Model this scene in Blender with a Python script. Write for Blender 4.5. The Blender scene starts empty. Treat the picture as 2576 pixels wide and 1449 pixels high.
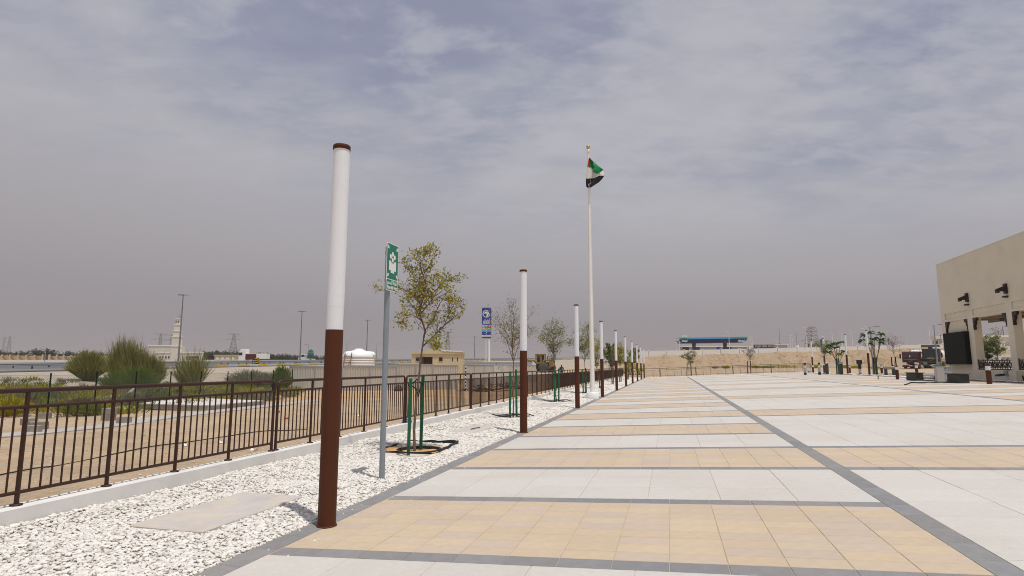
import bpy, bmesh, math, random
import numpy as np
from mathutils import Vector, Matrix, Euler

sc = bpy.context.scene
col = sc.collection
rad = math.radians
random.seed(7)
RNG = np.random.default_rng(11)

# ---------------------------------------------------------------- camera
EYE = 1.58
FOC, CX, CY = 1467.0, 1288.0, 724.5            # lens in units of a 2576 px wide frame
PITCH = math.atan(197.0 / FOC)
cam = bpy.data.cameras.new('camera')
cam.sensor_width = 36.0
cam.lens = 36.0 * FOC / 2576.0
cam.clip_start = 0.05
cam.clip_end = 9000.0
camo = bpy.data.objects.new('camera', cam)
camo.location = (0, 0, EYE)
camo.rotation_euler = (math.pi / 2 + PITCH, 0, 0)
col.objects.link(camo)
sc.camera = camo

# ---------------------------------------------------------------- light
SUN_EL = rad(73.5)
SUN_H = Vector((0.62, -0.785, 0)).normalized()
sun = bpy.data.lights.new('sun', 'SUN')
sun.energy = 3.15
sun.angle = rad(0.6)
sun.color = (1.0, 0.955, 0.88)
suno = bpy.data.objects.new('sun', sun)
sv = SUN_H * math.cos(SUN_EL) + Vector((0, 0, math.sin(SUN_EL)))
suno.rotation_euler = (-sv).to_track_quat('-Z', 'Y').to_euler()
suno.location = (0, 0, 60)
col.objects.link(suno)

world = bpy.data.worlds.new('World')
sc.world = world
world.use_nodes = True
nt = world.node_tree
nt.nodes.clear()


def wn(kind, **kw):
    n = nt.nodes.new(kind)
    for k, v in kw.items():
        setattr(n, k, v)
    return n


def wl(a, b):
    nt.links.new(a, b)


def wmath(op, a, b=None, c=None, clamp=False):
    n = wn('ShaderNodeMath', operation=op)
    n.use_clamp = clamp
    for i, v in enumerate((a, b, c)):
        if v is None:
            continue
        if isinstance(v, (int, float)):
            n.inputs[i].default_value = v
        else:
            wl(v, n.inputs[i])
    return n.outputs[0]


def wmix(f, a, b):
    n = wn('ShaderNodeMix', data_type='RGBA')
    for i, v in ((0, f), (6, a), (7, b)):
        if isinstance(v, (int, float)):
            n.inputs[i].default_value = v
        elif isinstance(v, tuple):
            n.inputs[i].default_value = (*v, 1)
        else:
            wl(v, n.inputs[i])
    return n.outputs[2]


def wsmooth(v, lo, hi):
    n = wn('ShaderNodeMapRange', interpolation_type='SMOOTHSTEP')
    wl(v, n.inputs[0])
    n.inputs[1].default_value = lo
    n.inputs[2].default_value = hi
    return n.outputs[0]


sky = wn('ShaderNodeTexSky', sky_type='NISHITA')
sky.sun_disc = False
sky.sun_elevation = SUN_EL
sky.sun_rotation = math.atan2(SUN_H.x, SUN_H.y)
sky.dust_density = 4.0
sky.air_density = 1.2
SKY_OFF = (8.2, 4.4)
tc = wn('ShaderNodeTexCoord')
sep = wn('ShaderNodeSeparateXYZ')
wl(tc.outputs['Generated'], sep.inputs[0])
dz0 = wmath('MAXIMUM', sep.outputs[2], 0.0)
den = wmath('ADD', dz0, 0.16)
# the dust lies thicker towards the left of the view
dz = wmath('MULTIPLY', dz0, wmath('ADD', wmath('MULTIPLY', sep.outputs[0], 0.34), 1.0))
cxy = wn('ShaderNodeCombineXYZ')
wl(wmath('DIVIDE', sep.outputs[0], den), cxy.inputs[0])
wl(wmath('DIVIDE', sep.outputs[1], den), cxy.inputs[1])


def wnoise(scale, detail, rough, dist, off, sx=1.0, sy=1.0, rot=0.0):
    m = wn('ShaderNodeMapping')
    m.inputs['Location'].default_value = off
    m.inputs['Rotation'].default_value = (0, 0, rot)
    m.inputs['Scale'].default_value = (sx, sy, 1)
    wl(cxy.outputs[0], m.inputs[0])
    n = wn('ShaderNodeTexNoise')
    n.inputs['Scale'].default_value = scale
    n.inputs['Detail'].default_value = detail
    n.inputs['Roughness'].default_value = rough
    n.inputs['Distortion'].default_value = dist
    wl(m.outputs[0], n.inputs['Vector'])
    return n.outputs[0]


n_big = wnoise(0.75, 4, 0.5, 0.2, (SKY_OFF[0], SKY_OFF[1], 0), 1.0, 1.0, 0.5)
n_mid = wnoise(2.2, 7, 0.55, 0.15, (0.4, 5.2, 0), 0.8, 1.15, 0.35)
n_fine = wnoise(9.0, 6, 0.55, 0.15, (7.4, 2.2, 0), 0.75, 1.35, -0.25)
n_puff = wnoise(4.6, 8, 0.58, 0.2, (2.7, 9.3, 0), 0.85, 1.15, 0.15)
# dust near the ground, thin blue above it
ramp = wn('ShaderNodeValToRGB')
wl(dz, ramp.inputs[0])
cr = ramp.color_ramp
SKY_STOPS = [(0.0, (0.285, 0.264, 0.278)), (0.08, (0.315, 0.294, 0.312)), (0.16, (0.378, 0.362, 0.384)),
             (0.27, (0.440, 0.435, 0.466)), (0.40, (0.445, 0.447, 0.492)), (1.0, (0.43, 0.44, 0.50))]
cr.elements[0].position, cr.elements[1].position = 0.0, 1.0
for p, c in SKY_STOPS[1:-1]:
    cr.elements.new(p)
for e, (p, c) in zip(cr.elements, SKY_STOPS):
    e.position = p
    e.color = (*c, 1)
clear = wn('ShaderNodeVectorMath', operation='SCALE')
wl(sky.outputs[0], clear.inputs[0])
clear.inputs[3].default_value = 0.06
clear_g = wmix(0.75, clear.outputs[0], (0.305, 0.325, 0.445))
veil = wsmooth(dz, 0.15, 0.46)
mask = wmath('ADD', wmath('MULTIPLY', n_big, 0.62), wmath('MULTIPLY', n_mid, 0.38))
holes = wmath('SUBTRACT', 1.0, wsmooth(mask, 0.40, 0.60))
thin = wmix(wmath('MULTIPLY', veil, wmath('MULTIPLY', holes, 0.95)), ramp.outputs[0], clear_g)
puffs = wmath('MULTIPLY', wsmooth(n_puff, 0.48, 0.70), 0.62)
rip = wmath('MULTIPLY', wmath('MULTIPLY', wsmooth(n_fine, 0.40, 0.64), wsmooth(n_big, 0.36, 0.52)), 0.50)
cl = wmath('MULTIPLY', wmath('MAXIMUM', puffs, rip), wsmooth(dz, 0.16, 0.40))
full = wmix(cl, thin, (0.485, 0.485, 0.535))
bg = wn('ShaderNodeBackground')
bg.inputs[1].default_value = 1.0
wl(full, bg.inputs[0])
wo = wn('ShaderNodeOutputWorld')
wl(bg.outputs[0], wo.inputs[0])

sc.view_settings.view_transform = 'Standard'
sc.view_settings.look = 'None'
sc.view_settings.exposure = 0.0
sc.view_settings.gamma = 1.0
sc.view_settings.use_curve_mapping = False
sc.cycles.filter_width = 1.0
sc.cycles.max_bounces = 6
sc.cycles.volume_bounces = 1
sc.cycles.transparent_max_bounces = 12

# ---------------------------------------------------------------- site frame
ANG = rad(15.05)
D = Vector((math.sin(ANG), math.cos(ANG), 0))      # along the plaza
R = Vector((math.cos(ANG), -math.sin(ANG), 0))     # across it, to the right
O = Vector((-3.36, 0, 0))
RZ = math.pi / 2 - ANG                              # turns local x onto D (local y is then -R)


def zof(s):
    s = max(0.0, min(20.0, s))
    return 0.045 * s - 0.0003 * s * s


def ts(t, s, z=None):
    p = O + D * t + R * s
    p.z = zof(s) if z is None else z
    return p


def to_ts(x, y):
    q = Vector((x, y, 0)) - O
    return q.dot(D), q.dot(R)


_c, _s = math.cos(PITCH), math.sin(PITCH)


def sight(px, py, Y):
    """the place at forward distance Y on a bearing measured in the survey picture"""
    u, v = (px - CX) / FOC, (py - CY) / FOC
    k = Y / (_c + v * _s)
    return Vector((u * k, Y, EYE + (_s - v * _c) * k))


def sst(x, a, b):
    x = max(0.0, min(1.0, (x - a) / (b - a)))
    return x * x * (3 - 2 * x)


def lerp(a, b, f):
    return a + (b - a) * f


def hsh(x, y=0.0):
    v = math.sin(x * 12.9898 + y * 78.233) * 43758.5453
    return v - math.floor(v)


def vnoise(x, y):
    ix, iy = math.floor(x), math.floor(y)
    fx, fy = x - ix, y - iy
    fx, fy = fx * fx * (3 - 2 * fx), fy * fy * (3 - 2 * fy)
    a, b, c, d = hsh(ix, iy), hsh(ix + 1, iy), hsh(ix, iy + 1), hsh(ix + 1, iy + 1)
    return lerp(lerp(a, b, fx), lerp(c, d, fx), fy)


def zroad(Y):
    return 1.0 + 0.0166 * (max(20.0, min(Y, 420.0)) - 53.5)


def ter(x, y, rough=True):
    """height of the ground"""
    t, s = to_ts(x, y)
    c = x - 0.3 * y
    if s > -3.05:
        z = zof(s) * (1 if t < 84 else lerp(1, 0.8, sst(t, 84, 100)))
        sb = max(-4.0, min(s, 70.0))
        foot = 118 + 1.6 * (vnoise(s * 0.35, 1.3) - 0.5)
        zf = 1.2 + 0.006 * sb
        z = lerp(z, zf, sst(t, 84.8, foot)) if t < foot else zf
        if t > foot:
            crest = 3.62 + 0.024 * sb + 0.25 * (vnoise(s * 0.25, 4.4) - 0.5)
            gul = 2.2 * abs(vnoise(s * 0.55, 9.1) - 0.5)
            top = 123.6 + gul
            rise = min(1.0, (t - foot) / (top - foot))
            rise = rise ** 0.85
            z = lerp(zf, crest, rise)
            if rough and rise < 1:
                z += (0.35 * (vnoise(s * 1.3, t * 0.5) - 0.5) + 0.2 * (vnoise(s * 3.1, t * 1.1) - 0.5)) * math.sin(math.pi * rise)
            if t > 128:
                z += 0.9 * sst(t, 128, 170)
    else:
        z = -0.15 + 0.75 * sst(y, 62, 105) + 0.9 * sst(y, 110, 180)
        if rough:
            w = sst(-s, 3.1, 5.0)
            z += w * (0.10 * (vnoise(x * 0.22, y * 0.22) - 0.5) + 0.05 * (vnoise(x * 0.9, y * 0.9) - 0.5))
            w2 = sst(-s, 16, 30)
            z += w2 * (0.35 * (vnoise(x * 0.3 + 9, y * 0.3) - 0.5) + 0.15 * (vnoise(x * 1.1, y * 1.1 + 5) - 0.5))
        k = max(0.0, min(1.0, (-40 - c) / 22.0))
        k = k * k * (3 - 2 * k) * 0.5 + k * 0.5
        z = lerp(z, zroad(y), k)
        if c < -98:
            z = lerp(z, min(z, 4.4), sst(-c, 98, 128))
        elif y > 420:
            z = lerp(z, 4.4, sst(y, 420, 700))
        # the bank dies out towards the field
        if s > -14 and y > 100:
            f = sst(s, -14, -3.05)
            z = max(z, lerp(z, ter(*(ts(t, -3.0).xy)), f))
    return z


def on(px, Y):
    """a spot on the ground at forward distance Y"""
    x = (px - CX) / FOC * Y
    for _ in range(4):
        z = ter(x, Y, True)
        zc = Y * _c + (z - EYE) * _s
        x = (px - CX) / FOC * zc
    return Vector((x, Y, ter(x, Y)))


# ---------------------------------------------------------------- materials
MATS = {}


def mat(name, c, rough=0.7, var=0.0, vscale=6.0, tone=0.0, bump=0.0, bscale=60.0, metal=0.0, spec=0.35,
        c2=None, mixscale=1.0, mixlo=0.45, mixhi=0.6, trans=0.0, coat=0.0, bdist=0.02, speck=None, obj_coord=True, stain=0.0):
    if name in MATS:
        return MATS[name]
    m = bpy.data.materials.new(name)
    MATS[name] = m
    m.use_nodes = True
    n, l = m.node_tree.nodes, m.node_tree.links
    b = n['Principled BSDF']
    b.inputs['Roughness'].default_value = rough
    b.inputs['Metallic'].default_value = metal
    b.inputs['Specular IOR Level'].default_value = spec
    if coat:
        b.inputs['Coat Weight'].default_value = coat
    if trans:
        b.inputs['Transmission Weight'].default_value = trans
    tcn = n.new('ShaderNodeTexCoord')
    geo = n.new('ShaderNodeNewGeometry')
    vec = geo.outputs['Position'] if not obj_coord else tcn.outputs['Object']
    out = None
    rgb = n.new('ShaderNodeRGB')
    rgb.outputs[0].default_value = (*c, 1)
    out = rgb.outputs[0]

    def noise(scale, det=5, r=0.6):
        t = n.new('ShaderNodeTexNoise')
        t.inputs['Scale'].default_value = scale
        t.inputs['Detail'].default_value = det
        t.inputs['Roughness'].default_value = r
        l.new(vec, t.inputs['Vector'])
        return t.outputs[0]

    def mix(f, a, bcol, mode='MIX'):
        x = n.new('ShaderNodeMix')
        x.data_type = 'RGBA'
        x.blend_type = mode
        if isinstance(f, float):
            x.inputs[0].default_value = f
        else:
            l.new(f, x.inputs[0])
        for i, v in ((6, a), (7, bcol)):
            if isinstance(v, tuple):
                x.inputs[i].default_value = (*v, 1)
            else:
                l.new(v, x.inputs[i])
        return x.outputs[2]

    def rng(v, a, bb, lo, hi):
        x = n.new('ShaderNodeMapRange')
        l.new(v, x.inputs[0])
        x.inputs[1].default_value, x.inputs[2].default_value = a, bb
        x.inputs[3].default_value, x.inputs[4].default_value = lo, hi
        return x.outputs[0]

    if tone:                                  # one random tone for each object or each marked face
        oi = n.new('ShaderNodeObjectInfo')
        at = n.new('ShaderNodeAttribute')
        at.attribute_name = 'tone'
        ad = n.new('ShaderNodeMath')
        ad.operation = 'ADD'
        l.new(oi.outputs['Random'], ad.inputs[0])
        l.new(at.outputs['Fac'], ad.inputs[1])
        fr = n.new('ShaderNodeMath')
        fr.operation = 'FRACT'
        l.new(ad.outputs[0], fr.inputs[0])
        tv = fr.outputs[0]
        if c2 is not None and mixscale == 0:
            out = mix(rng(tv, mixlo, mixhi, 0, 1), out, c2)
        g = n.new('ShaderNodeMath')
        g.operation = 'MULTIPLY'
        l.new(tv, g.inputs[0])
        g.inputs[1].default_value = 7.31
        g2 = n.new('ShaderNodeMath')
        g2.operation = 'FRACT'
        l.new(g.outputs[0], g2.inputs[0])
        hv = n.new('ShaderNodeHueSaturation')
        l.new(rng(g2.outputs[0], 0, 1, 1 - tone, 1 + tone), hv.inputs['Value'])
        l.new(out, hv.inputs['Color'])
        out = hv.outputs[0]
    if c2 is not None and mixscale > 0:
        out = mix(rng(noise(mixscale, 6, 0.62), mixlo, mixhi, 0, 1), out, c2)
    if speck is not None:
        sc_, lo, hi, sc_c = speck
        out = mix(rng(noise(sc_, 2, 0.5), lo, hi, 0, 1), out, sc_c)
    if var:
        hv = n.new('ShaderNodeHueSaturation')
        l.new(rng(noise(vscale), 0.25, 0.75, 1 - var, 1 + var), hv.inputs['Value'])
        l.new(out, hv.inputs['Color'])
        out = hv.outputs[0]
    if stain:                                 # broad dust and wear, in place on the ground
        tt_ = n.new('ShaderNodeTexNoise')
        tt_.inputs['Scale'].default_value = 0.55
        tt_.inputs['Detail'].default_value = 9
        tt_.inputs['Roughness'].default_value = 0.68
        l.new(geo.outputs['Position'], tt_.inputs['Vector'])
        out = mix(rng(tt_.outputs[0], 0.45, 0.75, 0, stain), out, (0.40, 0.32, 0.235))
    l.new(out, b.inputs['Base Color'])
    if bump:
        bp = n.new('ShaderNodeBump')
        bp.inputs['Strength'].default_value = bump
        bp.inputs['Distance'].default_value = bdist
        l.new(noise(bscale, 6, 0.6), bp.inputs['Height'])
        l.new(bp.outputs[0], b.inputs['Normal'])
    return m


def leafmat(name, c, c2, c3=None, tr=0.35):
    if name in MATS:
        return MATS[name]
    m = bpy.data.materials.new(name)
    MATS[name] = m
    m.use_nodes = True
    n, l = m.node_tree.nodes, m.node_tree.links
    n.clear()
    o = n.new('ShaderNodeOutputMaterial')
    d = n.new('ShaderNodeBsdfDiffuse')
    t = n.new('ShaderNodeBsdfTranslucent')
    mx = n.new('ShaderNodeMixShader')
    mx.inputs[0].default_value = tr
    at = n.new('ShaderNodeAttribute')
    at.attribute_name = 'tone'
    cr_ = n.new('ShaderNodeValToRGB')
    l.new(at.outputs['Fac'], cr_.inputs[0])
    e = cr_.color_ramp.elements
    e[0].color = (*c, 1)
    e[1].color = (*c2, 1)
    if c3 is not None:
        x = cr_.color_ramp.elements.new(0.55)
        x.color = (*c2, 1)
        cr_.color_ramp.elements[2].color = (*c3, 1)
    l.new(cr_.outputs[0], d.inputs[0])
    l.new(cr_.outputs[0], t.inputs[0])
    l.new(d.outputs[0], mx.inputs[1])
    l.new(t.outputs[0], mx.inputs[2])
    l.new(mx.outputs[0], o.inputs[0])
    return m


M_WHITE_T = mat('white_paver', (0.57, 0.545, 0.51), 0.85, 0.06, 14, tone=0.03, speck=(170, 0.56, 0.72, (0.40, 0.375, 0.35)), stain=0.32)
M_ORANGE_T = mat('orange_paver', (0.555, 0.448, 0.318), 0.85, 0.07, 10, tone=0.035, c2=(0.525, 0.430, 0.345), mixscale=0, mixlo=0.35, mixhi=0.7,
                 speck=(150, 0.54, 0.72, (0.42, 0.33, 0.26)), stain=0.32)
M_GREY_T = mat('grey_paver', (0.205, 0.205, 0.212), 0.85, 0.12, 9, tone=0.09, speck=(170, 0.54, 0.66, (0.36, 0.36, 0.37)), stain=0.32)
M_BED = mat('joint_sand', (0.50, 0.40, 0.28), 0.95, 0.25, 6)
M_STONE = mat('gravel_stone', (0.71, 0.68, 0.635), 0.9, 0.05, 30, tone=0.14, c2=(0.50, 0.43, 0.36), mixscale=0, mixlo=0.93, mixhi=1.0)
M_GBED = mat('gravel_bed', (0.62, 0.58, 0.525), 0.95, 0.25, 30, bump=0.6, bscale=40, obj_coord=False)
M_KERB = mat('white_kerb', (0.74, 0.725, 0.70), 0.8, 0.05, 3, bump=0.5, bscale=70, bdist=0.006, c2=(0.62, 0.60, 0.575), mixscale=0.8, mixlo=0.52, mixhi=0.75)
M_BROWN = mat('brown_powder_coat', (0.086, 0.027, 0.012), 0.55, 0.10, 2, spec=0.18)
M_FENCE = mat('fence_brown', (0.046, 0.019, 0.012), 0.45, 0.15, 8, spec=0.28)
M_DIFF = mat('opal_diffuser', (0.875, 0.895, 0.93), 0.6, 0.02, 1.5, spec=0.2)
def opal():
    m = M_DIFF
    n, l = m.node_tree.nodes, m.node_tree.links
    t = n.new('ShaderNodeBsdfTranslucent')
    t.inputs[0].default_value = (0.92, 0.915, 0.93, 1)
    mx = n.new('ShaderNodeMixShader')
    mx.inputs[0].default_value = 0.12
    l.new(n['Principled BSDF'].outputs[0], mx.inputs[1])
    l.new(t.outputs[0], mx.inputs[2])
    l.new(mx.outputs[0], n['Material Output'].inputs[0])


opal()
M_GSTEEL = mat('grey_galvanised', (0.24, 0.275, 0.305), 0.45, 0.08, 5, spec=0.5)
M_SIGNG = mat('sign_green', (0.008, 0.190, 0.115), 0.4)
M_WHITE = mat('white_paint', (0.80, 0.80, 0.79), 0.5, 0.03, 3)
M_SLAB = mat('pinkish_slab', (0.50, 0.465, 0.44), 0.9, 0.09, 3, bump=0.2, bscale=30, c2=(0.56, 0.50, 0.43), mixscale=2.5)
M_STAKE = mat('green_stake', (0.009, 0.105, 0.045), 0.5, 0.2, 9)
M_BLACK = mat('black_rubber', (0.014, 0.014, 0.015), 0.55)
M_BARK = mat('bark', (0.19, 0.125, 0.085), 0.9, 0.35, 18, bump=0.5, bscale=40)
M_SANDO = mat('orange_sand', (0.55, 0.335, 0.155), 0.95, 0.14, 12, bump=0.3, bscale=30)
M_CONC = mat('concrete', (0.42, 0.40, 0.365), 0.9, 0.18, 2.5, bump=0.3, bscale=25)
M_BLOCK = mat('concrete_block', (0.30, 0.275, 0.24), 0.95, 0.22, 6, tone=0.14, bump=0.5, bscale=60)
M_ASPH = mat('asphalt', (0.125, 0.125, 0.128), 0.9, 0.12, 0.6, obj_coord=False)
M_ASPHB = mat('brown_shoulder', (0.21, 0.16, 0.135), 0.9, 0.12, 0.8, obj_coord=False)
M_LINE = mat('road_paint', (0.62, 0.62, 0.60), 0.8)
M_YEL = mat('yellow_paint', (0.62, 0.42, 0.04), 0.7, 0.2, 2)
M_RAIL = mat('guardrail_steel', (0.36, 0.38, 0.385), 0.4, 0.08, 2, metal=0.5)
M_RAILD = mat('guardrail_post', (0.09, 0.10, 0.11), 0.6)
M_MOSQ = mat('mosque_stone', (0.69, 0.645, 0.56), 0.9, 0.06, 0.15)
M_MOSQT = mat('mosque_trim', (0.80, 0.775, 0.72), 0.9)
M_DARK = mat('dark_opening', (0.03, 0.028, 0.026), 0.6)
M_TANW = mat('tan_wall_panel', (0.50, 0.345, 0.165), 0.9, 0.08, 0.4)
M_CREAMW = mat('cream_wall_pier', (0.57, 0.475, 0.345), 0.9)
M_GATE = mat('brown_gate', (0.085, 0.055, 0.04), 0.7)
M_HOARD = mat('cream_hoarding', (0.50, 0.48, 0.43), 0.55, 0.08, 1.2)
M_HOARDF = mat('hoarding_frame', (0.33, 0.35, 0.37), 0.5, 0.1, 3)
M_HBLUE = mat('blue_hoarding', (0.33, 0.41, 0.48), 0.5, 0.06, 1)
M_TANK = mat('white_tank_plastic', (0.82, 0.83, 0.83), 0.4)
M_WOOD = mat('rough_timber', (0.26, 0.18, 0.11), 0.9, 0.3, 8)
M_CABIN = mat('cream_cabin', (0.62, 0.53, 0.36), 0.75, 0.10, 1.3, c2=(0.50, 0.40, 0.26), mixscale=1.6, mixlo=0.6, mixhi=0.8)
M_LOAD = mat('khaki_loader_paint', (0.24, 0.165, 0.055), 0.6, 0.25, 2.5)
M_TYRE = mat('dusty_tyre', (0.085, 0.082, 0.078), 0.9, 0.3, 5)
M_GLASS = mat('dark_glass', (0.02, 0.025, 0.028), 0.08, spec=0.6)
M_BLUE = mat('brand_blue', (0.018, 0.045, 0.29), 0.4)
M_LBLUE = mat('canopy_blue', (0.10, 0.33, 0.68), 0.4)
M_DBLUE = mat('canopy_navy', (0.006, 0.030, 0.125), 0.4)
M_TEAL = mat('canopy_teal', (0.04, 0.36, 0.34), 0.4)
M_SOFF = mat('canopy_soffit', (0.30, 0.30, 0.30), 0.7)
M_WALLW = mat('white_wall', (0.88, 0.87, 0.85), 0.85, 0.04, 0.5)
M_BLDG = mat('sand_render', (0.70, 0.64, 0.515), 0.9, 0.035, 0.7, bump=0.25, bscale=90, bdist=0.004, c2=(0.63, 0.57, 0.455), mixscale=0.55, mixlo=0.48, mixhi=0.8)
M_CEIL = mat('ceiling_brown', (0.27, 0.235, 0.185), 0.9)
M_DWOOD = mat('dark_timber', (0.024, 0.014, 0.011), 0.55, 0.2, 6)
M_SCREEN = mat('black_screen', (0.010, 0.010, 0.0095), 0.6, spec=0.06)
M_GRAN = mat('dark_granite', (0.048, 0.048, 0.045), 0.9, 0.45, 25, bump=0.8, bscale=50)
M_MAROON = mat('maroon_truck_paint', (0.085, 0.008, 0.014), 0.35, coat=0.4)
M_GTRUCK = mat('grey_truck_paint', (0.052, 0.058, 0.058), 0.35, coat=0.4)
M_GOLD = mat('gold', (0.75, 0.46, 0.12), 0.15, metal=1.0)
M_POLE = mat('ivory_pole', (0.86, 0.85, 0.80), 0.35, spec=0.5)
M_RED = mat('flag_red', (0.55, 0.06, 0.035), 0.8)
M_FGREEN = mat('flag_green', (0.02, 0.27, 0.095), 0.8)
M_FWHITE = mat('flag_white', (0.78, 0.77, 0.74), 0.8)
M_FBLACK = mat('flag_black', (0.017, 0.015, 0.026), 0.8)
M_PYL = mat('lattice_steel', (0.25, 0.25, 0.25), 0.6)
M_CHAIN = mat('chain_link_wire', (0.10, 0.115, 0.10), 0.6)
M_DGREEN = mat('dark_green_post', (0.008, 0.018, 0.012), 0.75, spec=0.15)
M_WRAP = mat('plastic_wrap', (0.40, 0.41, 0.42), 0.3, 0.3, 6, bump=0.8, bscale=9, bdist=0.05)
M_VILLA = mat('villa_white', (0.70, 0.68, 0.65), 0.85)
M_MAST = mat('mast_grey', (0.21, 0.215, 0.22), 0.5)
M_GDARK = mat('dark_bollard', (0.045, 0.052, 0.058), 0.5)
M_SKIN = mat('brown_skin', (0.11, 0.06, 0.04), 0.6)
M_CLOTH = mat('dark_work_clothes', (0.028, 0.034, 0.038), 0.9, 0.2, 6)

L_YG = leafmat('leaf_yellow_green', (0.15, 0.18, 0.03), (0.34, 0.31, 0.045), (0.55, 0.38, 0.05))
L_GREY = leafmat('leaf_grey_green', (0.12, 0.15, 0.05), (0.21, 0.235, 0.075), (0.31, 0.30, 0.10))
L_DKG = leafmat('leaf_deep_green', (0.035, 0.085, 0.028), (0.085, 0.16, 0.045))
L_PALM = leafmat('leaf_palm', (0.028, 0.040, 0.020), (0.075, 0.095, 0.045))
L_BROOM = leafmat('leaf_broom', (0.11, 0.10, 0.042), (0.25, 0.24, 0.09), (0.42, 0.40, 0.16))
L_SCRUBY = leafmat('leaf_scrub_yellow', (0.22, 0.21, 0.035), (0.48, 0.42, 0.05))
L_SCRUBG = leafmat('leaf_scrub_grey', (0.17, 0.17, 0.115), (0.33, 0.315, 0.225))
L_SCRUBN = leafmat('leaf_scrub_green', (0.09, 0.14, 0.035), (0.21, 0.26, 0.07))
L_DRY = leafmat('leaf_dry', (0.12, 0.095, 0.075), (0.22, 0.18, 0.14))


# ---------------------------------------------------------------- mesh builder
class MB:
    def __init__(self):
        self.v, self.f, self.sm, self.mi = [], [], [], []

    def add(self, vs, fs, smooth=False, mi=0):
        b = len(self.v)
        self.v += [tuple(p) for p in vs]
        for f in fs:
            self.f.append(tuple(i + b for i in f))
            self.sm.append(smooth)
            self.mi.append(mi)
        return self

    def box(self, x0, x1, y0, y1, z0, z1, mi=0, taper=None, M=None):
        vs = [Vector(p) for p in ((x0, y0, z0), (x1, y0, z0), (x1, y1, z0), (x0, y1, z0),
                                  (x0, y0, z1), (x1, y0, z1), (x1, y1, z1), (x0, y1, z1))]
        if taper:
            cx_, cy_ = (x0 + x1) / 2, (y0 + y1) / 2
            for p in vs[4:]:
                p.x = cx_ + (p.x - cx_) * taper[0]
                p.y = cy_ + (p.y - cy_) * taper[1]
        if M is not None:
            vs = [M @ p for p in vs]
        return self.add(vs, [(3, 2, 1, 0), (4, 5, 6, 7), (0, 1, 5, 4), (1, 2, 6, 5), (2, 3, 7, 6), (3, 0, 4, 7)], mi=mi)

    def tube(self, pts, r, n=8, caps=True, smooth=True, mi=0):
        pts = [Vector(p) for p in pts]
        rr = r if isinstance(r, (list, tuple)) else [r] * len(pts)
        vs, prev = [], None
        for i, p in enumerate(pts):
            d = (pts[min(i + 1, len(pts) - 1)] - pts[max(i - 1, 0)]).normalized()
            if prev is None:
                a = Vector((1, 0, 0)) if abs(d.z) > 0.7 else Vector((0, 0, 1))
                u = (a - d * a.dot(d)).normalized()
            else:
                u = (prev - d * prev.dot(d)).normalized()
            prev = u
            w = d.cross(u)
            for k in range(n):
                th = 2 * math.pi * k / n
                vs.append(p + (u * math.cos(th) + w * math.sin(th)) * rr[i])
        fs = []
        for i in range(len(pts) - 1):
            for k in range(n):
                k2 = (k + 1) % n
                fs.append((i * n + k, i * n + k2, (i + 1) * n + k2, (i + 1) * n + k))
        self.add(vs, fs, smooth, mi)
        if caps:
            self.add(vs[:n], [tuple(reversed(range(n)))], False, mi)
            self.add(vs[-n:], [tuple(range(n))], False, mi)
        return self

    def lathe(self, prof, n=24, c=(0, 0, 0), smooth=True, mi=0):
        vs, fs = [], []
        for (r, z) in prof:
            for k in range(n):
                a = 2 * math.pi * k / n
                vs.append((c[0] + r * math.cos(a), c[1] + r * math.sin(a), c[2] + z))
        for i in range(len(prof) - 1):
            for k in range(n):
                k2 = (k + 1) % n
                fs.append((i * n + k, i * n + k2, (i + 1) * n + k2, (i + 1) * n + k))
        self.add(vs, fs, smooth, mi)
        self.add(vs[:n], [tuple(reversed(range(n)))], False, mi)
        self.add(vs[-n:], [tuple(range(n))], False, mi)
        return self

    def prism(self, poly, y0, y1, mi=0, axis='y'):
        """polygon given in (x, z), pushed along y"""
        n = len(poly)
        mk = {'y': lambda a, b, q: (a, q, b), 'x': lambda a, b, q: (q, a, b), 'z': lambda a, b, q: (a, b, q)}[axis]
        vs = [mk(a, b, y0) for a, b in poly] + [mk(a, b, y1) for a, b in poly]
        fs = [tuple(range(n)), tuple(reversed(range(n, 2 * n)))]
        fs += [((i + 1) % n, i, n + i, n + (i + 1) % n) for i in range(n)]
        return self.add(vs, fs, mi=mi)

    def mesh(self, name, bev=0.0, fixn=True, seg=1):
        me = bpy.data.meshes.new(name)
        me.from_pydata(self.v, [], self.f)
        me.polygons.foreach_set('use_smooth', self.sm)
        me.polygons.foreach_set('material_index', self.mi)
        if bev or fixn:
            bm = bmesh.new()
            bm.from_mesh(me)
            if fixn:
                bmesh.ops.recalc_face_normals(bm, faces=bm.faces)
            if bev:
                ed = [e for e in bm.edges if len(e.link_faces) == 2 and e.calc_face_angle(0) > 0.6]
                bmesh.ops.bevel(bm, geom=ed, offset=bev, segments=seg, affect='EDGES', profile=0.6, clamp_overlap=True)
            bm.to_mesh(me)
            bm.free()
        me.update()
        return me

    def build(self, name, mats, parent=None, loc=None, bev=0.0, fixn=True, rot=None):
        me = self.mesh(name, bev, fixn)
        return link(name, me, mats, parent, loc, rot)


def link(name, me, mats=None, parent=None, loc=None, rot=None):
    if mats is not None:
        idx = np.zeros(len(me.polygons), dtype=np.int32)
        me.polygons.foreach_get('material_index', idx)
        me.materials.clear()
        for m in (mats if isinstance(mats, (list, tuple)) else [mats]):
            me.materials.append(m)
        me.polygons.foreach_set('material_index', idx)
    o = bpy.data.objects.new(name, me)
    col.objects.link(o)
    if parent is not None:
        o.parent = parent
    if loc is not None:
        o.location = loc
    if rot is not None:
        o.rotation_euler = rot
    return o


def tag(o, label, cat, group=None):
    o['label'], o['category'] = label, cat
    if group:
        o['group'] = group
    return o


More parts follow.
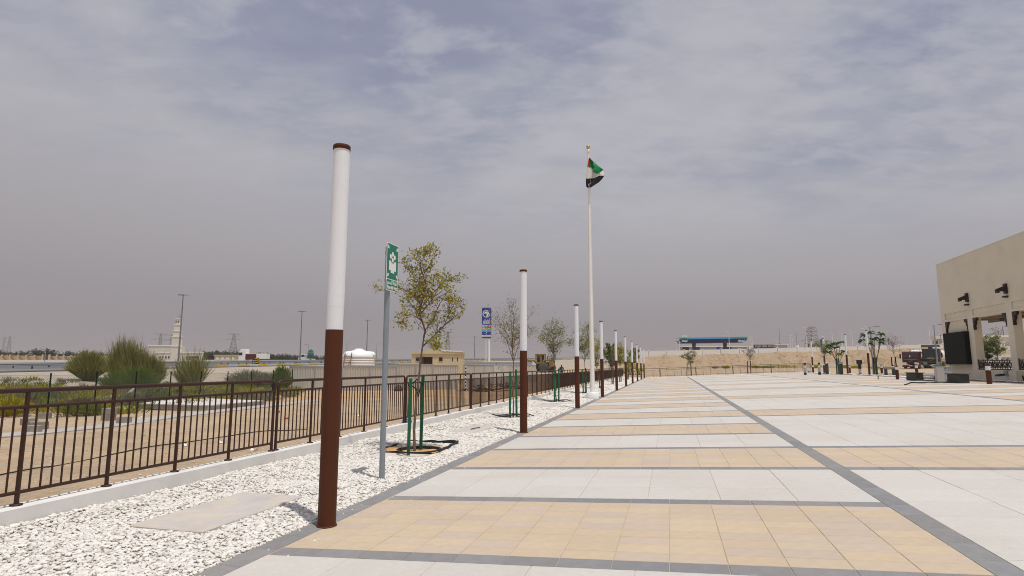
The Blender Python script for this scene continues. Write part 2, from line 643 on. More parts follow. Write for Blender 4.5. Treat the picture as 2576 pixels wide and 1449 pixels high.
def thing(name, label, cat, loc=(0, 0, 0), rz=0.0, group=None):
    o = bpy.data.objects.new(name, None)
    o.empty_display_size = 0.2
    col.objects.link(o)
    o.location = loc
    o.rotation_euler = (0, 0, rz)
    return tag(o, label, cat, group)


def structure(o):
    o['kind'] = 'structure'
    return o


def stuff(o):
    o['kind'] = 'stuff'
    return o


KIDS = {}


def dup(root, loc, rz=None, label=None, scale=None, rot=None):
    kids = {}
    for o in list(bpy.data.objects):
        if o.parent:
            kids.setdefault(o.parent.name, []).append(o)
    return _dup(root, None, kids, loc, rz, label, scale, rot)


def _dup(root, parent, kids, loc=None, rz=None, label=None, scale=None, rot=None):
    c = root.copy()
    col.objects.link(c)
    c.parent = parent
    if loc is not None:
        c.location = loc
    if rz is not None:
        c.rotation_euler = (0, 0, rz)
    if rot is not None:
        c.rotation_euler = rot
    if scale is not None:
        c.scale = (scale,) * 3 if isinstance(scale, (int, float)) else scale
    if label:
        c['label'] = label
    for k in kids.get(root.name, []):
        _dup(k, c, kids)
    return c


def lettering(name, txt, size, M, m, parent, depth=0.002, width=None, bold=0.0, align='CENTER'):
    cu = bpy.data.curves.new(name, 'FONT')
    cu.body = txt
    cu.size = size
    cu.align_x = align
    cu.align_y = 'CENTER'
    cu.extrude = depth
    cu.offset = bold
    cu.resolution_u = 3
    t = bpy.data.objects.new(name, cu)
    col.objects.link(t)
    bpy.context.view_layer.update()
    me = bpy.data.meshes.new_from_object(t.evaluated_get(bpy.context.evaluated_depsgraph_get()))
    bpy.data.objects.remove(t)
    xs = [v.co.x for v in me.vertices]
    if width and xs:
        k = width / max(1e-6, max(xs) - min(xs))
        me.transform(Matrix.Scale(k, 4, Vector((1, 0, 0))))
    me.transform(M)
    return link(name, me, m, parent)


FACE = Matrix.Rotation(math.pi / 2, 4, 'X')          # lettering upright, facing local -y


def at(x, y, z):
    return Matrix.Translation((x, y, z)) @ FACE


def nth(i):
    return ['first', 'second', 'third', 'fourth', 'fifth', 'sixth', 'seventh', 'eighth', 'ninth', 'tenth', 'eleventh',
            'twelfth', 'thirteenth', 'fourteenth', 'fifteenth', 'sixteenth', 'seventeenth', 'eighteenth', 'nineteenth', 'twentieth'][i]


def npmesh(name, V, F, tone=None, smooth=False):
    """mesh from arrays; F is (n, k); tone is one value per face"""
    me = bpy.data.meshes.new(name)
    nv, (nf, k) = len(V), F.shape
    me.vertices.add(nv)
    me.vertices.foreach_set('co', np.ascontiguousarray(V, dtype=np.float32).ravel())
    me.loops.add(nf * k)
    me.loops.foreach_set('vertex_index', np.ascontiguousarray(F, dtype=np.int32).ravel())
    me.polygons.add(nf)
    me.polygons.foreach_set('loop_start', np.arange(0, nf * k, k, dtype=np.int32))
    me.polygons.foreach_set('use_smooth', np.full(nf, smooth))
    if tone is not None:
        a = me.attributes.new('tone', 'FLOAT', 'FACE')
        a.data.foreach_set('value', np.ascontiguousarray(tone, dtype=np.float32))
    me.update(calc_edges=True)
    me.validate()
    return me


# ================================================================ ground
def ground():
    xs = list(np.arange(-46, 76.01, 0.75))
    x = xs[-1]
    st = 1.2
    while x < 1600:
        x += st
        st = min(st * 1.18, 130)
        xs.append(x)
    x, st = xs[0], 1.2
    while x > -1700:
        x -= st
        st = min(st * 1.14, 130)
        xs.insert(0, x)
    ys = list(np.arange(-14, 66.01, 0.8)) + list(np.arange(67.2, 134, 1.15))
    y, st = ys[-1], 2.0
    while y < 2600:
        y += st
        st = min(st * 1.13, 160)
        ys.append(y)
    y, st = ys[0], 4.0
    while y > -400:
        y -= st
        st *= 1.5
        ys.insert(0, y)
    nx, ny = len(xs), len(ys)
    V = np.zeros((ny, nx, 3))
    C = np.zeros((ny, nx, 4))
    C[..., 3] = 1
    sand, rock, bank, osand = (np.array(c) for c in ((0.475, 0.355, 0.235), (0.40, 0.345, 0.275), (0.385, 0.285, 0.185), (0.52, 0.335, 0.18)))
    for j, y in enumerate(ys):
        for i, x in enumerate(xs):
            z = ter(x, y)
            t, s = to_ts(x, y)
            if -3.05 < s < 20.2 and -40 < t < 84.7:
                z -= 0.14
            V[j, i] = (x, y, z)
            c = x - 0.3 * y
            k = rock * 1.0 if False else sand
            w = sst(-c, 24, 36) * (1 if s < -3 else 0)
            k = sand * (1 - w) + rock * w
            if s > -6 and t > 112:
                w = sst(t, 112, 117)
                k = k * (1 - w) + bank * w
            if s < -3:
                w = sst(y, 26, 36) * (1 - sst(y, 60, 75)) * (1 - sst(-c, 24, 32)) * (0.5 + 0.5 * sst(vnoise(x * .25, y * .25), .3, .7))
                k = k * (1 - w) + osand * w
            C[j, i, :3] = k
    idx = np.arange(nx * ny).reshape(ny, nx)
    F = np.stack([idx[:-1, :-1], idx[:-1, 1:], idx[1:, 1:], idx[1:, :-1]], -1).reshape(-1, 4)
    me = npmesh('ground', V.reshape(-1, 3), F, smooth=True)
    a = me.attributes.new('soil', 'FLOAT_COLOR', 'POINT')
    a.data.foreach_set('color', C.reshape(-1).astype(np.float32))
    m = bpy.data.materials.new('desert_soil')
    m.use_nodes = True
    n, l = m.node_tree.nodes, m.node_tree.links
    b = n['Principled BSDF']
    b.inputs['Roughness'].default_value = 0.97
    b.inputs['Specular IOR Level'].default_value = 0.1
    geo = n.new('ShaderNodeNewGeometry')
    at_ = n.new('ShaderNodeAttribute')
    at_.attribute_name = 'soil'

    def noise(sc_, det, r=0.62):
        t = n.new('ShaderNodeTexNoise')
        t.inputs['Scale'].default_value = sc_
        t.inputs['Detail'].default_value = det
        t.inputs['Roughness'].default_value = r
        l.new(geo.outputs['Position'], t.inputs['Vector'])
        return t.outputs[0]

    def rng(v, a0, a1, b0, b1):
        x = n.new('ShaderNodeMapRange')
        l.new(v, x.inputs[0])
        for q, w in zip((1, 2, 3, 4), (a0, a1, b0, b1)):
            x.inputs[q].default_value = w
        return x.outputs[0]
    h1 = n.new('ShaderNodeHueSaturation')
    l.new(at_.outputs['Color'], h1.inputs['Color'])
    l.new(rng(noise(0.55, 7), 0.3, 0.7, 0.84, 1.14), h1.inputs['Value'])
    h2 = n.new('ShaderNodeHueSaturation')
    l.new(h1.outputs[0], h2.inputs['Color'])
    l.new(rng(noise(7, 6, 0.7), 0.3, 0.7, 0.80, 1.16), h2.inputs['Value'])
    l.new(rng(noise(2.3, 4), 0.35, 0.65, 0.82, 1.1), h2.inputs['Saturation'])
    l.new(h2.outputs[0], b.inputs['Base Color'])
    bp = n.new('ShaderNodeBump')
    bp.inputs['Strength'].default_value = 0.8
    bp.inputs['Distance'].default_value = 0.10
    ad = n.new('ShaderNodeMath')
    ad.operation = 'ADD'
    l.new(noise(5.5, 8, 0.7), ad.inputs[0])
    l.new(noise(1.1, 4, 0.6), ad.inputs[1])
    l.new(ad.outputs[0], bp.inputs['Height'])
    l.new(bp.outputs[0], b.inputs['Normal'])
    structure(link('ground', me, m))


ground()


def bank():
    S = np.arange(-5, 78, 0.42)
    Tt = np.concatenate([np.arange(115.5, 117, .5), np.arange(117, 125.4, 0.3)])
    V = []
    for t in Tt:
        for s in S:
            p = O + D * float(t) + R * float(s)
            z = ter(p.x, p.y)
            f = sst(t, 117.2, 119.2) * (1 - sst(t, 124.0, 125.2))
            g = abs(vnoise(s * .8 + .5 * vnoise(s, t), 3.3 + t * .08) - .5) * 2
            z += f * (0.55 * (g - .55) + .35 * (vnoise(s * 2.3, t * 1.4) - .5) + .22 * (vnoise(s * 5.1, t * 3.7) - .5)) + 0.05 * sst(t, 115.5, 117)
            V.append((p.x, p.y, z + .02))
    n, m_ = len(Tt), len(S)
    idx = np.arange(n * m_).reshape(n, m_)
    F = np.stack([idx[:-1, :-1], idx[:-1, 1:], idx[1:, 1:], idx[1:, :-1]], -1).reshape(-1, 4)
    me = npmesh('sand_bank', np.array(V), F, smooth=False)
    structure(link('sand_bank', me, mat('bank_soil', (.385, .285, .185), .97, .22, 1.6, bump=.9, bscale=3.0, bdist=.25, c2=(.30, .215, .14), mixscale=.7, mixlo=.5, mixhi=.72, obj_coord=False)))


bank()

# ---------------------------------------------------------------- the paved plaza
T0, BAND = 5.47, 2.14
K0, K1 = -3, 36
S_IN, S_A0, S_A1, S_B0, S_B1, S_OUT = -0.11, 5.25, 5.46, 13.30, 13.51, 19.60
GAP = 0.0045


def plaza():
    root_bm = MB()
    ss = [-0.34, 0, 2.6, 5.3, 7.5, 10, 13.4, 16.5, 19.82]
    tt = [T0 + BAND * K0 - 0.1, T0 + BAND * K1 + 0.12]
    vs = [(t, -s, zof(s) - 0.005) for t in tt for s in ss]
    n = len(ss)
    root_bm.add(vs, [(i, n + i, n + i + 1, i + 1) for i in range(n - 1)])
    for s in (ss[0], ss[-1]):                                     # outer edges go down into the ground
        z = zof(s) - 0.005
        root_bm.add([(tt[0], -s, z), (tt[1], -s, z), (tt[1], -s, z - .2), (tt[0], -s, z - .2)], [(0, 1, 2, 3)])
    root = structure(root_bm.build('plaza', M_BED, None, O, rot=(0, 0, RZ)))
    tiles = {'white_paver': [], 'orange_paver': [], 'grey_paver': []}
    G = 0.107

    def fill(kind, t0, t1, s0, s1, w, rows, stag=False):
        wide = s1 - s0
        nc = max(1, round(wide / w))
        d = (t1 - t0) / rows
        cw = wide / nc
        for r in range(rows):
            for c in range(nc):
                tiles[kind].append((t0 + d * (r + .5), s0 + cw * (c + .5), d, cw))

    for k in range(K0, K1):
        a, b = T0 + BAND * k + G, T0 + BAND * (k + 1) - G
        for (s0, s1) in ((S_IN, S_A0), (S_B1, S_OUT)):
            if k % 2 == 0:
                fill('orange_paver', a, b, s0, s1, 0.412, 9)
            else:
                fill('white_paver', a, b, s0, s1, 0.824, 3)
            fill('grey_paver', b, b + 2 * G, s0, s1, 0.412, 1)
        if k % 4 == 2:
            fill('orange_paver', a, b, S_A1, S_B0, 0.412, 9)
            fill('grey_paver', b, b + 2 * G, S_A1, S_B0, 0.412, 1)
            fill('grey_paver', a - 2 * G, a, S_A1, S_B0, 0.412, 1)
        elif k % 4 == 3:
            t0, t1 = a, min(T0 + BAND * (k + 3) - G, T0 + BAND * K1 - G)
            fill('white_paver', t0, t1, S_A1, S_B0, 0.824, 10 if t1 - t0 > 5 else 3)
        elif k == K0:
            pass
    fill('white_paver', T0 + BAND * -3 + G, T0 + BAND * -2 - G, S_A1, S_B0, 0.824, 3)
    tA, tB = T0 + BAND * K0, T0 + BAND * K1
    nn = round((tB - tA) / 0.428)
    for s0, s1 in ((-0.33, S_IN), (S_A0, S_A1), (S_B0, S_B1), (S_OUT, 19.81)):
        fill('grey_paver', tA, tB, s0, s1, s1 - s0, nn)

    eye = Vector((0, 0, EYE))
    fwd = Vector((0, _c, _s))
    meshes = {}
    for kind, lst in tiles.items():
        def show(q):
            p = ts(q[0], q[1]) - eye
            zc = p.dot(fwd)
            if zc < 1.0:
                return 1e9
            u = FOC * p.x / zc
            v = -FOC * (p.z * _c - p.y * _s) / zc
            if abs(u) > CX + 40 or v > CY + 30:
                return 1e9
            return zc / math.sqrt(q[2] * q[3])
        lst.sort(key=show)
        m = {'white_paver': M_WHITE_T, 'orange_paver': M_ORANGE_T, 'grey_paver': M_GREY_T}[kind]
        for q in lst[:300]:
            t, s, d, w = q
            key = (kind, round(d, 3), round(w, 3))
            if key not in meshes:
                b = MB().box(-d / 2 + GAP / 2, d / 2 - GAP / 2, -w / 2 + GAP / 2, w / 2 - GAP / 2, -0.05, 0)
                me = b.mesh(kind, bev=0.0035)
                me.materials.append(m)
                meshes[key] = me
            o = bpy.data.objects.new(kind, meshes[key])
            col.objects.link(o)
            o.parent = root
            h = (hsh(t * 3.1, s * 1.7) - 0.5) * 0.0022
            o.location = (t, -s, zof(s) + h)
            sl = 0.045 - 0.0006 * max(0, s) if s > 0 else 0
            o.rotation_euler = (math.atan(-sl), 0, 0)
        rest = lst[300:]
        N = len(rest)
        A = np.array([(t, -s, d / 2 - GAP / 2, w / 2 - GAP / 2, zof(s), 0.045 - 0.0006 * max(0, s) if s > 0 else 0) for t, s, d, w in rest])
        V = np.zeros((N, 8, 3))
        for i, (sx, sy, dzz) in enumerate([(-1, -1, 0), (1, -1, 0), (1, 1, 0), (-1, 1, 0), (-1, -1, -.04), (1, -1, -.04), (1, 1, -.04), (-1, 1, -.04)]):
            V[:, i, 0] = A[:, 0] + sx * A[:, 2]
            V[:, i, 1] = A[:, 1] + sy * A[:, 3]
            V[:, i, 2] = A[:, 4] - A[:, 5] * sy * A[:, 3] + dzz
        fq = np.array([(0, 1, 2, 3), (0, 4, 5, 1), (1, 5, 6, 2), (2, 6, 7, 3), (3, 7, 4, 0)])
        F = (np.arange(N)[:, None, None] * 8 + fq[None]).reshape(-1, 4)
        tone = np.repeat(RNG.random(N), 5)
        stuff(link(kind + 's', npmesh(kind + 's', V.reshape(-1, 3), F, tone), m, root))


plaza()

# ---------------------------------------------------------------- gravel strip, kerb, slabs, tree pits
SLABS = [(5.75, 7.35, -2.02, -1.14), (14.35, 16.3, -2.02, -1.3), (23.2, 25.4, -2.02, -1.25)]
TREE_T = [11.2, 19.1, 27.35, 35.5, 43.7, 52.5, 62.0, 72.0]
PITS = [(t - 0.62, t + 0.62, -2.12, -0.98) for t in TREE_T]


def gz(t, s):
    z = 0.012 + 0.05 * (vnoise(t * 1.1, s * 1.3) - 0.5) + 0.03 * (vnoise(t * 3.3, s * 3.1 + 7) - 0.5)
    edge = sst(-s, 0.33, 0.7)
    z = z * edge - 0.012 * (1 - edge) + 0.045 * sst(-s, 2.2, 2.9)
    for (a, b, c, d) in SLABS + PITS[:3]:
        f = max(a - t, t - b, c - s, s - d)
        if f < 0.22:
            z = lerp(-0.015, z, sst(f, 0.0, 0.22))
    return z


def gravel():
    t = np.arange(0, 84.61, 0.22)
    s = np.arange(-2.98, -0.32, 0.14)
    s[-1] = -0.335
    V = np.array([(a, -b, gz(a, b) - 0.012) for a in t for b in s])
    idx = np.arange(len(t) * len(s)).reshape(len(t), len(s))
    F = np.stack([idx[:-1, :-1], idx[:-1, 1:], idx[1:, 1:], idx[1:, :-1]], -1).reshape(-1, 4)
    structure(link('gravel_bed', npmesh('gravel_bed', V, F, smooth=True), M_GBED, None, O, (0, 0, RZ)))
    bm = bmesh.new()
    bmesh.ops.create_icosphere(bm, subdivisions=1, radius=1)
    bv = np.array([v.co for v in bm.verts])
    bf = np.array([[v.index for v in f.verts] for f in bm.faces])
    bm.free()
    ov = np.array([(1, 0, 0), (0, 1, 0), (-1, 0, 0), (0, -1, 0), (0, 0, 1), (0, 0, -1)], float)
    of = np.array([(0, 1, 4), (1, 2, 4), (2, 3, 4), (3, 0, 4), (1, 0, 5), (2, 1, 5), (3, 2, 5), (0, 3, 5)])

    def strew(t0, t1, s0, s1, n, size, bv, bf, zfun, par, name, dark=0.03):
        T = t0 + (t1 - t0) * RNG.random(n)
        S = s0 + (s1 - s0) * RNG.random(n)
        keep = np.ones(n, bool)
        for (a, b, c, d) in SLABS + PITS:
            e = 0.28 * np.array([vnoise(q_ * 3.2, w_ * 3.2) for q_, w_ in zip(T, S)]) - .02 if (b - a) > 1.3 else 0.03
            keep &= ~((T > a + e) & (T < b - e) & (S > c + e) & (S < d - e))
        T, S = T[keep], S[keep]
        n = len(T)
        sz = size * (0.55 + 0.9 * RNG.random(n) ** 1.6)
        V = bv[None] * (1 + 0.42 * (RNG.random((n, len(bv), 1)) - 0.5))
        V = V * np.stack([np.ones(n), 0.62 + 0.3 * RNG.random(n), 0.28 + 0.24 * RNG.random(n)], -1)[:, None] * sz[:, None, None]
        ax, az = (RNG.random(n) - 0.5) * 1.1, RNG.random(n) * 6.283
        ca, sa, cz, sz_ = np.cos(ax)[:, None], np.sin(ax)[:, None], np.cos(az)[:, None], np.sin(az)[:, None]
        y, z = V[..., 1] * ca - V[..., 2] * sa, V[..., 1] * sa + V[..., 2] * ca
        x, y = V[..., 0] * cz - y * sz_, V[..., 0] * sz_ + y * cz
        Z = np.array([zfun(a, b) for a, b in zip(T, S)])
        V = np.stack([x + T[:, None], y - S[:, None], z + (Z + sz * 0.22 * RNG.random(n))[:, None]], -1)
        F = (np.arange(n)[:, None, None] * len(bv) + bf[None]).reshape(-1, 3)
        tone = np.repeat(RNG.random(n), len(bf))
        o = link(name, npmesh(name, V.reshape(-1, 3), F, tone), M_STONE, par, O, (0, 0, RZ))
        return stuff(o)

    tag(strew(3.2, 13.5, -2.92, -0.36, 46000, 0.0215, bv, bf, gz, None, 'gravel'), 'white crushed stones strewn beside the low white kerb', 'gravel')
    tag(strew(13.5, 30, -2.92, -0.36, 26000, 0.034, ov, of, gz, None, 'gravel'), 'white crushed stones around the second and third staked tree', 'gravel')
    tag(strew(30, 84, -2.92, -0.36, 26000, 0.06, ov, of, gz, None, 'gravel'), 'white crushed stones running on past the flagpole', 'gravel')
    # white stones along the far right side of the plaza
    zr = lambda a, b: zof(20) + 0.03 + 0.04 * (vnoise(a, b) - .5)
    tag(strew(24, 92, 19.86, 21.0, 9000, 0.07, ov, of, zr, None, 'gravel'), 'white crushed stones between the plaza edge and the sand coloured building', 'gravel')
    tag(strew(83.2, 84.9, -0.3, 20, 3500, 0.07, ov, of, lambda a, b: zof(b) - 0.02, None, 'gravel'), 'white crushed stones along the far plaza fence', 'gravel')


gravel()


def stray():
    m = MB()
    for k in range(150):
        t = 4.2 + 22 * hsh(k, 1) ** 1.5
        s = -0.33 + 0.75 * hsh(k, 2) ** 2.5
        p = ts(t, s)
        r_ = .006 + .012 * hsh(k, 3)
        a = k * 1.3
        m.add([(p.x + r_ * math.cos(a), p.y + r_ * math.sin(a), p.z), (p.x + r_ * math.cos(a + 2), p.y + r_ * math.sin(a + 2), p.z), (p.x + r_ * math.cos(a + 4.2), p.y + r_ * math.sin(a + 4.2), p.z), (p.x, p.y, p.z + r_ * .9)],
              [(0, 1, 3), (1, 2, 3), (2, 0, 3)])
    stuff(tag(m.build('stray_chips', M_STONE, None), 'stray white stone chips scattered over the grey paving edge', 'stones'))


stray()

KERB_Z, KS0, KS1 = 0.22, -3.14, -2.93
kb = MB()
for i in range(18):
    a, b = -0.6 + 4.9 * i, -0.6 + 4.9 * (i + 1) - 0.008
    if i == 17:
        b = 84.9
    kb.box(a, b, -KS1, -KS0, -0.3, KERB_Z)
structure(kb.build('kerb', M_KERB, None, O, bev=0.012, rot=(0, 0, RZ)))
kb = MB().box(84.78, 84.98, -20.3, 3.14, -0.3, 0.02)
for q in range(0, 12):
    s0, s1 = -3.1 + q * 1.95, -3.1 + (q + 1) * 1.95
    kb.box(84.76, 85.0, -s1, -s0 - .004, -0.3, zof(max(0, (s0 + s1) / 2)) + 0.05)
structure(kb.build('far_kerb', M_KERB, None, O, rot=(0, 0, RZ)))

SL_LABEL = ['flat pinkish concrete slab set in the white gravel beside the nearest light column',
            'flat concrete slab in the gravel beyond the yellow leaved staked tree',
            'flat concrete slab in the gravel just before the third staked tree']
for (a, b, c, d), lb in zip(SLABS, SL_LABEL):
    m = MB()
    z0, z1 = -0.06, 0.012
    m.box(a, b, -d, -c, z0, z1)
    tag(m.build('concrete_slab', M_SLAB, None, O, bev=0.01, rot=(0, 0, RZ)), lb, 'slab', 'slabs set in the gravel')
tag(MB().tube([(-.16, 0, 0), (.05, .01, .008), (.2, -.02, 0.01)], 0.012, 6).build('rubber_strip', M_BLACK, None, ts(15.1, -1.55, 0.03), rot=(0, 0, 1.0)),
    'short black rubber strip lying on the second gravel slab', 'strip')

# ================================================================ light columns
COL_T = [6.28 + 8.52 * i for i in range(10)]


def light_column(label):
    r = thing('light_column', label, 'light column', (0, 0, 0), RZ, 'light columns')
    MB().lathe([(0.090, 0), (0.090, 1.957)], 28).build('base_tube', M_BROWN, r)
    d = MB().lathe([(0.0855, 1.957), (0.0855, 3.91)], 28).build('diffuser', M_DIFF, r)
    sm = MB()
    for a in (-0.95, -1.12):
        x, y = 0.0855 * math.cos(a), 0.0855 * math.sin(a)
        sm.tube([(x, y, 2.2), (x, y, 3.905)], 0.0028, 5)
    sm.build('seam', M_WHITE, d)
    MB().lathe([(0.0862, 2.195), (0.0862, 2.2)], 28).build('joint_ring', M_WHITE, d)
    MB().lathe([(0.082, 3.91), (0.093, 3.912), (0.093, 3.955), (0.088, 3.962)], 28).build('cap', M_BROWN, r)
    MB().lathe([(0.102, 0.0), (0.102, 0.008), (0.092, 0.012)], 28).build('flange', M_BROWN, r)
    return r


COL_LABEL = ['tall round light column with white top and brown base nearest the camera beside the green sign'] + \
    ['%s white topped brown light column counted from the camera along the left gravel edge' % nth(i) for i in range(1, 10)]
lc0 = light_column(COL_LABEL[0])
lc0.location = ts(COL_T[0], -0.13, 0.0)
for i in range(1, 10):
    dup(lc0, ts(COL_T[i], -0.21, 0.0), None, COL_LABEL[i])
RC = [(31.3, 51.6, 'nearest white topped light column of the right row, beside the frangipani with wrapped stakes'),
      (33.0, 57.9, 'second nearest light column of the right row, in front of the dark bollard'),
      (35.2, 66.2, 'third nearest light column of the right row, beside the grey olive tree'),
      (37.4, 73.2, 'farthest light column of the right row, beside a short bollard and a white wall')]
for x, y, lb in RC:
    dup(lc0, Vector((x, y, zof(19.8))), None, lb)

# ================================================================ brown rail fence
PL = 4.8


def fence_panel(label):
    r = thing('fence_panel', label, 'fence panel', (0, 0, 0), RZ, 'brown rail fence panels')
    top = [(0.0, 0, 0.985), (0.0, 0, 1.05), (0.02, 0, 1.098), (0.07, 0, 1.12), (PL - 0.07, 0, 1.12), (PL - 0.02, 0, 1.098), (PL, 0, 1.05), (PL, 0, 0.985)]
    MB().tube(top, 0.0245, 10).build('top_rail', M_FENCE, r)
    MB().tube([(0, 0, 0.955), (PL, 0, 0.955)], 0.0185, 8).build('middle_rail', M_FENCE, r)
    MB().tube([(0, 0, 0.125), (PL, 0, 0.125)], 0.0185, 8).build('bottom_rail', M_FENCE, r)
    pm = MB().tube([(0, 0, 0.012), (0, 0, 1.0)], 0.0235, 10).mesh('post')
    pm2 = MB().tube([(0, 0, 0.012), (0, 0, 1.11)], 0.0215, 10).mesh('post')
    fm = MB().lathe([(0.055, 0), (0.055, 0.014), (0.03, 0.02)], 12).mesh('foot')
    bm_ = MB().tube([(0, 0, 0.13), (0, 0, 0.95)], 0.0105, 6, caps=False).mesh('baluster')
    for m in (pm, pm2, fm, bm_):
        m.materials.append(M_FENCE)
    for k in range(6):
        p = link('post', pm if k in (0, 5) else pm2, None, r, (PL / 5 * k, 0, 0))
        link('foot', fm, None, p)
    for k in range(5):
        for j in range(8):
            link('baluster', bm_, None, r, (PL / 5 * (k + (j + 1) / 9), 0, 0))
    return r


nP = 17
fp0 = fence_panel('brown rail fence panel at the left picture edge, nearest the camera')
fp0.location = ts(4.42, -3.03, KERB_Z)
for k in range(1, nP):
    t0 = 4.42 + 4.9 * k
    if t0 > 82:
        break
    lb = ('brown rail fence panel behind the nearest light column and the green sign' if k == 1 else
          'brown rail fence panel behind the yellow leaved staked tree' if k == 2 else
          '%s brown rail fence panel along the white kerb counted from the camera' % nth(k))
    dup(fp0, ts(t0, -3.03, KERB_Z), None, lb)
for k in range(5):
    s0 = -2.9 + 4.75 * k
    z0, z1 = zof(s0) + 0.06, zof(s0 + PL) + 0.06
    pos = O + D * 84.88 + R * s0
    pos.z = z0
    fl = ['where it meets the left fence', 'behind the last light columns', 'behind the tree with leaning stakes',
          'just past its middle', 'at its free right end']
    dup(fp0, pos, None, 'far brown rail fence panel across the plaza end ' + fl[k], rot=(0, -math.atan((z1 - z0) / PL), -ANG))

# ================================================================ assembly point sign
sg = thing('assembly_point_sign', 'green and white assembly point sign on a grey round pole', 'sign', ts(8.5, -0.68, 0.0), RZ)
MB().tube([(0, 0, -0.05), (0, 0, 3.31)], 0.0395, 16).build('pole', M_GSTEEL, sg)
PX0, PX1, PZ0, PZ1 = -0.15, 0.22, 2.66, 3.36
yb = -0.052


def rrect(x0, x1, z0, z1, r, n=4):
    pts = []
    for cx_, cz_, a0 in ((x1 - r, z1 - r, 0), (x0 + r, z1 - r, 90), (x0 + r, z0 + r, 180), (x1 - r, z0 + r, 270)):
        for i in range(n + 1):
            a = rad(a0 + 90 * i / n)
            pts.append((cx_ + r * math.cos(a), cz_ + r * math.sin(a)))
    return pts


pn = MB().prism(rrect(PX0, PX1, PZ0, PZ1, 0.03), yb, yb - 0.003).build('panel', M_WHITE, sg)
MB().prism(rrect(PX0 + .012, PX1 - .012, 2.835, PZ1 - .012, 0.02), yb - .003, yb - .0045).build('green_field', M_SIGNG, pn)
MB().prism(rrect(PX0 + .012, PX1 - .012, PZ0 + .012, 2.822, 0.02), yb - .003, yb - .0045).build('green_field', M_SIGNG, pn)
xc = (PX0 + PX1) / 2
pic = MB()
for dx, dz_ in ((0, .155), (-.062, .115), (.062, .115), (0, .07)):
    pts = [(xc + dx + .031 * math.cos(a * math.pi / 8), 3.05 + dz_ + .036 * math.sin(a * math.pi / 8)) for a in range(16)]
    pic.prism(pts, yb - .0045, yb - .006)
pic.prism([(xc - .11, 2.960), (xc - .11, 3.095), (xc - .085, 3.105), (xc - .045, 3.090), (xc - .03, 3.070), (xc + .03, 3.070), (xc + .045, 3.090),
           (xc + .085, 3.105), (xc + .11, 3.095), (xc + .11, 2.960), (xc + .055, 2.960), (xc + .055, 2.925), (xc - .055, 2.925), (xc - .055, 2.960)],
          yb - .0045, yb - .006)
pic.build('people_symbol', M_WHITE, pn)
for sx, sz in ((-1, 1), (1, 1), (-1, -1), (1, -1)):
    ar = MB()
    ang = math.atan2(-sz, -sx)
    c0 = Vector((xc + sx * 0.14, 3.09 + sz * 0.205))
    pts = [(-.035, -.010), (.0, -.010), (.0, -.028), (.038, 0), (.0, .028), (.0, .010), (-.035, .010)]
    rot = [(c0.x + a * math.cos(ang) - b * math.sin(ang), c0.y + a * math.sin(ang) + b * math.cos(ang)) for a, b in pts]
    ar.prism(rot, yb - .0045, yb - .006)
    ar.build('arrow', M_WHITE, pn)
lettering('arabic_lettering', '\uFECA\uFEE4\uFEA0\uFE98\uFEDF\uFE8D \uFE94\uFEC4\uFED8\uFEE7', 0.085, at(xc, yb - .0055, 2.782), M_WHITE, pn, 0.001, 0.30, 0.001)
lettering('english_lettering', 'Assembly Point', 0.075, at(xc, yb - .0055, 2.708), M_WHITE, pn, 0.001, 0.325, 0.001)
for z in (2.82, 3.22):
    cl_ = MB().lathe([(0.044, -0.014), (0.044, 0.014)], 16, (0, 0, z))
    cl_.box(-0.02, 0.02, -0.05, -0.036, z - .012, z + .012)
    cl_.build('clamp', M_GSTEEL, sg)


# ================================================================ foliage makers
def blades(P0, P1, W, bend=0.0, seg=2):
    """flat tapering blades from P0 to P1 (arrays n x 3), W = half width"""
    n = len(P0)
    d = P1 - P0
    L = np.linalg.norm(d, axis=1, keepdims=True) + 1e-9
    r = RNG.normal(size=(n, 3))
    sd = np.cross(d, r)
    sd /= np.linalg.norm(sd, axis=1, keepdims=True) + 1e-9
    sag = np.zeros((n, 3))
    sag[:, 2] = -bend * L[:, 0]
    W = np.asarray(W).reshape(-1, 1)
    m = (P0 + P1) / 2 - sag * 0.5
    V = np.stack([P0 - sd * W * .5, P0 + sd * W * .5, m + sd * W, m - sd * W, P1 + sag], 1)
    base = np.arange(n)[:, None] * 5
    F = np.concatenate([base + np.array([[0, 1, 2]]), base + np.array([[0, 2, 3]]), base + np.array([[3, 2, 4]])], 0)
    return V.reshape(-1, 3), F, np.tile(np.arange(n), 3)


def leaf_cloud(C, size, wid, up=0.15, dirs=None):
    """diamond leaves at centres C"""
    n = len(C)
    d = RNG.normal(size=(n, 3)) if dirs is None else dirs + 0.6 * RNG.normal(size=(n, 3))
    d[:, 2] -= up
    d /= np.linalg.norm(d, axis=1, keepdims=True)
    r = RNG.normal(size=(n, 3))
    s = np.cross(d, r)
    s /= np.linalg.norm(s, axis=1, keepdims=True)
    L = (size * (0.7 + 0.6 * RNG.random(n)))[:, None]
    Wd = L * wid
    V = np.stack([C, C + d * L * .5 + s * Wd, C + d * L, C + d * L * .5 - s * Wd], 1).reshape(-1, 3)
    b = np.arange(n)[:, None] * 4
    F = np.concatenate([b + np.array([[0, 1, 2]]), b + np.array([[0, 2, 3]])], 0)
    return V, F, np.tile(np.arange(n), 2)


